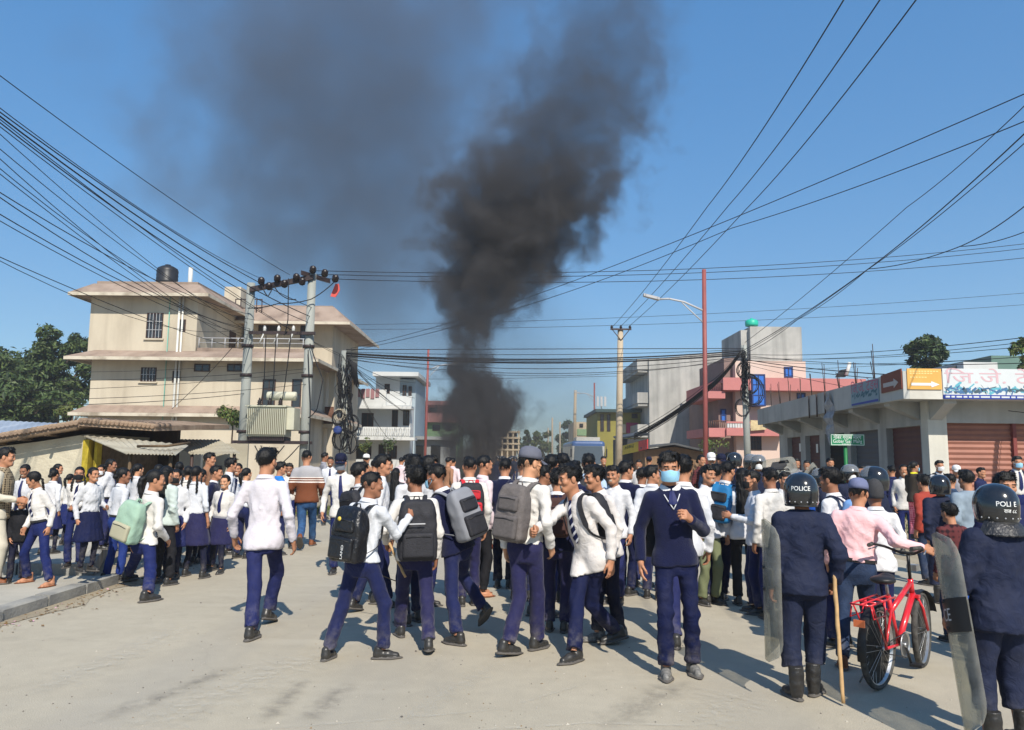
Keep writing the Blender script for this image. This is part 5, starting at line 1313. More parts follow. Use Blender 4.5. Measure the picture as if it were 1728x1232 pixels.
Yend = 31.5; zs = ZV(668, 16.6, 1560); zp = ZV(621, 16.6, 1560)
zwall = zs + .02
b = MB(); b.prism([(side_x(YF) + .3, YF + .3, 0), (xF + 9, YF + .3, 0), (xF + 9, Yend, 0), (side_x(Yend) + .3, Yend, 0)], (0, 0, zwall)); adopt(b.build('core_wall', M_SHOPW, None), shop)
# side piers, lintel and shutters
opens = [(1328, 1350), (1358, 1382), (1391, 1424), (1434, 1481), (1495, 1553)]
ztop = 2.55
edges = [YF + .006]
for (a, c) in opens[::-1]: edges += [side_Y(c), side_Y(a)]
edges.append(Yend)
def sidebox(y0, y1, z0, z1_, out, thick=.3):
    return [(side_x(y0) - out, y0, z0), (side_x(y1) - out, y1, z0), (side_x(y1) - out, y1, z1_), (side_x(y0) - out, y0, z1_)], (thick + out, 0, 0)
for i in range(0, len(edges), 2):
    b = MB(); b.prism(*sidebox(edges[i], edges[i + 1], 0, zwall, 0 if i else -.002)); adopt(b.build('pier', M_SHOPW, None), shop)
for i in range(1, len(edges) - 1, 2):
    y0, y1 = edges[i], edges[i + 1]
    b = MB(); b.prism(*sidebox(y0, y1, ztop, zwall, -.003, .29)); adopt(b.build('lintel', M_SHOPW, None), shop)
    k = (i - 1) // 2; b = MB(); n = 34
    vs_ = []
    for j in range(n + 1):
        z = .05 + (ztop - .05) * j / n; o_ = .17 + .012 * (j % 2); vs_ += [(side_x(y0) + o_, y0, z), (side_x(y1) + o_, y1, z)]
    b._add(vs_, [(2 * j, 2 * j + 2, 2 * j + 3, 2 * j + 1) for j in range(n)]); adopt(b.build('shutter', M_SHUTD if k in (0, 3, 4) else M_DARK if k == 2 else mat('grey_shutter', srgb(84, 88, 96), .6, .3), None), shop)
# front: pillar, lintel, shutters
xs0, xs1, xs2 = XU(1598, YF), XU(1711, YF), XU(1717, YF)
for a, c in ((xF + .001, xs0), (xs2 + 3.2, xs2 + 4.2)): b = MB(); b.box(a, c, YF, YF + .3, 0, zwall); adopt(b.build('pillar', M_SHOPL, None), shop)
b = MB(); b.box(xs0, xs2 + 3.2, YF + .002, YF + .3, ZV(714, YF, 1650), zwall); adopt(b.build('lintel', M_SHOPW, None), shop)
zsh = ZV(714, YF, 1650)
for a, c in ((xs0, xs1), (xs2, xs2 + 3.2)):
    b = MB(); n = 40; vs_ = []
    for j in range(n + 1):
        z = .12 + (zsh - .12) * j / n; o_ = .15 - .026 * (j % 2); vs_ += [(a, YF + o_, z), (c, YF + o_, z)]
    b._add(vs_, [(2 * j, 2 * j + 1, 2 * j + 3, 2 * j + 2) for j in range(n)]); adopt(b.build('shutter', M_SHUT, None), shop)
b = MB(); b.box(xs1, xs2, YF + .05, YF + .2, .1, zsh); adopt(b.build('shutter_guide', mat('maroon_guide_rail', srgb(122, 62, 58), .5), None), shop)
b = MB(); b.box(xF - .3, xF + 9, YF - 1.6, YF - .003, 0, .12); adopt(b.build('step', M_SHOPW, None), shop)
# overhanging slab and parapet
OV = .78; xP = lambda Y: side_x(Y) - .86; YPF = YF - OV
b = MB(); b.prism([(xP(YPF), YPF, zs), (xF + 10, YPF, zs), (xF + 10, Yend, zs), (xP(Yend), Yend, zs)], (0, 0, .14)); adopt(b.build('roof_slab', M_SHOPW, None), shop)
b = MB(); b.prism([(xP(YPF) - .002, YPF - .002, zs - .02), (xP(Yend) - .002, Yend, zs - .02), (xP(Yend) - .002, Yend, zp), (xP(YPF) - .002, YPF - .002, zp)], (.13, 0, 0)); adopt(b.build('parapet', M_SHOPW, None), shop)
b = MB(); b.box(xP(YPF) + .131, xF + 10, YPF - .002, YPF + .13, zs - .02, zp); adopt(b.build('parapet', M_SHOPL, None), shop)
for i in range(6):
    y = YF + .4 + i * 2.5; b = MB(); b.prism([(xP(y) + .15, y, zs - .001), (side_x(y), y, zs - .001), (side_x(y), y, zs - .42), (xP(y) + .15, y, zs - .10)], (0, .28, 0)); adopt(b.build('bracket', M_SHOPW, None), shop)
for x in (xF + .05, xF + 3.0, xF + 6): b = MB(); b.prism([(x, YPF + .14, zs - .001), (x, YF, zs - .001), (x, YF, zs - .45), (x, YPF + .14, zs - .1)], (.28, 0, 0)); adopt(b.build('bracket', M_SHOPW, None), shop)
b = MB(); rb = random.Random(8)
for i in range(9):
    y = 19 + i * 1.3; x = xP(y) + .06
    for k in range(3): b = MB(); b.tube([(x + .02 * k, y + .06 * k, zp - .1), (x + rb.uniform(-.05, .05), y + .06 * k, zp + rb.uniform(.3, .9))], .010, 5); adopt(b.build('rebar', M_STEEL, None), shop)
def sideM(u, v, out=.006):                     # matrix on the side parapet (text runs towards the corner)
    Y = side_Yp(u); c, s_ = 1 / math.hypot(1, SL), SL / math.hypot(1, SL)
    return Matrix(((-s_, 0, -c, xP(Y) - out), (-c, 0, s_, Y), (0, 1, 0, ZV(v, Y, u)), (0, 0, 0, 1)))
def side_Yp(u):
    lo, hi = 12., 60.
    for _ in range(40):
        m_ = (lo + hi) / 2
        if XU(u, m_) > xP(m_): hi = m_
        else: lo = m_
    return lo
frontM = lambda u, v, out=.012: Matrix(((1, 0, 0, XU(u, YPF)), (0, 0, -1, YPF - out), (0, 1, 0, ZV(v, YPF, u)), (0, 0, 0, 1)))
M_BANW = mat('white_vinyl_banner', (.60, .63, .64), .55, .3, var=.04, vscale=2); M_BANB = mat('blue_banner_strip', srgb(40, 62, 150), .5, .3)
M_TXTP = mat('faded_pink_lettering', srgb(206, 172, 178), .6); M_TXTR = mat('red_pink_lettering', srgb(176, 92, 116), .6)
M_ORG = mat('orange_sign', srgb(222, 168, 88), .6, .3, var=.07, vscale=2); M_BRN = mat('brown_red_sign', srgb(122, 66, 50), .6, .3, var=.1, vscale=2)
def fboard(name, m, u0, u1, v0, v1, label, out=.03, cat='sign'):
    b = MB(); b.box(XU(u0, YPF), XU(u1, YPF), YPF - out, YPF - .004, ZV(v1, YPF, u0), ZV(v0, YPF, u0)); return b.build(name, m, None, label, cat)
def decal(me, m, parent, name='lettering'):
    me.materials.clear(); me.materials.append(m); o = bpy.data.objects.new(name, me); COL.objects.link(o); o.parent = parent; return o
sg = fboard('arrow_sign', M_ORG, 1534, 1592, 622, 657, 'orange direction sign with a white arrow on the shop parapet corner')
b = MB(); ya = YPF - .034
b.prism([(XU(1540, YPF), ya, ZV(651, YPF, 1560)), (XU(1574, YPF), ya, ZV(651, YPF, 1560)), (XU(1574, YPF), ya, ZV(654, YPF, 1560)), (XU(1588, YPF), ya, ZV(649, YPF, 1560)), (XU(1574, YPF), ya, ZV(643.5, YPF, 1560)), (XU(1574, YPF), ya, ZV(646.5, YPF, 1560)), (XU(1540, YPF), ya, ZV(646.5, YPF, 1560))], (0, -.004, 0)); b.build('arrow', M_LETTER, sg)
b = MB()
for v, k in ((627, 0), (630.5, 1), (637, 2)):
    for i in range(10 - k * 2): x0 = XU(1538 + i * 5, YPF); b.box(x0, x0 + XU(1541.6, YPF) - XU(1538, YPF), ya - .002, ya + .002, ZV(v + .9, YPF, 1560), ZV(v - .9, YPF, 1560))
b.build('faded_text_line', mat('pale_yellow_lettering', srgb(240, 210, 140), .6), sg)
bn = fboard('banner', M_BANW, 1594, 1800, 622, 666, 'white vinyl shop banner with faded pink letters and blue drawings', .028)
decal(text_mesh('िज.जे. टेडस', .37, frontM(1700, 639, .032), 0, sx=1.75), M_TXTP, bn)
b = MB(); b.box(XU(1594, YPF), XU(1800, YPF), YPF - .032, YPF - .004, ZV(673, YPF, 1600), ZV(666.2, YPF, 1600)); b.build('blue_strip', M_BANB, bn)
b = MB(); rb = random.Random(4)
x = XU(1597, YPF)
while x < XU(1790, YPF):
    w_ = rb.uniform(.06, .22); b.box(x, x + w_, YPF - .036, YPF - .033, ZV(671, YPF, 1600), ZV(668.2, YPF, 1600)); x += w_ + .035
b.build('faded_text_line', M_BANW, bn)
for mi, (cm, cnt) in enumerate(((mat('banner_teal_ink', srgb(96, 170, 186), .6), 70), (mat('banner_blue_ink', srgb(70, 110, 150), .6), 60), (mat('banner_dark_ink', srgb(70, 90, 100), .6), 40))):
    b = MB()
    for i in range(cnt):
        u, v = 1597 + rb.random() * 190, 664 - abs(rb.gauss(0, 5)) - 1; x, z = XU(u, YPF), ZV(v, YPF, u); a = rb.uniform(0, 3.1); L, t = rb.uniform(.03, .11), rb.uniform(.008, .025)
        p = [(x + L * math.cos(a) - t * math.sin(a), z + L * math.sin(a) * .6 + t), (x - L * math.cos(a) - t * math.sin(a), z - L * math.sin(a) * .6 + t), (x - L * math.cos(a) + t, z - L * math.sin(a) * .6 - t), (x + L * math.cos(a) + t, z + L * math.sin(a) * .6 - t)]
        b.quad(*[(q[0], YPF - .0295 - .0006 * mi - .00002 * i, q[1]) for q in p])
    b.build('printed_drawing', cm, bn)['kind'] = 'stuff'
# side signs
def sboard(name, m, u0, u1, va0, va1, label, out=.03):
    y0, y1 = side_Yp(u0), side_Yp(u1); b = MB()
    b.prism([(xP(y0) - out, y0, ZV(va1, y0, u0)), (xP(y1) - out, y1, ZV(va1 - 8, y1, u1)), (xP(y1) - out, y1, ZV(va0 - 12, y1, u1)), (xP(y0) - out, y0, ZV(va0, y0, u0))], (out - .004, 0, 0)); return b.build(name, m, None, label, 'sign')
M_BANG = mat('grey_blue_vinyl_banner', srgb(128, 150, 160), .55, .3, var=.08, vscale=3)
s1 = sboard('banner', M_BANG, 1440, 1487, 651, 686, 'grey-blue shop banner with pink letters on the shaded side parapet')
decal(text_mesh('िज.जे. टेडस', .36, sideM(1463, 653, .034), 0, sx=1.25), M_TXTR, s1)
b = MB()
for i in range(46):
    u, v = 1442 + rb.random() * 43, 668 + rb.random() * 9; Y = side_Yp(u); v -= (u - 1440) * .2; L = rb.uniform(.03, .12)
    z = ZV(v, Y, u); b.quad((xP(Y) - .032 - .0001 * i, Y, z), (xP(Y - L) - .032 - .0001 * i, Y - L, z + .03), (xP(Y - L) - .032 - .0001 * i, Y - L, z + .075), (xP(Y) - .032 - .0001 * i, Y, z + .05))
b.build('printed_drawing', mat('banner_teal_dark', srgb(62, 104, 118), .6), s1)['kind'] = 'stuff'
y0, y1 = side_Yp(1441), side_Yp(1486); b = MB(); b.prism([(xP(y0) - .036, y0, ZV(685, y0, 1441)), (xP(y1) - .036, y1, ZV(677, y1, 1486)), (xP(y1) - .036, y1, ZV(673, y1, 1486)), (xP(y0) - .036, y0, ZV(682, y0, 1441))], (.004, 0, 0)); b.build('blue_strip', M_BANB, s1)
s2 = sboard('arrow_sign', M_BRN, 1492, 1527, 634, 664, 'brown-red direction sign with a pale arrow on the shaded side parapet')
ya0, ya1, ym = side_Yp(1496), side_Yp(1522), side_Yp(1514); b = MB(); zc_ = ZV(651, ya0, 1496); e = .036
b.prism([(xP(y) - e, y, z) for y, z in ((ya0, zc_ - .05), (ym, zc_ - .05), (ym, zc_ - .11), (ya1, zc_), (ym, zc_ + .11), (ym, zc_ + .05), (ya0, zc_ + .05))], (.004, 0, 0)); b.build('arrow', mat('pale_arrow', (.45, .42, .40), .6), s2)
# torn hanging banner and its bars on the side parapet
tb = MB(); Yt = side_Yp(1380)
for dy in (-.9, -.1, .7): tb.tube([(xP(Yt + dy) - .04, Yt + dy, zp), (xP(Yt + dy) - .04, Yt + dy, zs - .1)], .02, 6)
tbo = tb.build('sign_frame', M_STEEL, None, 'bare steel sign frame left on the side parapet of the shop', 'sign frame')
tb = MB(); vs_ = []
for i in range(9):
    t = i / 8; wd = .06 + .30 * math.sin(math.pi * min(1, t * 1.05)); vs_ += [(xP(Yt - 1.3) - .07 - .05 * math.sin(i * 1.9), Yt - 1.3 - wd, zp - .05 - 1.55 * t), (xP(Yt - 1.3) - .10 + .06 * math.sin(i * 2.7), Yt - 1.3 + wd * .6, zp - .05 - 1.5 * t)]
tb._add(vs_, [(2 * i, 2 * i + 1, 2 * i + 3, 2 * i + 2) for i in range(8)]); tb.build('torn_banner', mat('torn_grey_cloth', srgb(150, 152, 156), .9, .2, var=.3, vscale=6), None, 'torn grey banner cloth hanging from the side parapet', 'banner')
# green street sign
gs = empty('street_sign', (XU(1424, 19), 19, 0), 0, 'green street name board with white lettering on a green post', 'street sign')
M_SGN = mat('green_sign_paint', srgb(24, 128, 82), .45, .4); x = XU(1425, 19)
b = MB(); b.tube([(x, 19, 0), (x, 19, ZV(733, 19, 1425))], .045, 10); adopt(b.build('post', mat('green_post_paint', srgb(30, 112, 62), .5, .3), None), gs)
b = MB(); b.box(XU(1398, 19), XU(1455, 19), 18.90, 18.93, ZV(752, 19, 1425), ZV(733, 19, 1425)); bd = adopt(b.build('board', M_SGN, None), gs)
b = MB(); x0, x1, za, zb_ = XU(1398.8, 19), XU(1454.2, 19), ZV(751.4, 19, 1425), ZV(733.6, 19, 1425)
for q in ((x0, x1, za, za + .012), (x0, x1, zb_ - .012, zb_), (x0, x0 + .012, za + .013, zb_ - .013), (x1 - .012, x1, za + .013, zb_ - .013)): b.box(q[0], q[1], 18.896, 18.90, q[2], q[3])
adopt(b.build('border', M_LETTER, None), gs)
for tx, v, sz, sx in (('गोबर ग्यास मार्ग', 738.5, .135, .80), ('Gobar Gas Marg', 745, .115, .92)):
    adopt(decal(text_mesh(tx, sz, Matrix(((1, 0, 0, XU(1426, 19)), (0, 0, -1, 18.896), (0, 1, 0, ZV(v, 19, 1426)), (0, 0, 0, 1))), .0, sx=sx), M_LETTER, None), gs)
b = MB()
for i in range(7): x0 = XU(1417 + i * 2.6, 19); b.box(x0, x0 + .022, 18.896, 18.899, ZV(750, 19, 1425), ZV(748.9, 19, 1425))
adopt(b.build('small_text_line', M_LETTER, None), gs)
for u, v in ((1343, 762), (1371, 764), (1408, 752)):
    Y = side_Y(u); b = MB(); z = ZV(v, Y, u); b.prism([(side_x(Y) + .10, Y, z), (side_x(Y - .22) + .10, Y - .22, z), (side_x(Y - .22) + .10, Y - .22, z + .3), (side_x(Y) + .10, Y, z + .3)], (.004, 0, 0)); adopt(b.build('pasted_notice', M_LETTER, None), shop)
b = MB(); dc = W(486, 545, 41.5); b.lathe([(.01, 0), (.16, .03), (.30, .10), (.31, .11), (.30, .115), (.16, .05), (.01, .02)], 18, (0, 0, 0), 0, Matrix.Translation(dc) @ Matrix.Rotation(1.1, 4, 'X') @ Matrix.Rotation(.3, 4, 'Y')); b.tube([dc, dc + Vector((0, .5, -.5))], .025, 6); b.build('satellite_dish', mat('grey_dish', srgb(120, 116, 112), .5, .4), None, 'grey satellite dish on the right wing of the pale house', 'satellite dish')
# buildings glimpsed over the shop roof
gb = empty('building', (XU(1700, 40), 40, 0), 0, 'green-glazed building glimpsed over the shop roof at right edge', 'building'); part(gb, 'wall', mat('dull_green_glazing', srgb(96, 122, 112), .4, .4, var=.15, vscale=1), 1680, 1790, 600, 0, 40, 8, zb=0)
gb2 = empty('building', (XU(1660, 30), 30, 0), 0, 'low whitewashed roof parapet glimpsed behind the shop banner', 'building'); part(gb2, 'wall', M_WHITEW, 1632, 1690, 611, 0, 32.5, 5, zb=0)
b = MB(); b.prism([W(1600, 621, 33), W(1632, 611, 33), W(1632, 625, 33)], (0, 4, 0)); adopt(b.build('roof_slope', M_SHEDR, None), gb2)
tm = empty('solar_heater', (0, 0, 0), 0, 'dark tilted panel with white tube on the pink house roof', 'roof fitting')
b = MB(); b.prism([W(1412, 636, 50), W(1427, 636, 50), W(1433, 622, 50), W(1420, 624, 50)], (0, .3, 0)); b.build('panel', M_TANK, tm)
b = MB(); b.tube([W(1428, 634, 49.9), W(1434, 612, 49.9)], .12, 8); b.build('tube', M_PIPE, tm)
# ------------------------------------------------------------------ poles, transformer, lamps
M_POLE = ramp_mat('concrete_pole', [(.3, (.22, .235, .22)), (.5, (.31, .325, .30)), (.75, (.38, .39, .36))], 1.5, .9, .25, 30, 7, .01, (1, 1, .25))
M_POLEB = ramp_mat('cream_concrete_pole', [(.3, (.34, .27, .19)), (.5, (.45, .37, .27)), (.75, (.52, .44, .33))], 1.5, .9, .25, 30, 7, .01, (1, 1, .25))
M_RED = mat('dull_red_pole_paint', srgb(142, 78, 74), .55, .4, var=.12, vscale=3)
M_BEAM = mat('dark_brown_steel_beam', srgb(52, 40, 40), .6, .4, var=.3, vscale=6)
M_INS = mat('dark_glazed_porcelain', srgb(34, 26, 26), .45, .4)
M_INSW = mat('white_porcelain', (.55, .55, .52), .35, .5)
M_CABLE = mat('black_cable_rubber', (.012, .012, .014), .6, .3)
M_TRAF = mat('pale_grey_green_transformer_paint', srgb(188, 186, 166), .55, .4, var=.08, vscale=3)
def pole(u, v_top, Y, r0, r1, m, label, u_top=None, group=None, name='utility_pole'):
    t = W(u_top or u, v_top, Y); x0 = XU(u, Y, 770); b = MB()
    root = empty(name, (x0, Y, 0), 0, label, 'utility pole', group)
    b.tube([(x0, Y, -.1), ((x0 + t.x) / 2, Y, t.z / 2), (t.x, Y, t.z)], [r0, (r0 + r1) / 2, r1], 12); adopt(b.build('shaft', m, None), root); return root, t
YT = 26.0
pA, tA = pole(409, 478, YT, .18, .14, M_POLE, 'left grey concrete pole carrying the transformer, sign wrapped at its foot', 424)
pB, tB = pole(513, 462, YT, .18, .14, M_POLE, 'right grey concrete pole of the transformer pair with T-shaped top', 527)
b = MB(); b.lathe([(.205, 0), (.203, .42)], 14, (XU(409.5, YT), YT, 2.0 - .9)); adopt(b.build('pasted_notice', mat('white_red_notice', srgb(214, 196, 192), .7, .2, col2=srgb(196, 70, 74), vscale=9), None), pA)
for z in (2.4, 4.3, 5.3):
    for o, xx in ((pA, XU(409, YT) + (tA.x - XU(409, YT)) * z / 7.5), (pB, XU(513, YT) + (tB.x - XU(513, YT)) * z / 7.5)):
        b = MB(); b.lathe([(.20, 0), (.20, .10)], 12, (xx, YT, z)); adopt(b.build('clamp', M_BEAM, None), o)
ca = empty('crossarm', (tA.x, YT, tA.z), 0, 'dark steel crossarm with disc insulators joining the two transformer pole tops', 'crossarm')
a, c = W(421, 484, YT - .22), W(528, 463, YT - .22)
b = MB(); b.prism([a, c, c + Vector((0, 0, -.17)), a + Vector((0, 0, -.17))], (0, .14, 0)); adopt(b.build('beam', M_BEAM, None), ca)
a2, c2 = W(508, 456, YT - .4), W(556, 470, YT + .5)
b = MB(); b.prism([a2, c2, c2 + Vector((0, 0, -.15)), a2 + Vector((0, 0, -.15))], (0, .14, 0)); adopt(b.build('beam', M_BEAM, None), ca)
def disc(u, v, Y, r_=.115, axis='Y'):
    b = MB(); M = Matrix.Translation(W(u, v, Y)) @ Matrix.Rotation(math.radians(72), 4, 'X') @ Matrix.Rotation(.3, 4, 'Y')
    b.lathe([(.03, -.16), (.05, -.1), (r_, -.09), (r_ * .95, -.04), (.05, -.03), (.05, .03), (r_, .04), (r_ * .95, .09), (.05, .1), (.03, .17)], 14, (0, 0, 0), 0, M); return b.build('insulator', M_INS, None)
for u, v in ((441, 474), (454, 483), (468, 470), (480, 479), (500, 468), (510, 475), (528, 455), (548, 461), (566, 470)): adopt(disc(u, v, YT - .3), ca)
b = MB(); p = W(566, 479, YT); b.prism([p, p + Vector((.12, 0, 0)), p + Vector((.16, 0, -.22)), p + Vector((.02, 0, -.47)), p + Vector((-.16, 0, -.44))], (0, .03, 0)); b.build('flag', mat('faded_red_flag', srgb(206, 88, 80), .85), None, 'small faded red flag hanging from the crossarm end', 'flag')
# lower beams and fuse set
lbm = empty('crossarm', (tA.x, YT, 4.3), 0, 'lower rusty crossarm with white porcelain fuses between the transformer poles', 'crossarm')
b = MB(); b.box(XU(416, YT), XU(528, YT), YT - .26, YT - .16, ZV(566, YT, 470), ZV(561, YT, 470)); adopt(b.build('beam', M_BEAM, None), lbm)
for i, u in enumerate((442, 466, 491)):
    b = MB(); x = XU(u, YT); z = ZV(561, YT, u); b.lathe([(.03, 0), (.06, .03), (.05, .07), (.06, .1), (.05, .14), (.02, .2)], 10, (x, YT - .21, z)); b.tube([(x, YT - .3, z - .1), (x - .10, YT - .36, z - .42)], .025, 6); adopt(b.build('fuse', M_INSW, None), lbm)
pf = empty('transformer_platform', (XU(462, YT), YT, 0), 0, 'rusty steel beam platform between the two concrete poles', 'platform')
zpf = ZV(744, YT, 460)
for dy in (-.32, .22): b = MB(); b.box(XU(398, YT), XU(524, YT), YT + dy, YT + dy + .1, zpf - .10, zpf); adopt(b.build('beam', M_BEAM, None), pf)
tr = empty('transformer', (XU(462, YT), YT, zpf), 0, 'pale finned electric transformer on the platform between the poles', 'transformer')
x0, x1 = XU(421, YT), XU(501, YT); zt0, zt1 = zpf + .02, ZV(688, YT, 460)
b = MB(); b.box(x0 + .06, x1 - .30, YT - .42, YT + .42, zt0 + .12, zt1); adopt(b.build('tank', M_TRAF, None), tr)
b = MB(); b.box(x0, x1 - .24, YT - .5, YT + .5, zt1 + .002, zt1 + .05); adopt(b.build('lid', M_TRAF, None), tr)
b = MB(); b.box(x1 - .29, x1, YT - .38, YT + .36, zt0 + .35, zt1 - .02); adopt(b.build('cable_box', M_TRAF, None), tr)
fm_ = MB(); fm_.box(0, .022, -.16, 0, zt0 + .18, zt1 - .06); fmm = fm_.mesh('cooling_fin', M_TRAF)
for i in range(21): o = link('cooling_fin', fmm, None); o.location = (x0 + .10 + i * .062, YT - .421, 0); adopt(o, tr)
b = MB(); za = ZV(668, YT, 470); b.lathe([(.01, -.5), (.14, -.49), (.15, -.45), (.15, .45), (.14, .49), (.01, .5)], 16, (0, 0, 0), 0, Matrix.Translation((XU(472, YT), YT + .1, za)) @ Matrix.Rotation(math.pi / 2, 4, 'Y')); b.tube([(XU(452, YT), YT + .1, zt1 + .04), (XU(452, YT), YT + .1, za - .1)], .03, 6); adopt(b.build('conservator', M_TRAF, None), tr)
for u in (441, 458, 476):
    b = MB(); b.lathe([(.06, 0), (.09, .03), (.05, .06), (.09, .09), (.05, .12), (.08, .15), (.04, .18), (.02, .26)], 12, (XU(u, YT), YT - .3, zt1 + .051)); adopt(b.build('bushing', M_INS, None), tr)
b = MB(); b.box(x0 + .1, x1 - .3, YT - .4, YT + .4, zpf + .001, zpf + .13); adopt(b.build('skid', M_BEAM, None), tr)
# tangled cable pole
pC, tC = pole(584, 592, 32, .15, .12, M_POLE, 'cable pole wrapped in a thick tangle of black cables and coils', 581)
rc = random.Random(12)
b = MB()
for i in range(58):
    u0 = 581 + rc.gauss(0, 5.5); y = 32 + rc.gauss(0, .12); v0, v1 = 594 + rc.random() * 40, 660 + rc.random() * 110
    q = [W(u0 + rc.gauss(0, 3), v0 + (v1 - v0) * k / 6, y + rc.gauss(0, .05)) for k in range(7)]; b.tube(q, rc.choice((.012, .018, .026)), 5)
for i in range(16):
    u0 = 592 + rc.random() * 12; q = [W(588, 606, 31.8), W(u0, 612 + rc.random() * 8, 31.8), W(u0 + rc.gauss(2, 2), 640 + rc.random() * 14, 31.8)]; b.tube(q, .02, 5)
adopt(b.build('cable_tangle', M_CABLE, None), pC)
def coil(u, v, Y, r_, m=M_CABLE, n=5, name='cable_coil'):
    b = MB()
    for k in range(n):
        rr_ = r_ * (1 + rc.gauss(0, .10)); cx, cy = rc.gauss(0, .04), rc.gauss(0, .03); ph = rc.random() * 6; c = W(u, v, Y)
        b.tube([c + Vector((cx + rr_ * math.cos(t * .3927 + ph) * .9, cy + .03 * math.sin(t), rr_ * 1.15 * math.sin(t * .3927 + ph))) for t in range(17)], .014, 5)
    return b.build(name, m, None)
for u, v, r_ in ((571, 706, .25), (592, 715, .3), (575, 742, .32), (590, 748, .36), (583, 690, .22)): adopt(coil(u, v, 31.7, r_), pC)
adopt(coil(572, 700, 31.7, .2, mat('pale_coil', srgb(170, 160, 140), .6)), pC)
b = MB(); b.lathe([(.01, -.10), (.13, -.095), (.17, -.06), (.17, .06), (.13, .095), (.01, .10)], 14, (0, 0, 0), 0, Matrix.Translation(W(570, 726, 31.6)) @ Matrix.Rotation(1.3, 4, 'X')); b.build('cable_drum', mat('blue_plastic', srgb(44, 62, 118), .6, .3), None, 'blue plastic cable box hanging on the tangled cable pole', 'cable box')
# right cable pole in front of the pink house
pD, tD = pole(1262, 583, 33, .15, .13, M_POLE, 'grey cable pole with coiled wires before the pink house', 1255)
b = MB()
for i in range(34):
    u0 = 1256 + rc.gauss(0, 3.2); v0, v1 = 590 + rc.random() * 25, 625 + rc.random() * 55; b.tube([W(u0 + rc.gauss(0, 2), v0 + (v1 - v0) * k / 5, 32.75 + rc.gauss(0, .05)) for k in range(6)], rc.choice((.012, .018)), 5)
adopt(b.build('cable_tangle', M_CABLE, None), pD)
for u, v, r_, n in ((1253, 625, .28, 4), (1270, 660, .52, 6), (1252, 688, .32, 4), (1268, 648, .36, 4)): adopt(coil(u, v, 32.7, r_, n=n), pD)
# cream pole with the three-wire crossarm, further poles
pE, tE = pole(1043, 557, 35, .17, .13, M_POLEB, 'tall cream concrete pole with small crossarm beside the bus', 1047)
b = MB(); b.box(tE.x - .48, tE.x + .48, 34.82, 34.9, tE.z - .02, tE.z + .05); b.tube([(tE.x - .4, 34.86, tE.z), (tE.x, 34.86, tE.z - .5)], .02, 5); b.tube([(tE.x + .4, 34.86, tE.z), (tE.x, 34.86, tE.z - .5)], .02, 5); adopt(b.build('crossarm', M_STEEL, None), pE)
for dx in (-.42, 0, .42): b = MB(); b.lathe([(.03, 0), (.07, .04), (.05, .1), (.02, .15)], 8, (tE.x + dx, 34.86, tE.z + .05)); adopt(b.build('insulator', M_INS, None), pE)
pole(968, 659, 72, .17, .13, M_POLEB, 'far cream pole left of the bus with tiny crossarm', 971)
for u, vt, Y, lb_ in ((932, 705, 120, 'thin far pole beyond the conifer tree'), (945, 712, 130, 'thinnest far pole at the end of the street'), (925, 722, 150, 'farthest short pole by the smoke edge')): pole(u, vt, Y, .16, .12, M_POLEB, lb_)
def lamp(u, v_top, Y, u_arm, v_arm, label, u_top=None, thick=.09):
    root, t = pole(u, v_top, Y, thick, thick * .8, M_RED, label, u_top, 'red street lamp posts along the road', 'street_lamp')
    root['category'] = 'street lamp'
    h_ = W(u_arm, v_arm, Y); s_ = W(u, v_arm + (h_.x - t.x) * -0 + 22, Y) if False else Vector((t.x, Y, h_.z - (abs(h_.x - t.x)) * .26))
    b = MB(); b.tube([s_, s_.lerp(h_, .45) + Vector((0, 0, .14)), s_.lerp(h_, .78) + Vector((0, 0, .11)), h_], .035, 7); b.tube([s_ - Vector((0, 0, .45)), s_.lerp(h_, .5) + Vector((0, 0, .10))], .022, 6); adopt(b.build('arm', M_GRILLE, None), root)
    b = MB(); d_ = (h_ - s_).normalized(); b.prism([h_ + Vector((0, -.12, .05)), h_ + Vector((0, .12, .05)), h_ + d_ * .55 + Vector((0, .09, .05)), h_ + d_ * .55 + Vector((0, -.09, .05))], (0, 0, -.09)); adopt(b.build('lamp_head', M_GRILLE, None), root)
lamp(1190, 455, 26, 1112, 505, 'tall red lamp post with curved grey arm left of the pink house', 1188)
lamp(717, 590, 47, 760, 616, 'red lamp post half lost in smoke right of the white house', 723, .085)
lamp(1003, 646, 70, 979, 664, 'distant thin red lamp post behind the bus', 1003, .085)
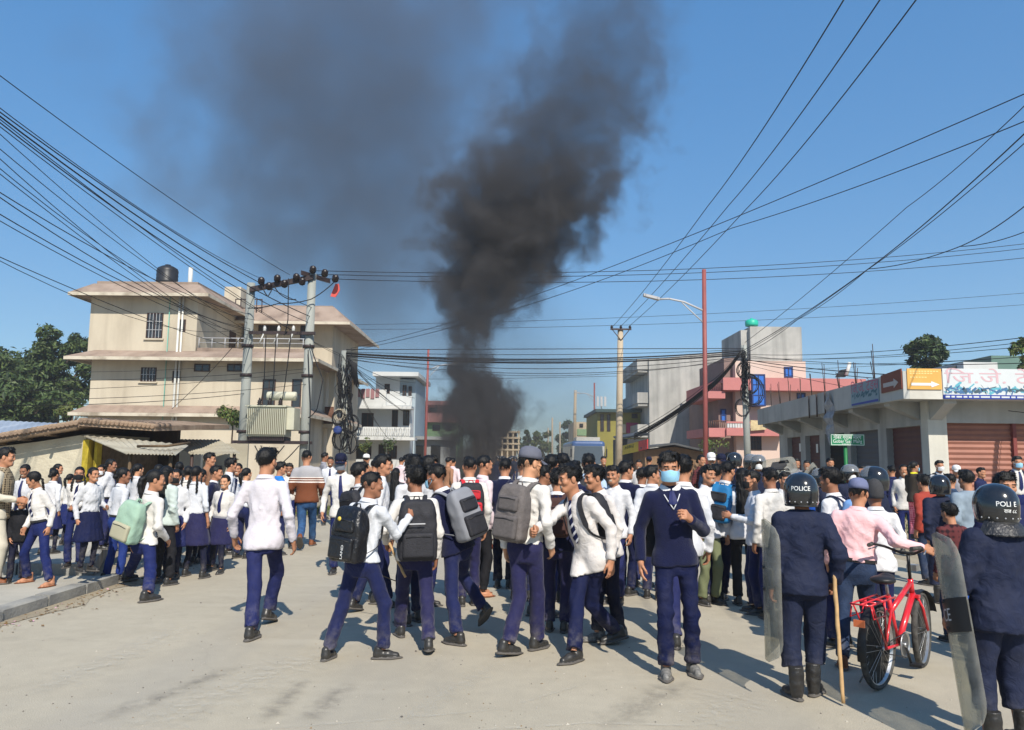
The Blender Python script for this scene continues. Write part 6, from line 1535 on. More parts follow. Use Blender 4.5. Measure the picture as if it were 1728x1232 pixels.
# ------------------------------------------------------------------ overhead cables
def cable(pts, r_, label, group, sag=0.0, n=14, name='overhead_cable'):
    b = MB(); P_ = [W(*p) for p in pts]; q = []
    off_ = lambda p: p[0] < 0 or p[0] > 1728 or p[1] < 0
    if off_(pts[-1]): P_.append(P_[-1] + (P_[-1] - P_[-2]) * .9)         # the span goes on past the picture's edge
    if off_(pts[0]): P_.insert(0, P_[0] + (P_[0] - P_[1]) * .6)
    for i in range(len(P_) - 1):
        for k in range(n): t = k / n; q.append(P_[i].lerp(P_[i + 1], t) - Vector((0, 0, sag * 4 * t * (1 - t))))
    q.append(P_[-1]); b.tube(q, r_, 5); return b.build(name, M_CABLE, None, label, 'cable', group)
GL = 'black overhead cables fanning from the upper left to the transformer poles'; LL = 'black overhead cable fanning down from the upper left to the transformer poles'
for a, c, r_, sg_ in (((-40, 98, 12), (489, 464, 26), .012, .15), ((-40, 152, 12), (440, 470, 26), .012, .25), ((-40, 160, 12), (528, 520, 26), .016, .3), ((-40, 166, 12), (525, 535, 26), .02, .32), ((-40, 176, 12), (522, 545, 26), .016, .36),
                      ((-40, 190, 12), (420, 560, 25.9), .010, .25), ((-40, 218, 11), (418, 545, 25.9), .010, .3), ((-40, 232, 11), (425, 575, 25.9), .010, .4), ((-40, 252, 11), (430, 540, 25.9), .010, .5), ((-40, 262, 11), (416, 585, 25.9), .010, .2),
                      ((-40, 300, 11), (420, 530, 25.9), .012, .3), ((-40, 306, 11), (428, 560, 25.9), .012, .35), ((-40, 338, 11), (422, 555, 25.9), .012, .3), ((-40, 350, 11), (418, 565, 25.9), .010, .25), ((-40, 416, 11), (412, 590, 25.9), .010, .15), ((-40, 420, 10.5), (410, 555, 25.9), .008, .5),
                      ((-40, 183, 12), (580, 600, 32), .012, .4), ((-40, 170, 12), (582, 605, 32), .012, .35)): cable([a, c], r_ * .75, LL, GL, sg_)
GH = 'thin service cables crossing the pale house front'; LH = 'thin service cable crossing in front of the pale house'
for a, c, r_ in (((-20, 643, 20), (520, 622, 25.9), .008), ((-20, 676, 20), (520, 648, 25.9), .008), ((-20, 661, 20), (515, 628, 25.9), .007), ((-20, 684, 20), (415, 664, 25.9), .010), ((-20, 626, 22), (418, 615, 25.9), .006), ((290, 690, 34), (415, 560, 26), .012)): cable([a, c], r_, LH, GH, .12)
GT = 'high wires running from the T-shaped pole top to the right edge'; LT = 'high thin wire running from the T-shaped pole top to the right edge'
for v0, v1, r_ in ((457, 408, .012), (463, 416, .012), (470, 432, .012)): cable([(534, v0, 26), (1760, v1, 30)], r_, LT, GT, .5)
GM = 'bundle of black cables strung across the street between the two cable poles'; LM = 'black cable strung across the street between the two cable poles'
for a, mid, c, r_ in ((590, 588, 588, .016), (596, 606, 592, .03), (600, 612, 598, .035), (597, 609, 595, .022), (594, 598, 590, .012), (606, 630, 606, .012), (602, 622, 601, .014), (604, 634, 602, .010)):
    A_, B_, = W(584, a, 31.9), W(1256, c, 32.8); m_ = W(910, mid, 32.3); sgv = (A_.z + B_.z) / 2 - m_.z
    cable([(584, a, 31.9), (1256, c, 32.8)], r_, LM, GM, max(0, sgv), 22)
GU = 'three wires rising from the cream pole to the top edge'; LU = 'wire rising steeply from the cream pole crossarm to the top edge'
for u0, mid, u1 in ((1034, (1160, 405, 24), 1432), (1047, (1196, 403, 24), 1494), (1061, (1225, 410, 24), 1556)): cable([(u0, 551, 34.9), (mid[0] + 35, mid[1] - 58, 18), (u1, -14, 9)], .010, LU, GU, .12)
GX = 'two long wires crossing the sky from the tangled pole to the right edge'; LX = 'long wire crossing the sky from the tangled pole to the upper right edge'
cable([(592, 588, 31.9), (905, 497, 26), (1760, 145, 12)], .010, LX, GX, .12); cable([(592, 592, 31.9), (880, 518, 26), (1235, 385, 20), (1760, 192, 12)], .010, LX, GX, .10)
GR = 'cables rising from the right cable pole to the upper right edge'; LR = 'cable rising from the right cable pole to the upper right edge'
for q, r_ in (([(1257, 578, 32.8), (1530, 350, 20), (1760, 148, 13)], .010), ([(1257, 590, 32.8), (1465, 454, 22), (1760, 196, 13)], .014), ([(1258, 593, 32.8), (1463, 456, 22), (1760, 214, 13)], .010), ([(1258, 596, 32.8), (1345, 540, 27), (1465, 454, 22)], .010), ([(1465, 454, 22), (1620, 416, 18), (1760, 322, 14)], .012), ([(1620, 416, 18), (1760, 378, 15)], .010)): cable(q, r_, LR, GR, .10)
GS = 'slack cables from the right cable pole over the shop roof'; LS = 'slack cable running from the right cable pole over the shop roof'
for v0, v1, r_ in ((598, 566, .010), (603, 582, .008), (607, 640, .016), (611, 652, .012), (600, 612, .010), (608, 600, .008), (615, 700, .008), (605, 574, .008)): cable([(1260, v0, 32.8), (1760, v1, 17)], r_, LS, GS, .18)
GD = 'thick cables running down from the right cable pole to the kiosk'; LD = 'thick cable running down from the right cable pole towards the kiosk'
for dv, r_ in ((0, .05), (3, .035), (-3, .03), (-8, .012), (6, .02)): cable([(1250, 595 + dv * .4, 32.7), (1190, 658 + dv, 34), (1070, 736 + dv, 40)], r_, LD, GD, .15)
GF = 'faint distant wires high above the far street'; LF = 'faint distant wire high above the far street'
for v0, v1 in ((548, 492), (556, 512), (640, 600)): cable([(590, v0, 60), (1760, v1, 60)], .016, LF, GF, .5)
GW = 'house wires dropping from the tangled pole to the white house'; LW = 'house wire dropping from the tangled pole towards the white house'
for i, (u1, v1, Y1) in enumerate(((648, 668, 49.5), (662, 682, 49.5), (690, 700, 49.8), (700, 645, 50), (700, 672, 50), (720, 697, 65), (712, 712, 65), (640, 720, 49.5), (655, 740, 49.5))): cable([(588, 603 + i * 2, 31.8), (u1, v1, Y1)], .013, LW, GW, .25)
GJ = 'jumper wires looping around the transformer'; LJ = 'black jumper wire looping around the transformer poles'
for q in ([(487, 470, 25.7), (486, 540, 25.6), (480, 566, 25.6)], [(441, 480, 25.7), (452, 500, 25.5), (462, 480, 25.6)], [(462, 482, 25.7), (478, 500, 25.5), (500, 505, 25.6)], [(449, 566, 25.6), (446, 640, 25.6), (441, 676, 25.7)], [(466, 566, 25.6), (462, 640, 25.6), (458, 676, 25.7)], [(491, 566, 25.6), (482, 640, 25.6), (476, 676, 25.7)],
          [(523, 580, 25.7), (545, 640, 25.6), (535, 690, 25.6), (520, 705, 25.7)], [(430, 752, 25.5), (450, 782, 25.4), (480, 752, 25.5)], [(440, 752, 25.5), (465, 790, 25.4), (505, 752, 25.5)], [(520, 590, 25.7), (524, 680, 25.7), (522, 770, 25.7)], [(418, 520, 25.7), (470, 512, 25.6), (525, 505, 25.7), (565, 475, 25.8)]): cable(q, .018, LJ, GJ, .05, 8, 'jumper_wire')
# ------------------------------------------------------------------ bus
bus = empty('bus', (XU(993, 56), 56, 0), 0, 'white and blue bus with dark windscreen coming down the street', 'bus')
M_BUSW = mat('white_bus_paint', (.56, .55, .50), .4, .4, coat=.3, var=.05); M_BUSB = mat('blue_bus_paint', srgb(60, 96, 150), .4, .4, coat=.3)
bx0, bx1 = XU(965, 56), XU(1021, 56); zr = ZV(744, 56, 993)
f = Field((bx0 - .1, 55.9, .3), (bx1 + .1, 66.2, zr + .1), .07); f.box(((bx0 + bx1) / 2, 61, (zr + .4) / 2), ((bx1 - bx0) / 2, 5, (zr - .4) / 2), .22)
Pm, Qm = f.mesh(); Cz = Pm[Qm].mean(1)[:, 2]; o = link('bus_body', np_mesh('bus_body', Pm, Qm, (M_BUSW, M_BUSB), (Cz > zr - .35).astype(int), True), None); adopt(o, bus)
b = MB(); b.prism([(bx0 + .12, 55.97, 1.25), (bx1 - .12, 55.97, 1.25), (bx1 - .2, 55.97, zr - .38), (bx0 + .2, 55.97, zr - .38)], (0, .06, 0)); adopt(b.build('windscreen', mat('dusty_windscreen', srgb(86, 100, 112), .25, .5), None), bus)
b = MB(); b.box(bx0 + .35, bx1 - .35, 56.2, 59, zr + .0, zr + .28); adopt(b.build('roof_rack', M_BUSW, None), bus)
for sx in (bx0 - .12, bx1 + .02): b = MB(); b.box(sx, sx + .10, 55.7, 55.9, 1.7, 2.3); b.tube([(sx + .05, 55.8, 2.3), (sx + .05 + (.1 if sx < 0 else 0), 56, 2.5)], .02, 5); adopt(b.build('mirror', M_TANK, None), bus)
for sx in (bx0 + .25, bx1 - .45): b = MB(); b.box(sx, sx + .22, 55.94, 56.02, .75, .95); adopt(b.build('headlight', M_GRILLE, None), bus)
wl = MB(); wl.lathe([(.01, -.13), (.44, -.13), (.48, -.08), (.48, .08), (.44, .13), (.01, .13)], 18, (0, 0, 0), 0, Matrix.Rotation(math.pi / 2, 4, 'Y')); wlm = wl.mesh('wheel', M_TANK)
for x in (bx0 + .15, bx1 - .15):
    for y in (58, 63.5): o = link('wheel', wlm, None); o.location = (x, y, .48); adopt(o, bus)
# ------------------------------------------------------------------ trees and plants
M_LEAFD = [mat('mango_leaf_dark', (.022, .040, .014), .55, .3, var=.3, vscale=.8), mat('mango_leaf_mid', (.045, .075, .022), .55, .3, var=.3, vscale=.8), mat('mango_leaf_light', (.085, .12, .035), .55, .3, var=.25, vscale=.8)]
M_LEAFY = [mat('yellow_green_leaf', (.13, .15, .035), .6, .3, var=.3), mat('fresh_green_leaf', (.07, .12, .03), .6, .3, var=.3), mat('olive_leaf', (.10, .11, .04), .6, .3, var=.3)]
M_BARK = mat('grey_brown_bark', (.10, .075, .055), .95, .15, var=.3, vscale=6, bump=.5, bscale=20)
def foliage(clumps, nleaf, size, seed, mats=None, up=.25):
    g_ = np.random.default_rng(seed); C = np.array([c[:3] for c in clumps]); R_ = np.array([c[3] for c in clumps]); w = R_ ** 2; w /= w.sum()
    idx = g_.choice(len(clumps), nleaf, p=w); d = g_.normal(size=(nleaf, 3)); d /= np.linalg.norm(d, axis=1)[:, None]
    rad = R_[idx] * g_.uniform(.45, 1.1, nleaf) ** .6 * np.where(g_.random(nleaf) < .18, g_.uniform(1.0, 1.45, nleaf), 1); d[:, 2] *= .82; p = C[idx] + d * rad[:, None]
    nrm = d * .9 + g_.normal(size=(nleaf, 3)) * .55; nrm[:, 2] += up; nrm /= np.linalg.norm(nrm, axis=1)[:, None]
    t = np.cross(nrm, g_.normal(size=(nleaf, 3))); t /= np.linalg.norm(t, axis=1)[:, None]; b_ = np.cross(nrm, t); L = (size * g_.uniform(.6, 1.4, nleaf))[:, None]
    droop = np.zeros((nleaf, 3)); droop[:, 2] = -.25 * L[:, 0]
    V = np.stack([p - t * L, p - b_ * L * .42 + nrm * L * .12, p + t * L + droop, p + b_ * L * .42 + nrm * L * .12], 1).reshape(-1, 3)
    return V, np.arange(nleaf * 4).reshape(-1, 4), g_.integers(0, 3, nleaf) if mats is None else g_.choice(3, nleaf, p=mats)
def tree(name, label, base, crown, nleaf, size, seed, mats=M_LEAFD, group=None, n_cl=26, trunk_r=.3, probs=None, shape=None):
    """crown = (cx,cy,cz, rx,ry,rz)"""
    root = empty(name, base, 0, label, 'tree', group); g_ = np.random.default_rng(seed); cx, cy, cz, rx, ry, rz = crown; cl = []
    while len(cl) < n_cl:
        d = g_.normal(size=3); d /= np.linalg.norm(d); q = g_.uniform(.35, .95); c = (cx + d[0] * rx * q, cy + d[1] * ry * q, cz + d[2] * rz * q)
        if shape and not shape(c): continue
        cl.append((*c, g_.uniform(.16, .32) * min(rx, rz)))
    V, Q, fm = foliage(cl, nleaf, size, seed + 1, probs)
    adopt(link('crown', np_mesh('crown', V, Q, mats, fm, False), None), root)
    b = MB(); tx, ty = base[0], base[1]; zt = cz - rz * .25
    b.tube([(tx, ty, -.1), (tx + .1, ty, zt * .5), (cx, cy, zt)], [trunk_r, trunk_r * .8, trunk_r * .55], 10)
    for c in cl[:9]: b.tube([(cx, cy, zt * .8), ((cx + c[0]) / 2, (cy + c[1]) / 2, (zt + c[2]) / 2 - .2), c[:3]], [trunk_r * .4, trunk_r * .25, trunk_r * .08], 6)
    adopt(b.build('trunk', M_BARK, None), root); return root
def crown_px(u0, u1, v0, v1, Y, ry): a, c = W(u0, v1, Y), W(u1, v0, Y); return ((a.x + c.x) / 2, Y, (a.z + c.z) / 2, (c.x - a.x) / 2, ry, (c.z - a.z) / 2)
GTm = 'dark mango trees behind the pale house'
for lbl, cr, n, sd_ in (('dense dark mango tree with the highest crown left of the pale house', crown_px(32, 165, 548, 705, 56, 4.5), 12000, 21), ('lower mango tree cut by the left edge of the picture', crown_px(-110, 62, 568, 720, 58, 4.5), 9500, 22), ('mango tree bulging low in front, just above the tin shed', crown_px(-20, 120, 618, 735, 50, 3.5), 6500, 23)):
    tree('mango_tree', lbl, (cr[0], cr[1], 0), cr, n, .20, sd_, group=GTm, n_cl=46, probs=(.25, .45, .3))
cr = crown_px(96, 150, 672, 715, 44, 1.2); tree('young_tree', 'small yellow-green tree at the left foot of the pale house', (cr[0], 44, 0), cr, 1500, .13, 31, M_LEAFY, n_cl=12, trunk_r=.08)
cr = crown_px(1526, 1608, 568, 640, 46, 1.6); tree('leafy_tree', 'dark round tree rising behind the shop roof above the orange sign', (cr[0], 46, 0), cr, 4200, .15, 33, n_cl=34, trunk_r=.16, probs=(.5, .4, .1))
cr = crown_px(1712, 1790, 562, 640, 30, 1.2); tree('leafy_tree', 'bright green tree at the right edge above the shop banner', (cr[0], 30, 0), cr, 1500, .12, 34, M_LEAFY, n_cl=14, trunk_r=.1)
for i, (lbl, c, m_) in enumerate((('tall narrow far tree at the end of the street', crown_px(884, 897, 715, 775, 140, 1.4), M_LEAFD), ('rounded far tree beside the narrow one', crown_px(898, 935, 722, 775, 150, 3), M_LEAFY), ('far tree behind the small cream house', crown_px(935, 985, 708, 775, 160, 4), M_LEAFD), ('far bushy tree behind the lamp post', crown_px(985, 1012, 715, 775, 135, 3), M_LEAFY), ('hazy far tree near the smoke', crown_px(868, 890, 735, 775, 170, 3), M_LEAFD))):
    tree('far_tree', lbl, (c[0], c[1], 0), c, 2600, .36, 40 + i, m_, 'trees at the far end of the street', n_cl=24, trunk_r=.25)
def bush(name, label, u, v, Y, r_, n, size, seed, mats=M_LEAFY, stem_to=None):
    c = W(u, v, Y); root = empty(name, (c.x, Y, 0), 0, label, 'plant'); g_ = np.random.default_rng(seed)
    V, Q, fm = foliage([(c.x + g_.normal() * r_ * .6, Y + g_.normal() * r_ * .4, c.z + g_.normal() * r_ * .5, r_ * .6) for _ in range(8)], n, size, seed); adopt(link('leaves', np_mesh('leaves', V, Q, mats, fm, False), None), root)
    b = MB(); b.tube([(c.x, Y, stem_to if stem_to is not None else 0), (c.x + .05, Y, c.z)], [.05, .02], 6); adopt(b.build('stem', M_BARK, None), root); return root
bush('climbing_plant', 'leafy green climber beside the left transformer pole', 392, 698, 27.5, .42, 700, .075, 51)
bush('shrub', 'small shrub in front of the white house window', 617, 755, 48.6, .35, 300, .07, 52); bush('shrub', 'round potted shrub below the white house balcony', 655, 752, 48.6, .38, 320, .07, 53, M_LEAFD)
bush('shrub', 'sparse shrub at the foot of the red lamp post', 1203, 758, 38.5, .5, 260, .08, 54)
# grassy earth mounds
def mound(label, u, v, r_, hgt, n, seed, name='grass_mound'):
    c = G(u, v); root = empty(name, (c.x, c.y, 0), 0, label, 'mound'); b = MB(); vs_ = [(c.x, c.y, hgt)]; g_ = random.Random(seed)
    for k, (q, z) in enumerate(((.35, .85), (.7, .45), (1.0, -.03))):
        for i in range(18): w = i * math.tau / 18; rr_ = r_ * q * (1 + g_.uniform(-.12, .12)); vs_.append((c.x + rr_ * 1.5 * math.cos(w), c.y + rr_ * math.sin(w), hgt * z + g_.uniform(-.02, .02)))
    b._add(vs_, [(0, 1 + i, 1 + (i + 1) % 18) for i in range(18)] + [(1 + k * 18 + i, 1 + (k + 1) * 18 + i, 1 + (k + 1) * 18 + (i + 1) % 18, 1 + k * 18 + (i + 1) % 18) for k in range(2) for i in range(18)], 0, True); adopt(b.build('earth', M_DIRT, None), root)
    gg = np.random.default_rng(seed); w = gg.uniform(0, 6.283, n); q = np.sqrt(gg.uniform(0, 1, n)); x, y = c.x + q * r_ * 1.5 * np.cos(w), c.y + q * r_ * np.sin(w); z = hgt * np.interp(q, [0, .35, .7, 1], [1, .85, .45, -.02])
    a = gg.uniform(0, 6.28, n); L = gg.uniform(.05, .16, n); dx, dy = np.cos(a) * .012, np.sin(a) * .012; lx, ly = gg.normal(0, .04, n), gg.normal(0, .04, n)
    V = np.stack([np.stack([x - dx, y - dy, z], 1), np.stack([x + dx, y + dy, z], 1), np.stack([x + lx, y + ly, z + L], 1)], 1).reshape(-1, 3)
    o = link('grass', np_mesh('grass', V, np.zeros((0, 4), int), M_LEAFY, gg.integers(0, 3, n), False, np.arange(n * 3).reshape(-1, 3)), None); o['kind'] = 'stuff'; adopt(o, root)
mound('grassy earth mound under the woman in pink trousers', 1545, 905, 1.0, .42, 2600, 61); mound('weedy patch of ground at the foot of the cable pole', 560, 868, .9, .16, 1800, 62, 'weed_patch')
# ------------------------------------------------------------------ smoke from the burning tyres
YSM = 25.0
def smoke_cloud(label, Y0, u0, u1, yb, yf, v_top, ZR, plumes, color, warp=1.5, wscale=.55, zmin=.05):
    """a closed box of smoke; density from plumes measured in the photograph: (v, u_centre, half width px, density) rows"""
    b = MB(); b.box(XU(u0, Y0), XU(u1, Y0), Y0 - yf, Y0 + yb, zmin, ZV(v_top, Y0)); ob = b.build('smoke', None, None, label, 'smoke', None, 'stuff')
    sm = bpy.data.materials.new('tyre_smoke'); sm.use_nodes = True; nt = sm.node_tree; nt.nodes.clear()
    out = nt.nodes.new('ShaderNodeOutputMaterial'); pvn = nt.nodes.new('ShaderNodeVolumePrincipled'); nt.links.new(pvn.outputs[0], out.inputs['Volume'])
    def nm(op, a, b_=None, c=None):
        n = nt.nodes.new('ShaderNodeMath'); n.operation = op
        for i, x in enumerate((a, b_, c)):
            if x is None: continue
            if isinstance(x, (int, float)): n.inputs[i].default_value = x
            else: nt.links.new(x, n.inputs[i])
        return n.outputs[0]
    tc = nt.nodes.new('ShaderNodeTexCoord'); no = nt.nodes.new('ShaderNodeTexNoise'); no.inputs['Scale'].default_value = wscale; no.inputs['Detail'].default_value = 2; nt.links.new(tc.outputs['Object'], no.inputs['Vector'])
    wa = nt.nodes.new('ShaderNodeVectorMath'); wa.operation = 'MULTIPLY_ADD'; wa.inputs[1].default_value = (warp,) * 3; nt.links.new(no.outputs['Color'], wa.inputs[0])
    sub = nt.nodes.new('ShaderNodeVectorMath'); sub.operation = 'SUBTRACT'; sub.inputs[1].default_value = (warp / 2,) * 3; nt.links.new(tc.outputs['Object'], sub.inputs[0]); nt.links.new(sub.outputs[0], wa.inputs[2])
    sp = nt.nodes.new('ShaderNodeSeparateXYZ'); nt.links.new(wa.outputs[0], sp.inputs[0]); X_, Y_, Z_ = sp.outputs
    zn = nm('MINIMUM', nm('MAXIMUM', nm('DIVIDE', Z_, ZR), 0.0), 1.0)
    def fcurve(pts, lo, hi):
        n = nt.nodes.new('ShaderNodeFloatCurve'); c = n.mapping.curves[0]; n.mapping.use_clip = False
        P_ = [(max(0, min(1, z / ZR)), (v - lo) / (hi - lo)) for z, v in pts]
        c.points[0].location = P_[0]; c.points[1].location = P_[-1]
        for p in P_[1:-1]: c.points.new(*p)
        for p_ in c.points: p_.handle_type = 'AUTO_CLAMPED'
        n.mapping.update(); nt.links.new(zn, n.inputs['Value']); return nm('MULTIPLY_ADD', n.outputs[0], hi - lo, lo)
    tot = None
    for (px, dens, yoff, edge, namp, nsc) in plumes:
        rows = sorted((ZV(v, Y0, u), XU(u, Y0, v), w * Y0 / F_PX, d_) for v, u, w, d_ in px)
        cx = fcurve([(z, x) for z, x, w, d_ in rows], -30, 20); rw = fcurve([(z, w) for z, x, w, d_ in rows], 0, 20); de = fcurve([(z, d_) for z, x, w, d_ in rows], 0, 1)
        dx = nm('DIVIDE', nm('SUBTRACT', X_, cx), rw); dy = nm('DIVIDE', nm('SUBTRACT', Y_, Y0 + yoff), nm('MULTIPLY', nm('MAXIMUM', rw, .5), .8))
        rr_ = nm('SQRT', nm('ADD', nm('MULTIPLY', dx, dx), nm('MULTIPLY', dy, dy)))
        n2 = nt.nodes.new('ShaderNodeTexNoise'); n2.inputs['Scale'].default_value = nsc; n2.inputs['Detail'].default_value = 6; n2.inputs['Roughness'].default_value = .6; nt.links.new(wa.outputs[0], n2.inputs['Vector'])
        f_ = nm('ADD', nm('SUBTRACT', 1.0, rr_), nm('MULTIPLY', nm('SUBTRACT', n2.outputs['Fac'], .5), namp))
        mr = nt.nodes.new('ShaderNodeMapRange'); mr.interpolation_type = 'SMOOTHSTEP'; mr.inputs[1].default_value = edge[0]; mr.inputs[2].default_value = edge[1]; nt.links.new(f_, mr.inputs[0])
        d_ = nm('MULTIPLY', nm('MULTIPLY', mr.outputs[0], de), dens); tot = d_ if tot is None else nm('ADD', tot, d_)
    nt.links.new(tot, pvn.inputs['Density']); pvn.inputs['Color'].default_value = (*color, 1); pvn.inputs['Absorption Color'].default_value = (0, 0, 0, 1); pvn.inputs['Anisotropy'].default_value = .1
    ob.data.materials.clear(); ob.data.materials.append(sm); return ob
smoke_cloud('dark smoke column rising from burning tyres behind the crowd', YSM, 560, 1210, 3.6, 3.2, -90, 18.0, [
    ([(790, 800, 48, 1.0), (740, 802, 66, 1.0), (700, 814, 88, 1.0), (655, 804, 74, 1.0), (620, 792, 52, .9), (580, 798, 56, .75), (530, 812, 80, .62), (460, 838, 124, .52), (390, 866, 164, .46), (320, 890, 178, .31), (250, 940, 172, .17), (160, 988, 158, .12), (70, 1018, 138, .08), (-20, 1045, 115, .06), (-90, 1060, 95, .03)], 3.5, 0.0, (-.03, .5), 2.6, 1.0),
    ([(790, 900, 190, 1.0), (700, 905, 190, 1.0), (640, 890, 180, 1.0), (560, 870, 160, .7), (480, 850, 140, .4), (400, 840, 110, .1), (0, 840, 50, 0)], .15, .8, (-.2, .9), 1.3, .6)], (.15, .145, .148))
smoke_cloud('thin grey smoke veil drifting high to the left behind the pale house', 56.0, 90, 1000, 5.5, 5.5, -60, 38.0, [
    ([(760, 760, 60, .0), (700, 740, 110, .2), (600, 690, 200, .5), (520, 650, 270, .75), (430, 620, 330, .95), (320, 585, 370, 1.0), (210, 570, 390, 1.0), (100, 575, 400, .85), (0, 590, 400, .7), (-60, 600, 400, .6)], .15, 0.0, (-.1, .95), 2.3, .19)], (.20, .195, .20), 3.5, .22, 2.0)
# burning tyre heap at the foot of the smoke (hidden by the crowd for the most part)
M_TYRE = mat('charred_tyre_rubber', (.01, .01, .01), .8, .3)
for k, (dx, dy, z, tl_) in enumerate(((0, 0, .10, 0), (.5, .3, .10, .2), (.2, .1, .31, .15))):
    b = MB(); prof = [(.2, -.09), (.33, -.10), (.36, -.05), (.36, .05), (.33, .10), (.2, .09), (.22, 0), (.2, -.09)]; b.lathe(prof, 20, (0, 0, 0), 0, Matrix.Translation((XU(800, YSM) + dx, YSM + dy, z)) @ Matrix.Rotation(tl_, 4, 'X')); b.build('tyre', M_TYRE, None, 'charred tyre in the burning heap under the smoke', 'tyre', 'burning tyres')

# thin sunlit air over the whole street
hzb = MB(); hzb.box(-140, 140, -12, 420, -1.0, 46.0); haze = hzb.build('haze', None, None, 'thin pale haze hanging over the street', 'haze', None, 'stuff')
hm = bpy.data.materials.new('pale_street_haze'); hm.use_nodes = True; hm.node_tree.nodes.clear(); ho = hm.node_tree.nodes.new('ShaderNodeOutputMaterial'); hv = hm.node_tree.nodes.new('ShaderNodeVolumePrincipled')
hv.inputs['Density'].default_value = .0008; hv.inputs['Color'].default_value = (.80, .84, .90, 1); hv.inputs['Anisotropy'].default_value = .2; hm.node_tree.links.new(hv.outputs[0], ho.inputs['Volume']); haze.data.materials.clear(); haze.data.materials.append(hm)
# ------------------------------------------------------------------ the crowd
PV, PV2 = .115, .26
GG = 'school girls gathered at the left kerb'; GB = 'school boys in the middle of the road'; GP = 'riot police'; GO = 'bystanders'
M_BAGM = mat('mint_green_bag_cloth', srgb(150, 178, 158), .8, .2, var=.05, vscale=9, bump=.3, bscale=50); M_BAGM2 = mat('beige_bag_pocket', srgb(168, 164, 140), .8, .2, var=.05)
M_BAGK = mat('glossy_black_bag', (.010, .010, .012), .3, .5, var=.3, vscale=8, bump=.5, bscale=24); M_BAGD = mat('charcoal_bag_cloth', (.022, .022, .027), .7, .3, var=.2, vscale=12, bump=.3, bscale=60)
M_BAGG = mat('grey_bag_cloth', srgb(104, 98, 96), .85, .2, var=.15, vscale=40, bump=.4, bscale=90); M_BAGG2 = mat('grey_bag_pocket', srgb(92, 87, 86), .85, .2, var=.15, vscale=40)
M_BAGS = mat('silver_grey_bag_cloth', srgb(128, 130, 136), .75, .3, var=.1); M_BAGBL = mat('bright_blue_bag_cloth', srgb(30, 108, 160), .7, .3, var=.1); M_BAGLB = mat('light_blue_bag_cloth', srgb(110, 148, 196), .7, .3, var=.1); M_BAGBR = mat('brown_bag_cloth', srgb(72, 50, 46), .8, .2, var=.2)
M_GREYSH = mat('grey_shirt_cotton', srgb(140, 140, 148), .85, .2, var=.08); M_BRSH = mat('brown_shirt_cotton', srgb(150, 110, 84), .85, .2, var=.08); M_OLIVE = mat('olive_trouser_cloth', srgb(112, 118, 88), .85, .2, var=.1)
M_REDJ = mat('brick_red_jacket_cloth', srgb(150, 62, 50), .85, .2, var=.1); M_DENJ = mat('pale_denim_jacket', srgb(132, 146, 158), .85, .2, var=.15, vscale=10); M_NAVYS = mat('navy_shirt', srgb(34, 40, 76), .85, .2, var=.1); M_DKJ = mat('dark_brown_jacket_cloth', srgb(66, 58, 50), .85, .2, var=.15); M_BLUET = mat('bright_blue_trousers', srgb(30, 80, 170), .8, .2, var=.1); M_DBLUE = mat('blue_check_cloth', srgb(52, 70, 96), .85, .2, var=.3, vscale=30); M_GREYSHW = mat('dark_grey_shawl', srgb(66, 68, 72), .9, .1, var=.12, vscale=5, bump=.3, bscale=30)
M_PINKST = mat('pale_pink_shirt', srgb(214, 196, 200), .85, .2, var=.05); M_LILAC = mat('pale_lilac_white_shirt', (.60, .565, .60), .85, .2, var=.03, vscale=9, bump=.25, bscale=40)
# --- left: girls at the kerb
P('man in brown checked vest and cream shirt cut by the left edge', 8, 756, vf=985, z0=PV, face=75, top='vest', topm=M_CREAM, bot='wide', botm=M_CREAM, hair='full', shoem=M_BROWNSHOE, rh=(.02, .26, -.30), girth=1.06, group=GO)
P('smallest girl in a black cardigan with a mask under her chin', 38, 838, vf=983, z0=PV, face=150, hy=20, hp=15, hair='gbraidb', top='jacket', topm=M_BLACKC, botm=M_NAVYT3, collar=M_WHITE, group=GG, rh=(.0, .12, -.48))
P('girl leaning forward with a long braid and striped tie, in sandals', 64, 796, fp=((82, 990), (46, 983)), z0=PV, face=205, hy=45, hp=10, lean=9, hair='gbraid1', hem='in', tie=M_TIE, shoes='sandal', shoem=SKINS[1], rh=(.05, .12, -.46), lh=(.05, .02, -.50), group=GG, hr=-8)
P('girl with two braids and dark waistcoat behind the small girl', 45, 784, d=10.9, z0=PV2, face=185, hp=14, hair='gbraids', tie=M_TIEP, hem='in', group=GG, skin=2, lh=(.0, .22, -.30))
P('girl seen from behind between two taller girls near the plaster wall', 91, 792, d=11.3, z0=PV2, face=10, hair='gbun', group=GG, hem='in', bot='skirt')
P('girl in profile with a dark waistcoat against the plaster wall', 97, 783, d=13.2, z0=PV2, face=80, hair='gpony', top='sweater', group=GG)
P('girl with a black face mask, two long braids and striped tie', 136, 788, vf=958, z0=PV2, face=170, hy=-12, hair='gbraids', tie=M_TIE, hem='in', mask=M_MASKK, rh=(-.13, .20, -.30), lh=(-.10, .20, -.32), group=GG)
P('smiling girl in a navy skirt turned right beside the masked girl', 157, 789, vf=965, z0=PV2, face=115, hair='gbun', hem='in', bot='skirt', lh=(.0, .22, -.30), group=GG, smile=True)
P('tallest girl of the kerb group in profile before the dark shop', 186, 775, d=11.9, z0=PV2, face=80, hair='gbun', hem='in', group=GG, tie=M_TIEP, skin=2)
P('girl in bright blue trousers seen from behind at the pavement end', 207, 790, fp=((178, 979), (200, 981)), face=35, hy=25, hair='gbun', hem='in', botm=mat('bright_royal_trouser_cloth', srgb(36, 56, 122), .8, .2, var=.12, bump=.2), group=GG, skin=2)
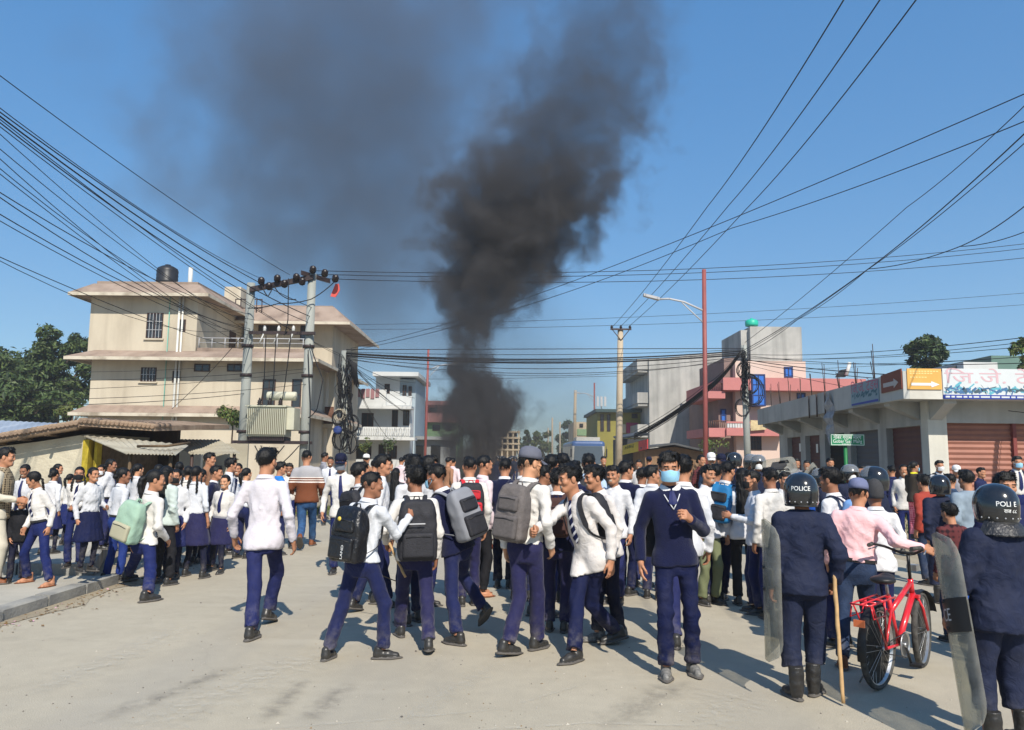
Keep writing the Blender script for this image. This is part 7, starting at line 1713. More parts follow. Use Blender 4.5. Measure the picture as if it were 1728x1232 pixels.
q = P('girl carrying the mint green backpack, stepping onto the road', 257, 793, fp=((218, 985), (245, 1012)), face=25, hy=40, hair='gpony', hem=-.03, group=GG, rh=(.02, .18, -.42), skin=1)
backpack(q, 'mint green backpack with a beige front pocket', M_BAGM, M_BAGM2, (.34, .17, .47), ox=-.07, oz=-.06, tilt=.14, kind=1, strapm=M_BAGM)
P('girl with long loose black hair in a pale grey-green jacket', 281, 787, fp=((262, 985), (285, 988)), face=20, hair='glong', top='jacket', topm=M_GREYJ, hem=-.06, botm=M_BLACKC, group=GG)
P('girl with a black mask peering between others, facing the camera', 299, 792, d=10.9, face=175, hair='gbun', mask=M_MASKK, group=GG, hem='in', bot='skirt')
P('girl in a pleated navy skirt seen from behind with rolled sleeves', 331, 787, fp=((313, 972), (343, 976)), face=8, hair='gbraidb', hem='in', bot='skirt', botm=M_NAVYT2, roll_sleeve=True, group=GG)
P('little girl in skirt and belt looking back at the camera', 382, 802, fp=((372, 968), (358, 963)), face=190, hair='gbun', hem='in', bot='skirt', botm=M_NAVYT2, tie=M_TIEP, belt=M_GREYSH, smile=True, skin=0, group=GG)
P('tall man in a brown shirt standing behind the school girls', 352, 764, d=13.8, face=85, top='shirt', topm=M_BRSH, hair='short', group=GO, girth=1.1)
P('boy in a navy sweater turned right behind the little girl', 363, 786, d=11.8, face=80, top='sweater', group=GB)
P('boy in white shirt with crossed bag strap left of the pole foot', 388, 774, d=13.5, face=60, hair='mess', group=GB, skin=1)
P('girl with centre parting facing the camera at the pole foot', 403, 782, d=14, face=180, hair='gbraids', hem='in', tie=M_TIEP, group=GG)
for i, (u, v, d_, fc, hr_, lb) in enumerate(((232, 783, 11.6, 30, 'gpony', 'girl half hidden between the tall profile girl and mint backpack'), (268, 784, 12.6, 5, 'gbun', 'girl under the awning edge seen from behind'), (303, 780, 13.4, 340, 'gbraidb', 'girl in the back row near the white sheet wall'), (318, 787, 12.0, 355, 'gbraidb', 'girl with braids directly left of the skirt girl'), (172, 785, 13.0, 175, 'gbun', 'girl with white mask in the dark shop doorway'), (340, 792, 12.4, 20, 'gbraidb', 'girl in the back row behind the brown shirt man'), (415, 790, 13.0, 30, 'gpony', 'girl behind the walking man at his left shoulder'), (118, 800, 12.4, 20, 'gpony', 'girl crouched behind the masked girl'), (288, 800, 12.2, 200, 'gbraids', 'girl with braids facing camera between jackets'))):
    P(lb, u, v, d=d_, z0=PV2 if u < 240 else 0, face=fc, hair=hr_, hem='in', bot='skirt' if i % 2 else 'trousers', mask=M_MASKW if u == 172 else None, group=GG, skin=i % 3)
# --- centre left
P('man in white shirt walking away alone with swinging arms', 450, 757, fp=((424, 1079), (452, 1053)), face=4, hy=12, hair='full', top='shirt', topm=M_LILAC, hem=-.115, lift=(0, .035), rh=(.11, .03, -.49), lh=(.15, .10, -.46), girth=1.0, group=GO, toe=(8, 0))
P('boy with a bright blue scarf behind the walking man', 472, 780, d=13.5, face=60, top='jacket', topm=mat('bright_blue_scarf_cloth', srgb(40, 120, 200), .8), hair='full', group=GB)
P('boy in white shirt between the scarf boy and striped sweater', 489, 782, d=14.5, face=170, group=GB, hem='in', skin=2)
P('man in grey and brown striped sweater and blue jeans walking away', 518, 760, fp=((506, 930), (526, 921)), face=-3, top='jacket', topm=M_STRIPSW, hem=-.07, bot='jeans', botm=M_JEAN, hair='crop', lift=(.13, 0), rh=(.05, .20, -.40), lh=(.08, .16, -.44), shoem=M_BROWNSHOE, girth=1.1, group=GO, hgt=None)
P('man in grey shirt leaning at the cable pole far behind', 547, 764, d=21, face=60, topm=M_GREYSH, hair='short', group=GO, skin=2)
P('boy with loose tie standing far back beside the weed patch', 558, 771, vf=886, face=170, tie=M_TIEP, hem='in', group=GB, skin=2)
P('boy in a navy cap and dark mask with open collar and loose tie', 576, 768, fp=((592, 968), (562, 968)), face=175, hat='capn', mask=mat('grey_mask_cloth', srgb(120, 124, 132), .8), tie=M_TIEP, rh=(.12, .05, -.48), group=GB)
q = P('boy half hidden behind the glossy black backpack, dark bag on back', 607, 781, fp=((598, 1033), (655, 1026)), face=35, hair='full', group=GB, hy=20, lift=(.03, 0))
backpack(q, 'plain black backpack half hidden behind the glossy one', M_BAGD, M_BLACKC)
P('boy in profile looking right with a full fringe behind the black backpacks', 643, 768, d=9.3, face=75, hair='full', group=GB, skin=1, hy=10)
q = P('boy with glossy black backpack reaching out his right arm', 625, 797, fp=((553, 1113), (645, 1112)), face=28, hy=42, hair='crop', hem=-.01, rw=(690, 874, .22), re=(.1, -.3, -1), lh=(.02, .05, -.50), toe=(-10, 45), group=GB, skin=2, curl=(.4, .55))
bp1 = backpack(q, 'glossy black backpack with white lettering and a yellow badge', M_BAGK, M_BAGK, (.33, .19, .50), oz=-.02)
q = P('boy with bushy hair and the large charcoal backpack', 702, 788, fp=((676, 1074), (722, 1102)), face=-12, hy=-30, hair='mess', hem=-.07, botm=M_NAVYT2, lift=(0, .02), lh=(.10, .12, -.36), group=GB, skin=2)
bp2 = backpack(q, 'large charcoal backpack with reflective stripe, hand resting on it', M_BAGD, M_BAGD, (.36, .20, .56), kind=1)
P('boy with tall bushy hair behind the charcoal backpack boy', 700, 769, d=8.2, face=-40, hair='mess', group=GB, skin=1)
P('boy looking right over the masked sweater boy', 722, 770, d=9.2, face=75, hair='full', group=GB, skin=1)
q = P('boy in navy sweater and pale blue mask with grey backpack', 741, 784, fp=((772, 1088), (815, 1064)), face=-48, hy=-22, top='sweater', mask=M_MASKB, lift=(0, .13), rh=(.02, .22, -.34), lh=(.02, .24, -.30), hair='short', group=GB, skin=2)
backpack(q, 'silver grey and black backpack of the masked sweater boy', M_BAGS, M_BAGD, (.32, .18, .50), strapm=M_BAGS)
q = P('boy with a red-edged black bag seen from behind near the smoke', 793, 771, d=9.2, face=-10, hair='crop', botm=M_NAVYT2, group=GB)
backpack(q, 'black backpack with a red top edge', M_BAGD, mat('red_edge', srgb(190, 40, 50), .7), (.30, .16, .42))
P('man in pale pink shirt in profile beside the smoke', 815, 769, d=9.8, face=60, topm=M_PINKST, botm=M_BLACKC, hair='crop', group=GO, shoes='sandal', shoem=SKINS[1])
P('boy in navy sweater from behind holding an orange bag', 852, 774, vf=992, face=5, top='sweater', hair='short', group=GB, botm=M_NAVYT3)
P('boy in navy sweater partly hidden left of the grey cap', 884, 770, d=9.6, face=15, top='sweater', hair='short', group=GB)
q = P('boy in grey cap and black mask with the brown-grey backpack', 893, 759, fp=((856, 1108), (906, 1096)), face=32, hy=28, hat='capg', hair='crop', mask=M_MASKK, hem=.0, botm=M_NAVYT2, lift=(.02, 0), rh=(.04, .10, -.46), group=GB, skin=0, toe=(25, 0))
backpack(q, 'brown-grey backpack with zipped pockets below the grey cap', M_BAGG, M_BAGG2, (.285, .18, .48), strapm=M_BAGG, ox=-.03, tilt=.06)
# --- centre: the tie boy and those behind
q = P('boy in striped tie grinning as he reaches forward with his arm', 962, 784, fp=((1036, 1088), (972, 1116)), face=232, hy=18, hair='full', lean=14, topm=M_WHITE2, hem=-.12, tie=M_TIE, rw=(912, 912, -.26), re=(.4, -.3, -1), lh=(.06, .0, -.50), group=GB, skin=1, lift=(.03, 0), curl=(.35, .9), toe=(30, -10))
backpack(q, 'black backpack slung on the tie boy, only its straps showing', M_BAGD, M_BLACKC, (.28, .13, .40), strapm=M_BAGD)
P('boy leaning forward behind the tie boy with hanging hand', 1014, 786, fp=((1046, 1078), (1008, 1082)), face=245, hy=5, hair='full', lean=12, topm=M_WHITE2, botm=M_NAVYT3, lh=(.05, .10, -.50), group=GB, skin=1, shoem=M_DUSTSHOE)
q = P('boy in navy sweater with brown bag behind the grey cap boy', 941, 792, d=7.9, face=10, top='sweater', hair='mess', group=GB, botm=M_NAVYT2)
backpack(q, 'brown backpack squeezed between grey cap boy and tie boy', M_BAGBR, M_BAGBR, (.30, .14, .42))
P('boy in sweater whose ear shows beside the grey cap', 915, 784, d=8.6, face=60, top='sweater', hair='short', group=GB, skin=2)
P('tall dark-haired boy behind the grey cap, left of the bus', 930, 768, d=9.6, face=15, hair='full', group=GB); P('dark-haired boy in the second row just left of the bus', 951, 766, d=10.4, face=-10, top='sweater', hair='full', group=GB); P('boy bowed in the crowd under the bus windscreen', 968, 778, d=9.2, face=20, top='sweater', hair='short', group=GB)
q = P('boy with pale blue collar seen from behind below the bus', 993, 766, d=9.8, face=5, topm=mat('pale_blue_shirt', srgb(170, 190, 214), .85, .2, var=.05), hair='short', group=GB)
backpack(q, 'black backpack worn high below the bus', M_BAGD, M_BLACKC)
P('boy in navy sweater looking right behind the leaning boy', 1055, 779, vf=1003, face=35, hy=30, top='sweater', hair='full', group=GB, skin=1)
P('boy peeking between the leaning boy and sweater boy', 1036, 786, d=9.4, face=210, hair='short', group=GB, skin=1)
P('boy with dark hair left of the blue masked boy, looking back', 1100, 786, vf=1010, face=20, hy=60, hair='full', group=GB, skin=1)
P('short boy in the back row left of the blue masked boy', 1082, 790, d=10.6, face=30, top='sweater', hair='short', group=GB, skin=2)
q = P('boy in navy V-neck sweater and blue mask walking towards the camera', 1128, 764, fp=((1170, 1137), (1124, 1143)), face=183, hy=3, hair='full', top='sweater', tie=M_TIEP, mask=M_MASKB, lw=(1165, 876, -.20), le=(.35, -.1, -1), rh=(.11, .02, -.49), shoem=M_DUSTSHOE, girth=.97, group=GB, skin=1, curl=(.75, .3), toe=(0, 0), hp=4)
backpack(q, 'dark grey backpack on one shoulder of the blue masked boy', M_BAGD, M_BAGD, (.27, .14, .44), ox=.10, oz=-.10, straps=(1, 0), strapm=M_BAGD)
P('boy in white shirt from behind at the shoulder of the masked boy', 1152, 769, fp=((1140, 1092), (1165, 1062)), face=5, hair='full', group=GB, skin=1, lift=(0, .05))
P('laughing boy in white shirt facing right of the masked boy', 1192, 785, d=9.4, face=150, hair='short', smile=True, botm=M_OLIVE, group=GB, skin=1)
P('boy in white shirt hidden behind the laughing boy', 1207, 784, d=10.2, face=20, hair='full', group=GB, skin=2)
q = P('boy with bright blue and black backpack seen from behind', 1226, 779, fp=((1196, 1018), (1219, 1014)), face=28, hy=20, hair='short', group=GB, skin=1, rh=(.04, .22, -.36), hem=-.12)
backpack(q, 'bright blue backpack with black lower half', M_BAGBL, M_BAGD, (.31, .18, .46), strapm=M_BAGBL)
P('girl with dark loose hair between the blue backpack and black mask', 1252, 790, d=9.4, face=10, hair='glong', topm=M_WHITE, botm=M_BLACKC, group=GB, skin=2)
P('boy in black mask with raised hands turned to the left', 1272, 794, d=8.9, face=-80, hy=-15, hair='short', mask=M_MASKK, rh=(-.02, .28, -.22), lh=(-.02, .30, -.20), group=GB, skin=1)
P('boy in white shirt from behind right of the black mask boy', 1301, 790, d=8.6, face=-15, hair='short', group=GB, skin=2)
P('boy facing the camera at the first policeman helmet', 1322, 797, d=10.5, face=170, hair='short', tie=M_TIEP, group=GB, skin=1)
q = P('boy with light blue bag turned left behind the pink shirt', 1405, 790, d=7.4, face=-45, hair='full', group=GB, skin=2); backpack(q, 'light blue backpack with dark straps beside the pink shirt', M_BAGLB, M_BAGLB, (.30, .15, .42), strapm=M_SWEAT)
# --- police
q = P('policeman in POLICE helmet from behind with long stick and shield', 1352, 806, fp=((1340, 1178), (1376, 1172)), face=3, top='police', bot='cargo', botm=M_POLICE, shoes='boot', hat='helmet', visor=False, hair='crop', girth=1.06, rw=(1408, 982, -.02), lw=(1300, 1000, .03), group=GP, skin=2, curl=(.5, 1.3), toe=(-4, 25)); POL1 = q
q = P('policeman at the right edge in scuffed helmet with leather neck guard', 1682, 826, fp=((1668, 1262), (1722, 1258)), face=-6, top='police', bot='cargo', botm=M_POLICE, shoes='boot', hat='helmet', visor=False, hair='crop', girth=1.19, lw=(1604, 1030, .05), group=GP, skin=2, hem=-.16); POL2 = q
for i, (u, v, d_, fc, lb, kw) in enumerate(((1238, 767, 16, 60, 'helmeted policeman at the corner of the pink house', {}), (1266, 770, 15, 170, 'helmeted policeman facing camera left of the folded visor', {}), (1279, 771, 14.4, 190, 'helmeted policeman with white mask before the pink wall', dict(mask=M_MASKW)), (1318, 789, 13.5, 140, 'helmeted policeman behind the boys, visor glinting', {}), (1388, 795, 11.5, -60, 'helmeted policeman in front of the shop shutters', {}), (1478, 793, 8.3, -50, 'helmeted policeman with raised visor behind the beanie', {}), (1586, 806, 9.6, 10, 'helmeted policeman from behind before the pink trousered woman', {}), (1432, 788, 12, 170, 'helmeted policeman under the green street sign', dict(mask=M_MASKW)))):
    P(lb, u, v, d=d_, face=fc, top='police', bot='cargo', botm=M_POLICE, shoes='boot', hat='helmet', group=GP, skin=1 + i % 2, girth=1.05, **kw)
for u, v, d_, fc, lb, kw in ((1182, 768, 17, 150, 'woman looking on beside the red lamp post foot', dict(hair='gbun', topm=M_PLAID)), (1200, 766, 16.5, 190, 'person in pale patterned cap beside the lamp post', dict(hat='capw', topm=M_DBLUE)), (1216, 768, 16, 160, 'policeman in a navy peaked cap near the lamp post', dict(hat='capn', top='police', botm=M_POLICE)), (1228, 764, 17.5, 120, 'man in tan shirt raising a hand near the pink house', dict(topm=M_BRSH, rh=(-.05, .25, .10)))):
    P(lb, u, v, d=d_, face=fc, group=GO, **kw)
# --- right: man with bicycle and bystanders
q = P('man in pink shirt and blue-grey cap pushing the red bicycle', 1443, 812, fp=((1423, 1128), (1466, 1110)), face=22, hy=14, topm=M_PINK, hem='in', belt=True, bot='jeans', botm=M_JEAN2, hat='capb', hair='crop', rw=(1553, 930, -.26), re=(.6, -.6, -.6), side=5, lh=(.06, .10, -.46), shoem=M_BROWNSHOE, girth=1.16, group=GO, skin=1); PINKM = q
P('man in a dark grey knitted hat next to the pink shirt man', 1476, 816, d=7.2, face=10, hat='beanie', hair='crop', group=GO, skin=2, rh=(.0, .2, -.3))
P('woman in a yellow top and pink patterned trousers on the mound', 1541, 779, d=14.2, face=60, hy=20, z0=.3, top='jacket', topm=M_DKJ, bot='wide', botm=M_PINKPR, hair='gpony', mask=M_MASKB, rh=(-.10, .22, -.25), lh=(-.10, .22, -.25), group=GO, collar=mat('yellow_cloth', srgb(222, 216, 40), .8))
P('person in white behind the woman in pink trousers', 1524, 784, d=15, face=200, hair='gpony', group=GO)
P('person in a brick red jacket near the pink trousered woman', 1560, 802, d=11, face=-20, top='jacket', topm=M_REDJ, botm=M_JEAN2, hair='mess', group=GO)
P('man in pale denim jacket and blue trousers seen from behind', 1632, 794, d=9.4, face=-8, top='jacket', topm=M_DENJ, botm=M_BLUET, hair='full', hem=-.05, group=GO, girth=1.1)
P('child in maroon plaid seen from behind near the shield', 1604, 850, d=7.6, face=-15, top='jacket', topm=M_PLAID, botm=M_JEAN2, hair='full', group=GO)
P('man in blue checked shirt beside the denim jacket', 1604, 800, d=11.5, face=10, topm=M_DBLUE, hair='short', group=GO)
q = P('masked boy with backpack straps before the white shop pillar', 1583, 777, d=15.6, z0=.12, face=175, hair='short', mask=M_MASKW, hem='in', group=GB); backpack(q, 'dark backpack worn by the boy at the white pillar', M_BAGD, M_BLACKC)
P('person in a white cap before the rolling shutter', 1613, 787, d=15.4, z0=.12, face=190, hat='capw', topm=M_GREYSH, hair='crop', group=GO)
P('man in navy shirt with folded arms before the rolling shutter', 1653, 789, d=15.5, z0=.12, face=150, topm=M_NAVYS, hair='short', rh=(-.14, .20, -.24), lh=(-.14, .22, -.22), group=GO)
q = P('masked boy with tie and straps at the right shutter rail', 1714, 770, d=15.2, z0=.12, face=180, hair='short', mask=M_MASKB, tie=M_TIEP, hem='in', group=GB); backpack(q, 'navy backpack worn by the boy at the right shutter rail', M_SWEAT, M_SWEAT)
P('man with thick dark hair looking past the scuffed helmet', 1693, 798, d=6.6, face=190, hair='full', top='jacket', topm=M_NAVYS, group=GO, skin=1)
for u, v, d_, fc, lb, m_ in ((1343, 774, 20, 170, 'bearded bystander before the shop side shutters', M_GREYSH), (1361, 777, 19.4, 200, 'bystander in dark clothes beside the bearded one', M_BLACKC), (1399, 773, 18.6, 165, 'bystander leaning at the dark shop opening', M_DKJ), (1372, 790, 15, 20, 'bystander with a bright blue hood in the police line', M_BLUET), (1455, 786, 17, 190, 'bystander raising a hand under the street sign', M_GREYSH), (1505, 786, 16, 0, 'bystander in dark jacket behind the raised visor', M_NAVYS)):
    P(lb, u, v, d=d_, face=fc, top='jacket' if m_ in (M_BLACKC, M_BLUET) else 'shirt', topm=m_, botm=M_JEAN2, hair='short', group=GO, rh=(.0, .2, .25) if u == 1455 else None, skin=1)
# --- behind, by the white house and the smoke
for u, v, d_, fc, lb, kw in ((668, 790, 13.5, 5, 'person wrapped in a dark grey shawl behind the black backpacks', dict(top='jacket', topm=M_GREYSHW, bot='skirt', botm=M_GREYSHW, hair='glong')), (655, 778, 17, 60, 'person in brown jacket walking near the white house', dict(topm=M_DKJ, top='jacket')), (677, 772, 24, 20, 'person in pale shirt far back by the white house', dict(topm=M_PINKST)), (684, 768, 27, 90, 'distant person in white near the low grey building', {}), (632, 776, 15, 30, 'boy behind the profile boy with the fringe', {}), (618, 768, 20, 10, 'man with a tan headcloth before the white house', dict(topm=M_BRSH, hat='capw')),
                             (756, 772, 21, 40, 'person walking into the smoke left of its base', dict(topm=M_BRSH)), (764, 773, 21.5, 10, 'second person at the edge of the smoke', dict(topm=M_PINKST)), (832, 773, 30, 170, 'far person right of the smoke base', dict(topm=M_NAVYS)), (1018, 770, 22, 170, 'person in dark clothes at the bus corner', dict(topm=M_BLACKC)), (1078, 776, 19, 190, 'man with white scarf near the kiosk', dict(topm=M_WHITE2)), (1095, 772, 24, 20, 'far man in blue cap near the kiosk', dict(hat='capn', topm=M_DBLUE))):
    P(lb, u, v, d=d_, face=fc, group=GO, **({'hair': 'short'} | kw))
# far crowd down the street: one person copied
GFc = 'far people and riders down the street'
src = P('far person in the crowd at the end of the street', 870, 772, d=48, face=180, top='police', hat='helmet', visor=False, group=GFc, hair='short')['root']
rf = random.Random(9)
for i in range(26):
    u = 838 + rf.random() * 110; Y = rf.uniform(40, 75); c = copy_tree(src); c.location = (XU(u, Y, 770), Y, 0); c.rotation_euler = (0, 0, rf.uniform(0, 6.28)); k = rf.uniform(.93, 1.05); c.scale = (k, k, k)
# ------------------------------------------------------------------ lettering on helmets and bags
def wrap(me, R_, cy=0.0):
    """bend a flat lettering mesh (x right, z up, at y=0) onto a helmet shell seen from behind"""
    for v in me.vertices:
        a = v.co.x / R_; e = v.co.z
        rr_ = R_ * math.sqrt(max(.1, 1 - (e / .17) ** 2 * .35))
        v.co = Vector((math.sin(a) * rr_ * .93, -math.cos(a) * rr_ * 1.08, e))
    return me
def helm_text(info, body, size, x, z, sx=1.0):
    me = text_mesh(body, size, Matrix.Translation((x, 0, z)) @ Matrix.Rotation(math.pi / 2, 4, 'X'), 0, sx=sx, bold=.0004); wrap(me, .1515); me.materials.clear(); me.materials.append(M_LETTER)
    link('lettering', me, info['helm'])
helm_text(POL1, 'POLICE', .050, -.055, .022)
helm_text(POL2, 'POLI', .048, -.062, .012); helm_text(POL2, 'E', .048, .018, .012); helm_text(POL2, 'राज ८८', .034, -.015, -.035)
def guard(info):
    m = MB(); n = 19; vs_ = []
    for r_, z_ in ((.120, -.10), (.150, -.13), (.175, -.165), (.19, -.20)):
        for k in range(n):
            w = math.radians(198 + k * 144 / (n - 1)); vs_.append((math.cos(w) * r_ * 1.0, math.sin(w) * r_ * 1.0, z_ + .004 * (k % 2)))
    m._add(vs_, [(j * n + k, j * n + k + 1, (j + 1) * n + k + 1, (j + 1) * n + k) for j in range(3) for k in range(n - 1)][::1], 0, True)
    m._add([(v[0] * .98, v[1] * .98, v[2] - .006) for v in vs_], [((j + 1) * n + k, (j + 1) * n + k + 1, j * n + k + 1, j * n + k) for j in range(3) for k in range(n - 1)], 0, True)
    m.build('neck_guard', M_GUARD, info['helm'])
guard(POL2)
for info in (POL1, POL2):
    b = MB()
    for k in range(9):
        w = math.radians(190 + k * 20); b.lathe([(.006, 0), (.004, .003), (.0005, .004)], 8, (0, 0, 0), 0, Matrix.Translation((math.cos(w) * .1445 * .93, math.sin(w) * .1445 * 1.08, -.085)) @ Matrix.Rotation(w + math.pi / 2, 4, 'Z') @ Matrix.Rotation(math.pi / 2, 4, 'X'))
    b.build('helmet_rivets', M_GRILLE, info['helm'])
# shoulder straps on the policemen
for info in (POL1, POL2):
    for sx in (-1, 1):
        b = MB(); T_ = info['T']; q = [T_ @ Vector((sx * x, -.02, z + info['add'] * 1.3)) for x, z in ((.085, .512), (.13, .492), (.175, .468))]
        b.tube(q, .014, 6); b.build('shoulder_strap', M_POLICE, info['root'])
# bag lettering and badge
me = text_mesh('LAND', .036, Matrix(((0, -1, 0, .055), (0, 0, -1, -.375), (1, 0, 0, .10), (0, 0, 0, 1))), 0, sx=1.3); 
decal(me, M_LETTER, bp1)
b = MB(); b.lathe([(.02, 0), (.018, .006), (.001, .007)], 14, (0, 0, 0), 0, Matrix.Translation((-.02, -.372, .385)) @ Matrix.Rotation(math.pi / 2, 4, 'X')); b.build('badge', mat('yellow_badge', srgb(220, 190, 80), .5), bp1)
b = MB(); b.box(-.10, .06, -.372, -.368, .275, .285); b.build('reflective_stripe', M_GRILLE, bp2)
# ------------------------------------------------------------------ shields, sticks, bags in hands
M_SHLD = bpy.data.materials.new('scuffed_polycarbonate'); M_SHLD.use_nodes = True; nt = M_SHLD.node_tree; nt.nodes.clear()
out = nt.nodes.new('ShaderNodeOutputMaterial'); mx = nt.nodes.new('ShaderNodeMixShader'); tp = nt.nodes.new('ShaderNodeBsdfTransparent'); pr_ = nt.nodes.new('ShaderNodeBsdfPrincipled'); no = nt.nodes.new('ShaderNodeTexNoise'); tcn = nt.nodes.new('ShaderNodeTexCoord')
no.inputs['Scale'].default_value = 7; no.inputs['Detail'].default_value = 8; nt.links.new(tcn.outputs['Object'], no.inputs['Vector'])
rp = nt.nodes.new('ShaderNodeMapRange'); rp.inputs[1].default_value = .3; rp.inputs[2].default_value = .75; rp.inputs[3].default_value = .16; rp.inputs[4].default_value = .42; nt.links.new(no.outputs['Fac'], rp.inputs[0])
pr_.inputs['Base Color'].default_value = (.46, .45, .40, 1); pr_.inputs['Roughness'].default_value = .28; tp.inputs[0].default_value = (.8, .8, .76, 1)
nt.links.new(rp.outputs[0], mx.inputs[0]); nt.links.new(tp.outputs[0], mx.inputs[1]); nt.links.new(pr_.outputs[0], mx.inputs[2]); nt.links.new(mx.outputs[0], out.inputs[0])
def shield(label, pos, yaw, tilt, roll, w=.50, h=1.0, rad=.42, text=True, fade=.16):
    root = empty('riot_shield', (0, 0, 0), 0, label, 'shield', 'riot shields'); root.matrix_world = Matrix.Translation(pos) @ Matrix.Rotation(math.radians(-yaw), 4, 'Z') @ Matrix.Rotation(math.radians(tilt), 4, 'X') @ Matrix.Rotation(math.radians(roll), 4, 'Y')
    nu, nv = 17, 21; half = w / 2 / rad
    def pt(a, t, o_):
        z = (t - .5) * h; a2 = a
        e = max(0, abs(t - .5) - (.5 - fade)) / fade; lim = half * (1 - .55 * (1 - math.sqrt(max(0, 1 - min(1, e) ** 2)))); a2 = max(-lim, min(lim, a))
        return (math.sin(a2) * (rad + o_), math.cos(a2) * (rad + o_) - rad, z)
    vs_ = [pt(-half + 2 * half * i / (nu - 1), j / (nv - 1), o_) for o_ in (0, .006) for j in range(nv) for i in range(nu)]
    f0 = [(j * nu + i, j * nu + i + 1, (j + 1) * nu + i + 1, (j + 1) * nu + i) for j in range(nv - 1) for i in range(nu - 1)]; n = nu * nv
    m = MB(); m._add(vs_, [f for f in f0] + [tuple(n + k for k in f[::-1]) for f in f0] + [(j * nu + e, (j + 1) * nu + e, n + (j + 1) * nu + e, n + j * nu + e) for j in range(nv - 1) for e in (0, nu - 1)] + [(e + i, n + e + i, n + e + i + 1, e + i + 1) for i in range(nu - 1) for e in (0, (nv - 1) * nu)], 0, True)
    m.build('panel', M_SHLD, root)
    if text:
        m = MB(); q = 13; vs_ = []
        for o_ in (-.003, .009):
            for z in (-.02, .15):
                for i in range(q): a = -half * .985 + 2 * half * .985 * i / (q - 1); vs_.append((math.sin(a) * (rad + o_), math.cos(a) * (rad + o_) - rad, z * h))
        m._add(vs_, [(i, i + 1, q + i + 1, q + i) for i in range(q - 1)] + [(2 * q + q + i, 2 * q + q + i + 1, 2 * q + i + 1, 2 * q + i) for i in range(q - 1)], 0, True); m.build('band', M_BELT, root)
        me = text_mesh('POLICE', .105, Matrix.Translation((0, 0, .065 * h)) @ Matrix.Rotation(math.pi / 2, 4, 'X') , 0, sx=.9)
        for v in me.vertices: a = -v.co.x / rad; v.co = Vector((math.sin(a) * (rad + .0105), math.cos(a) * (rad + .0105) - rad, v.co.z))
        decal(me, M_GRILLE, root)
    else:
        m = MB(); m.prism([(-.10, -.012, -.10), (.02, -.006, -.16), (.06, -.006, .02), (-.02, -.006, .12), (-.10, -.012, .10)], (0, -.02, 0)); m.build('arm_pad', M_BELT, root)
    m = MB(); m.tube([(-.08, .006, .0), (-.08, -.06, .02), (-.08, -.06, .14), (-.08, .006, .16)], .014, 7); m.tube([(.08, .006, -.02), (.08, -.05, .0), (.08, -.05, .12), (.08, .006, .14)], .012, 7); m.build('handle', M_BELT, root)
    return root
c = W(1289, 992, 5.88); shield('upright clear riot shield held edge-on by the first policeman', c, -72, 0, 2, .56, 1.0, .30, False)
c = W(1600, 1062, 4.88); shield('scuffed clear riot shield with dark band at the right policeman', c, -62, -6, 13, .60, 1.14, .32)
for lb, u, v, Y, yw, tl, rl in (('raised clear shield glinting before the pink wall', 1316, 789, 13.0, 20, -35, 80), ('clear shield held low in the police line near the shutters', 1372, 806, 12.0, -30, -30, 60)): shield(lb, W(u, v, Y), yw, tl, rl, .34, .55, .3, False)
def stick(label, a, c, r_=.014, m=None, name='bamboo_stick', cat='stick'):
    b = MB(); A, B_ = Vector(a), Vector(c); q = []; R_ = []
    for k in range(15): t = k / 14; q.append(A.lerp(B_, t) + Vector((.0018 * math.sin(k * 1.9), .0015 * math.cos(k * 2.3), 0))); R_.append(r_ * (1 + (.14 if k % 3 == 0 else 0)) * (1 - .12 * t))
    b.tube(q, R_, 8); return b.build(name, m or M_BAMB, None, label, cat)
M_BAMB = mat('yellow_bamboo', srgb(184, 150, 106), .55, .35, var=.15, vscale=14)
stick('long bamboo stick held upright by the policeman at his right', W(1407, 962, 5.80), G(1423, 1187, .02), .0155)
stick('bamboo stick slanting down from a hand behind the backpacks', W(650, 902, 7.35), W(684, 974, 7.2), .012)
stick('thin dark stick beside the slanting bamboo stick', W(620, 962, 8.2), W(682, 986, 8.0), .006, M_WOODP, 'thin_stick')
f = Field((-.09, -.07, -.16), (.09, .07, .13), .012); fo = fold_fn(.012, (.04, .09), .6, 5, 77)
f.ell((0, 0, -.05), (.065, .045, .085), .02, fold=fo); f.cone((0, 0, .02), (0, 0, .10), .028, .012, .03)
o = link('shopping_bag', np_mesh('shopping_bag', *f.mesh(), (mat('orange_plastic', srgb(214, 92, 34), .45, .4),)), None); o.location = W(823, 912, 10.0); o.scale = (1.2, 1.2, 1.25); tag(o, 'crumpled orange plastic bag hanging from a sweater boy hand', 'bag')
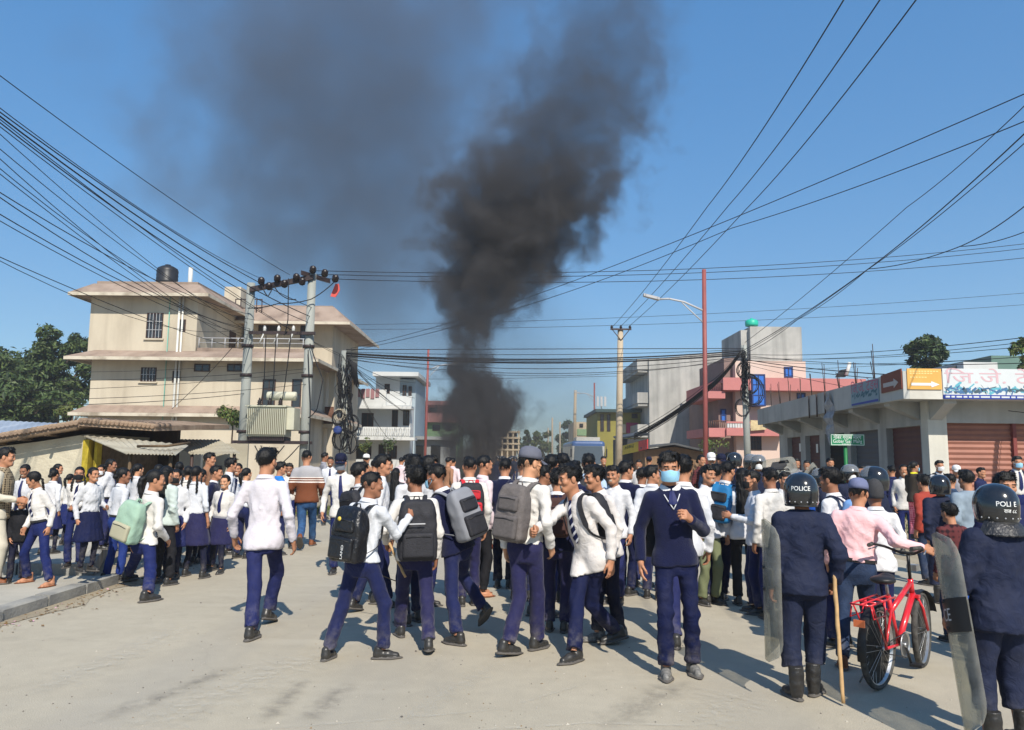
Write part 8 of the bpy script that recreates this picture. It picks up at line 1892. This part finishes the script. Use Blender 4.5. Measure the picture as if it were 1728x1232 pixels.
# ------------------------------------------------------------------ red bicycle
bike = empty('bicycle', (0, 0, 0), 0, 'red bicycle with rear rack pushed by the man in pink', 'bicycle')
rc_ = G(1485, 1163); bike.matrix_world = Matrix.Translation(rc_) @ Matrix.Rotation(math.radians(-46), 4, 'Z')
M_BRED = mat('red_bicycle_paint', srgb(206, 34, 44), .35, .5, coat=.4, var=.08); M_RUB = mat('dusty_tyre_rubber', (.035, .034, .033), .85, .2, col2=(.10, .095, .085), vscale=20); M_CHR = mat('dull_chrome', (.5, .5, .5), .35, .5, metal=.9)
R0 = .305; WB = .94
def wheel(y, steer=0.0):
    w = MB(); n = 40; M = Matrix.Translation((0, y, R0)) @ Matrix.Rotation(steer, 4, 'Z') @ Matrix.Rotation(math.pi / 2, 4, 'Y')
    prof = [(R0 - .036, -.010), (R0 - .026, -.022), (R0 - .012, -.024), (R0, -.010), (R0, .010), (R0 - .012, .024), (R0 - .026, .022), (R0 - .036, .010), (R0 - .036, -.010)]
    w.lathe(prof, n, (0, 0, 0), 0, M); wo = w.build('wheel', M_RUB, bike)
    r_ = MB(); r_.lathe([(R0 - .040, -.013), (R0 - .032, -.013), (R0 - .032, .013), (R0 - .040, .013), (R0 - .040, -.013)], n, (0, 0, 0), 0, M); r_.build('rim', M_CHR, wo)
    s_ = MB()
    for k in range(28):
        a = k * math.tau / 28; b_ = a + (.5 if k % 2 else -.5); z = .03 if k % 4 < 2 else -.03
        s_.tube([M @ Vector((.02 * math.cos(b_), .02 * math.sin(b_), z)), M @ Vector(((R0 - .038) * math.cos(a), (R0 - .038) * math.sin(a), 0))], .0016, 4, cap=False)
    s_.build('spokes', M_CHR, wo); h_ = MB(); h_.lathe([(.012, -.05), (.024, -.034), (.012, -.03), (.012, .03), (.024, .034), (.012, .05)], 12, (0, 0, 0), 0, M); h_.build('hub', M_CHR, wo); return wo
wheel(0); wheel(WB, .14)
bb, seat, head0, head1 = Vector((0, .40, .27)), Vector((0, .24, .66)), Vector((0, .76, .62)), Vector((0, .73, .74))
b = MB(); b.tube([bb, seat], .019, 10); b.tube([bb, head0 + Vector((0, .01, 0))], .026, 10); b.tube([seat - Vector((0, -.02, .13)), head1 - Vector((0, 0, .03))], .021, 10); b.tube([head0, head1], .022, 10)
for sx in (-1, 1): b.tube([bb + Vector((sx * .02, 0, 0)), Vector((sx * .055, .0, R0))], .011, 8); b.tube([seat + Vector((sx * .02, 0, -.10)), Vector((sx * .055, 0, R0))], .010, 8)
b.build('frame', M_BRED, bike)
b = MB()
for sx in (-1, 1): b.tube([head0 + Vector((sx * .03, .01, -.02)), Vector((sx * .05, .84, .50)), Vector((sx * .05, WB, R0))], .012, 8)
b.box(-.05, .05, .76, .80, .585, .61); b.build('fork', M_BRED, bike)
hw_ = bike.matrix_world.inverted() @ (PINKM['mw'] @ Vector(PINKM['wrist'][1] + norm(PINKM['wrist'][1] - PINKM['elbow'][1]) * .075))
b = MB(); b.tube([head1, Vector((0, .705, .955))], .014, 8); st_ = head1 + Vector((0, -.02, .15)); b.tube([(sx_ * x, y, z) for sx_, x, y, z in ((-1, .165, .33, 1.03), (-1, .19, .47, 1.03), (-1, .15, .62, 1.0), (-1, .05, .70, .95), (1, .05, .70, .95), (1, .15, .62, 1.0), (1, .19, .47, 1.03), (1, .165, .33, 1.03))], .011, 8); hb_ = b.build('handlebar', M_BELT, bike)
for sx in (-1, 1): b = MB(); b.tube([(sx * .188, .45, 1.03), (sx * .163, .32, 1.03)], .017, 8); b.build('grip', M_RUB, hb_); b = MB(); b.tube([(sx * .19, .56, 1.0), (sx * .215, .44, .985)], .006, 6); b.build('brake_lever', M_CHR, hb_)
b = MB(); b.tube([seat, seat + Vector((0, -.03, .12))], .013, 8); b.build('seat_post', M_CHR, bike)
f = Field((-.14, -.2, -.06), (.14, .2, .08), .012); f.ell((0, -.06, 0), (.095, .09, .035), .03); f.cone((0, 0, .005), (0, .13, .005), .045, .022, .03); f.ell((0, -.03, -.05), (.09, .1, .03), .01, 's')
Pm, Qm = f.mesh(); o = link('saddle', np_mesh('saddle', Pm, Qm, (M_BELT,)), bike); o.location = seat + Vector((0, -.03, .13))
b = MB()
for x in (-.07, 0, .07): b.tube([(x, -.30, .655), (x, .20, .665)], .007, 6)
for y in (-.30, -.15, 0, .19): b.tube([(-.07, y, .656), (.07, y, .656)], .007, 6)
for sx in (-1, 1):
    for y in (-.26, -.02): b.tube([(sx * .07, y, .652), (sx * .06, .0, R0 + .02)], .007, 6)
    b.tube([(sx * .07, -.28, .65), (sx * .085, -.28, .56), (sx * .085, -.06, .56), (sx * .07, -.04, .65)], .006, 6)
b.build('rear_rack', M_BRED, bike)
def guard_arc(y, a0, a1, m):
    q = MB(); vs_ = []; n = 16
    for o_ in (.02, .024):
        for i in range(n):
            a = math.radians(a0 + (a1 - a0) * i / (n - 1))
            for x in (-.03, 0, .03): vs_.append((x, y + (R0 + o_ - abs(x) * .3) * math.cos(a), R0 + (R0 + o_ - abs(x) * .3) * math.sin(a)))
    fs = [(i * 3 + k, i * 3 + k + 1, i * 3 + k + 4, i * 3 + k + 3) for i in range(n - 1) for k in range(2)]; q._add(vs_, fs + [tuple(n * 3 + z for z in f_[::-1]) for f_ in fs], 0, True); return q.build('mudguard', m, bike)
guard_arc(0, 70, 190, M_BELT); guard_arc(WB, 20, 150, M_BELT)
b = MB(); b.lathe([(.10, -.004), (.10, .004), (.085, .004), (.085, -.004)], 24, (0, 0, 0), 0, Matrix.Translation((.055, .40, .27)) @ Matrix.Rotation(math.pi / 2, 4, 'Y')); b.lathe([(.02, -.01), (.02, .01)], 10, (0, 0, 0), 0, Matrix.Translation((.055, .40, .27)) @ Matrix.Rotation(math.pi / 2, 4, 'Y')); b.build('chainring', M_CHR, bike)
for sx, dz in ((1, -.15), (-1, .15)):
    b = MB(); b.tube([(sx * .06, .40, .27), (sx * .075, .40 + .05 * sx, .27 + dz)], .010, 6); b.box(sx * .12 - .045, sx * .12 + .045, .36 + .05 * sx, .44 + .05 * sx, .26 + dz, .28 + dz); b.build('pedal', M_BELT, bike)
b = MB(); b.tube([(.058, .0, R0 + .035), (.058, .40, .365)], .004, 5); b.tube([(.058, .0, R0 - .035), (.058, .40, .175)], .004, 5); b.build('chain', M_BELT, bike)
b = MB(); b.tube([(-.05, .10, .26), (-.16, .02, .012)], .008, 6); b.build('kickstand', M_CHR, bike)
b = MB(); b.box(-.04, .04, -.338, -.325, .50, .55); b.build('reflector', mat('orange_reflector', srgb(200, 110, 70), .3), bike)
b = MB(); b.box(-.04, .04, .77, .85, .80, .85); b.build('basket_lamp', M_CHR, bike)
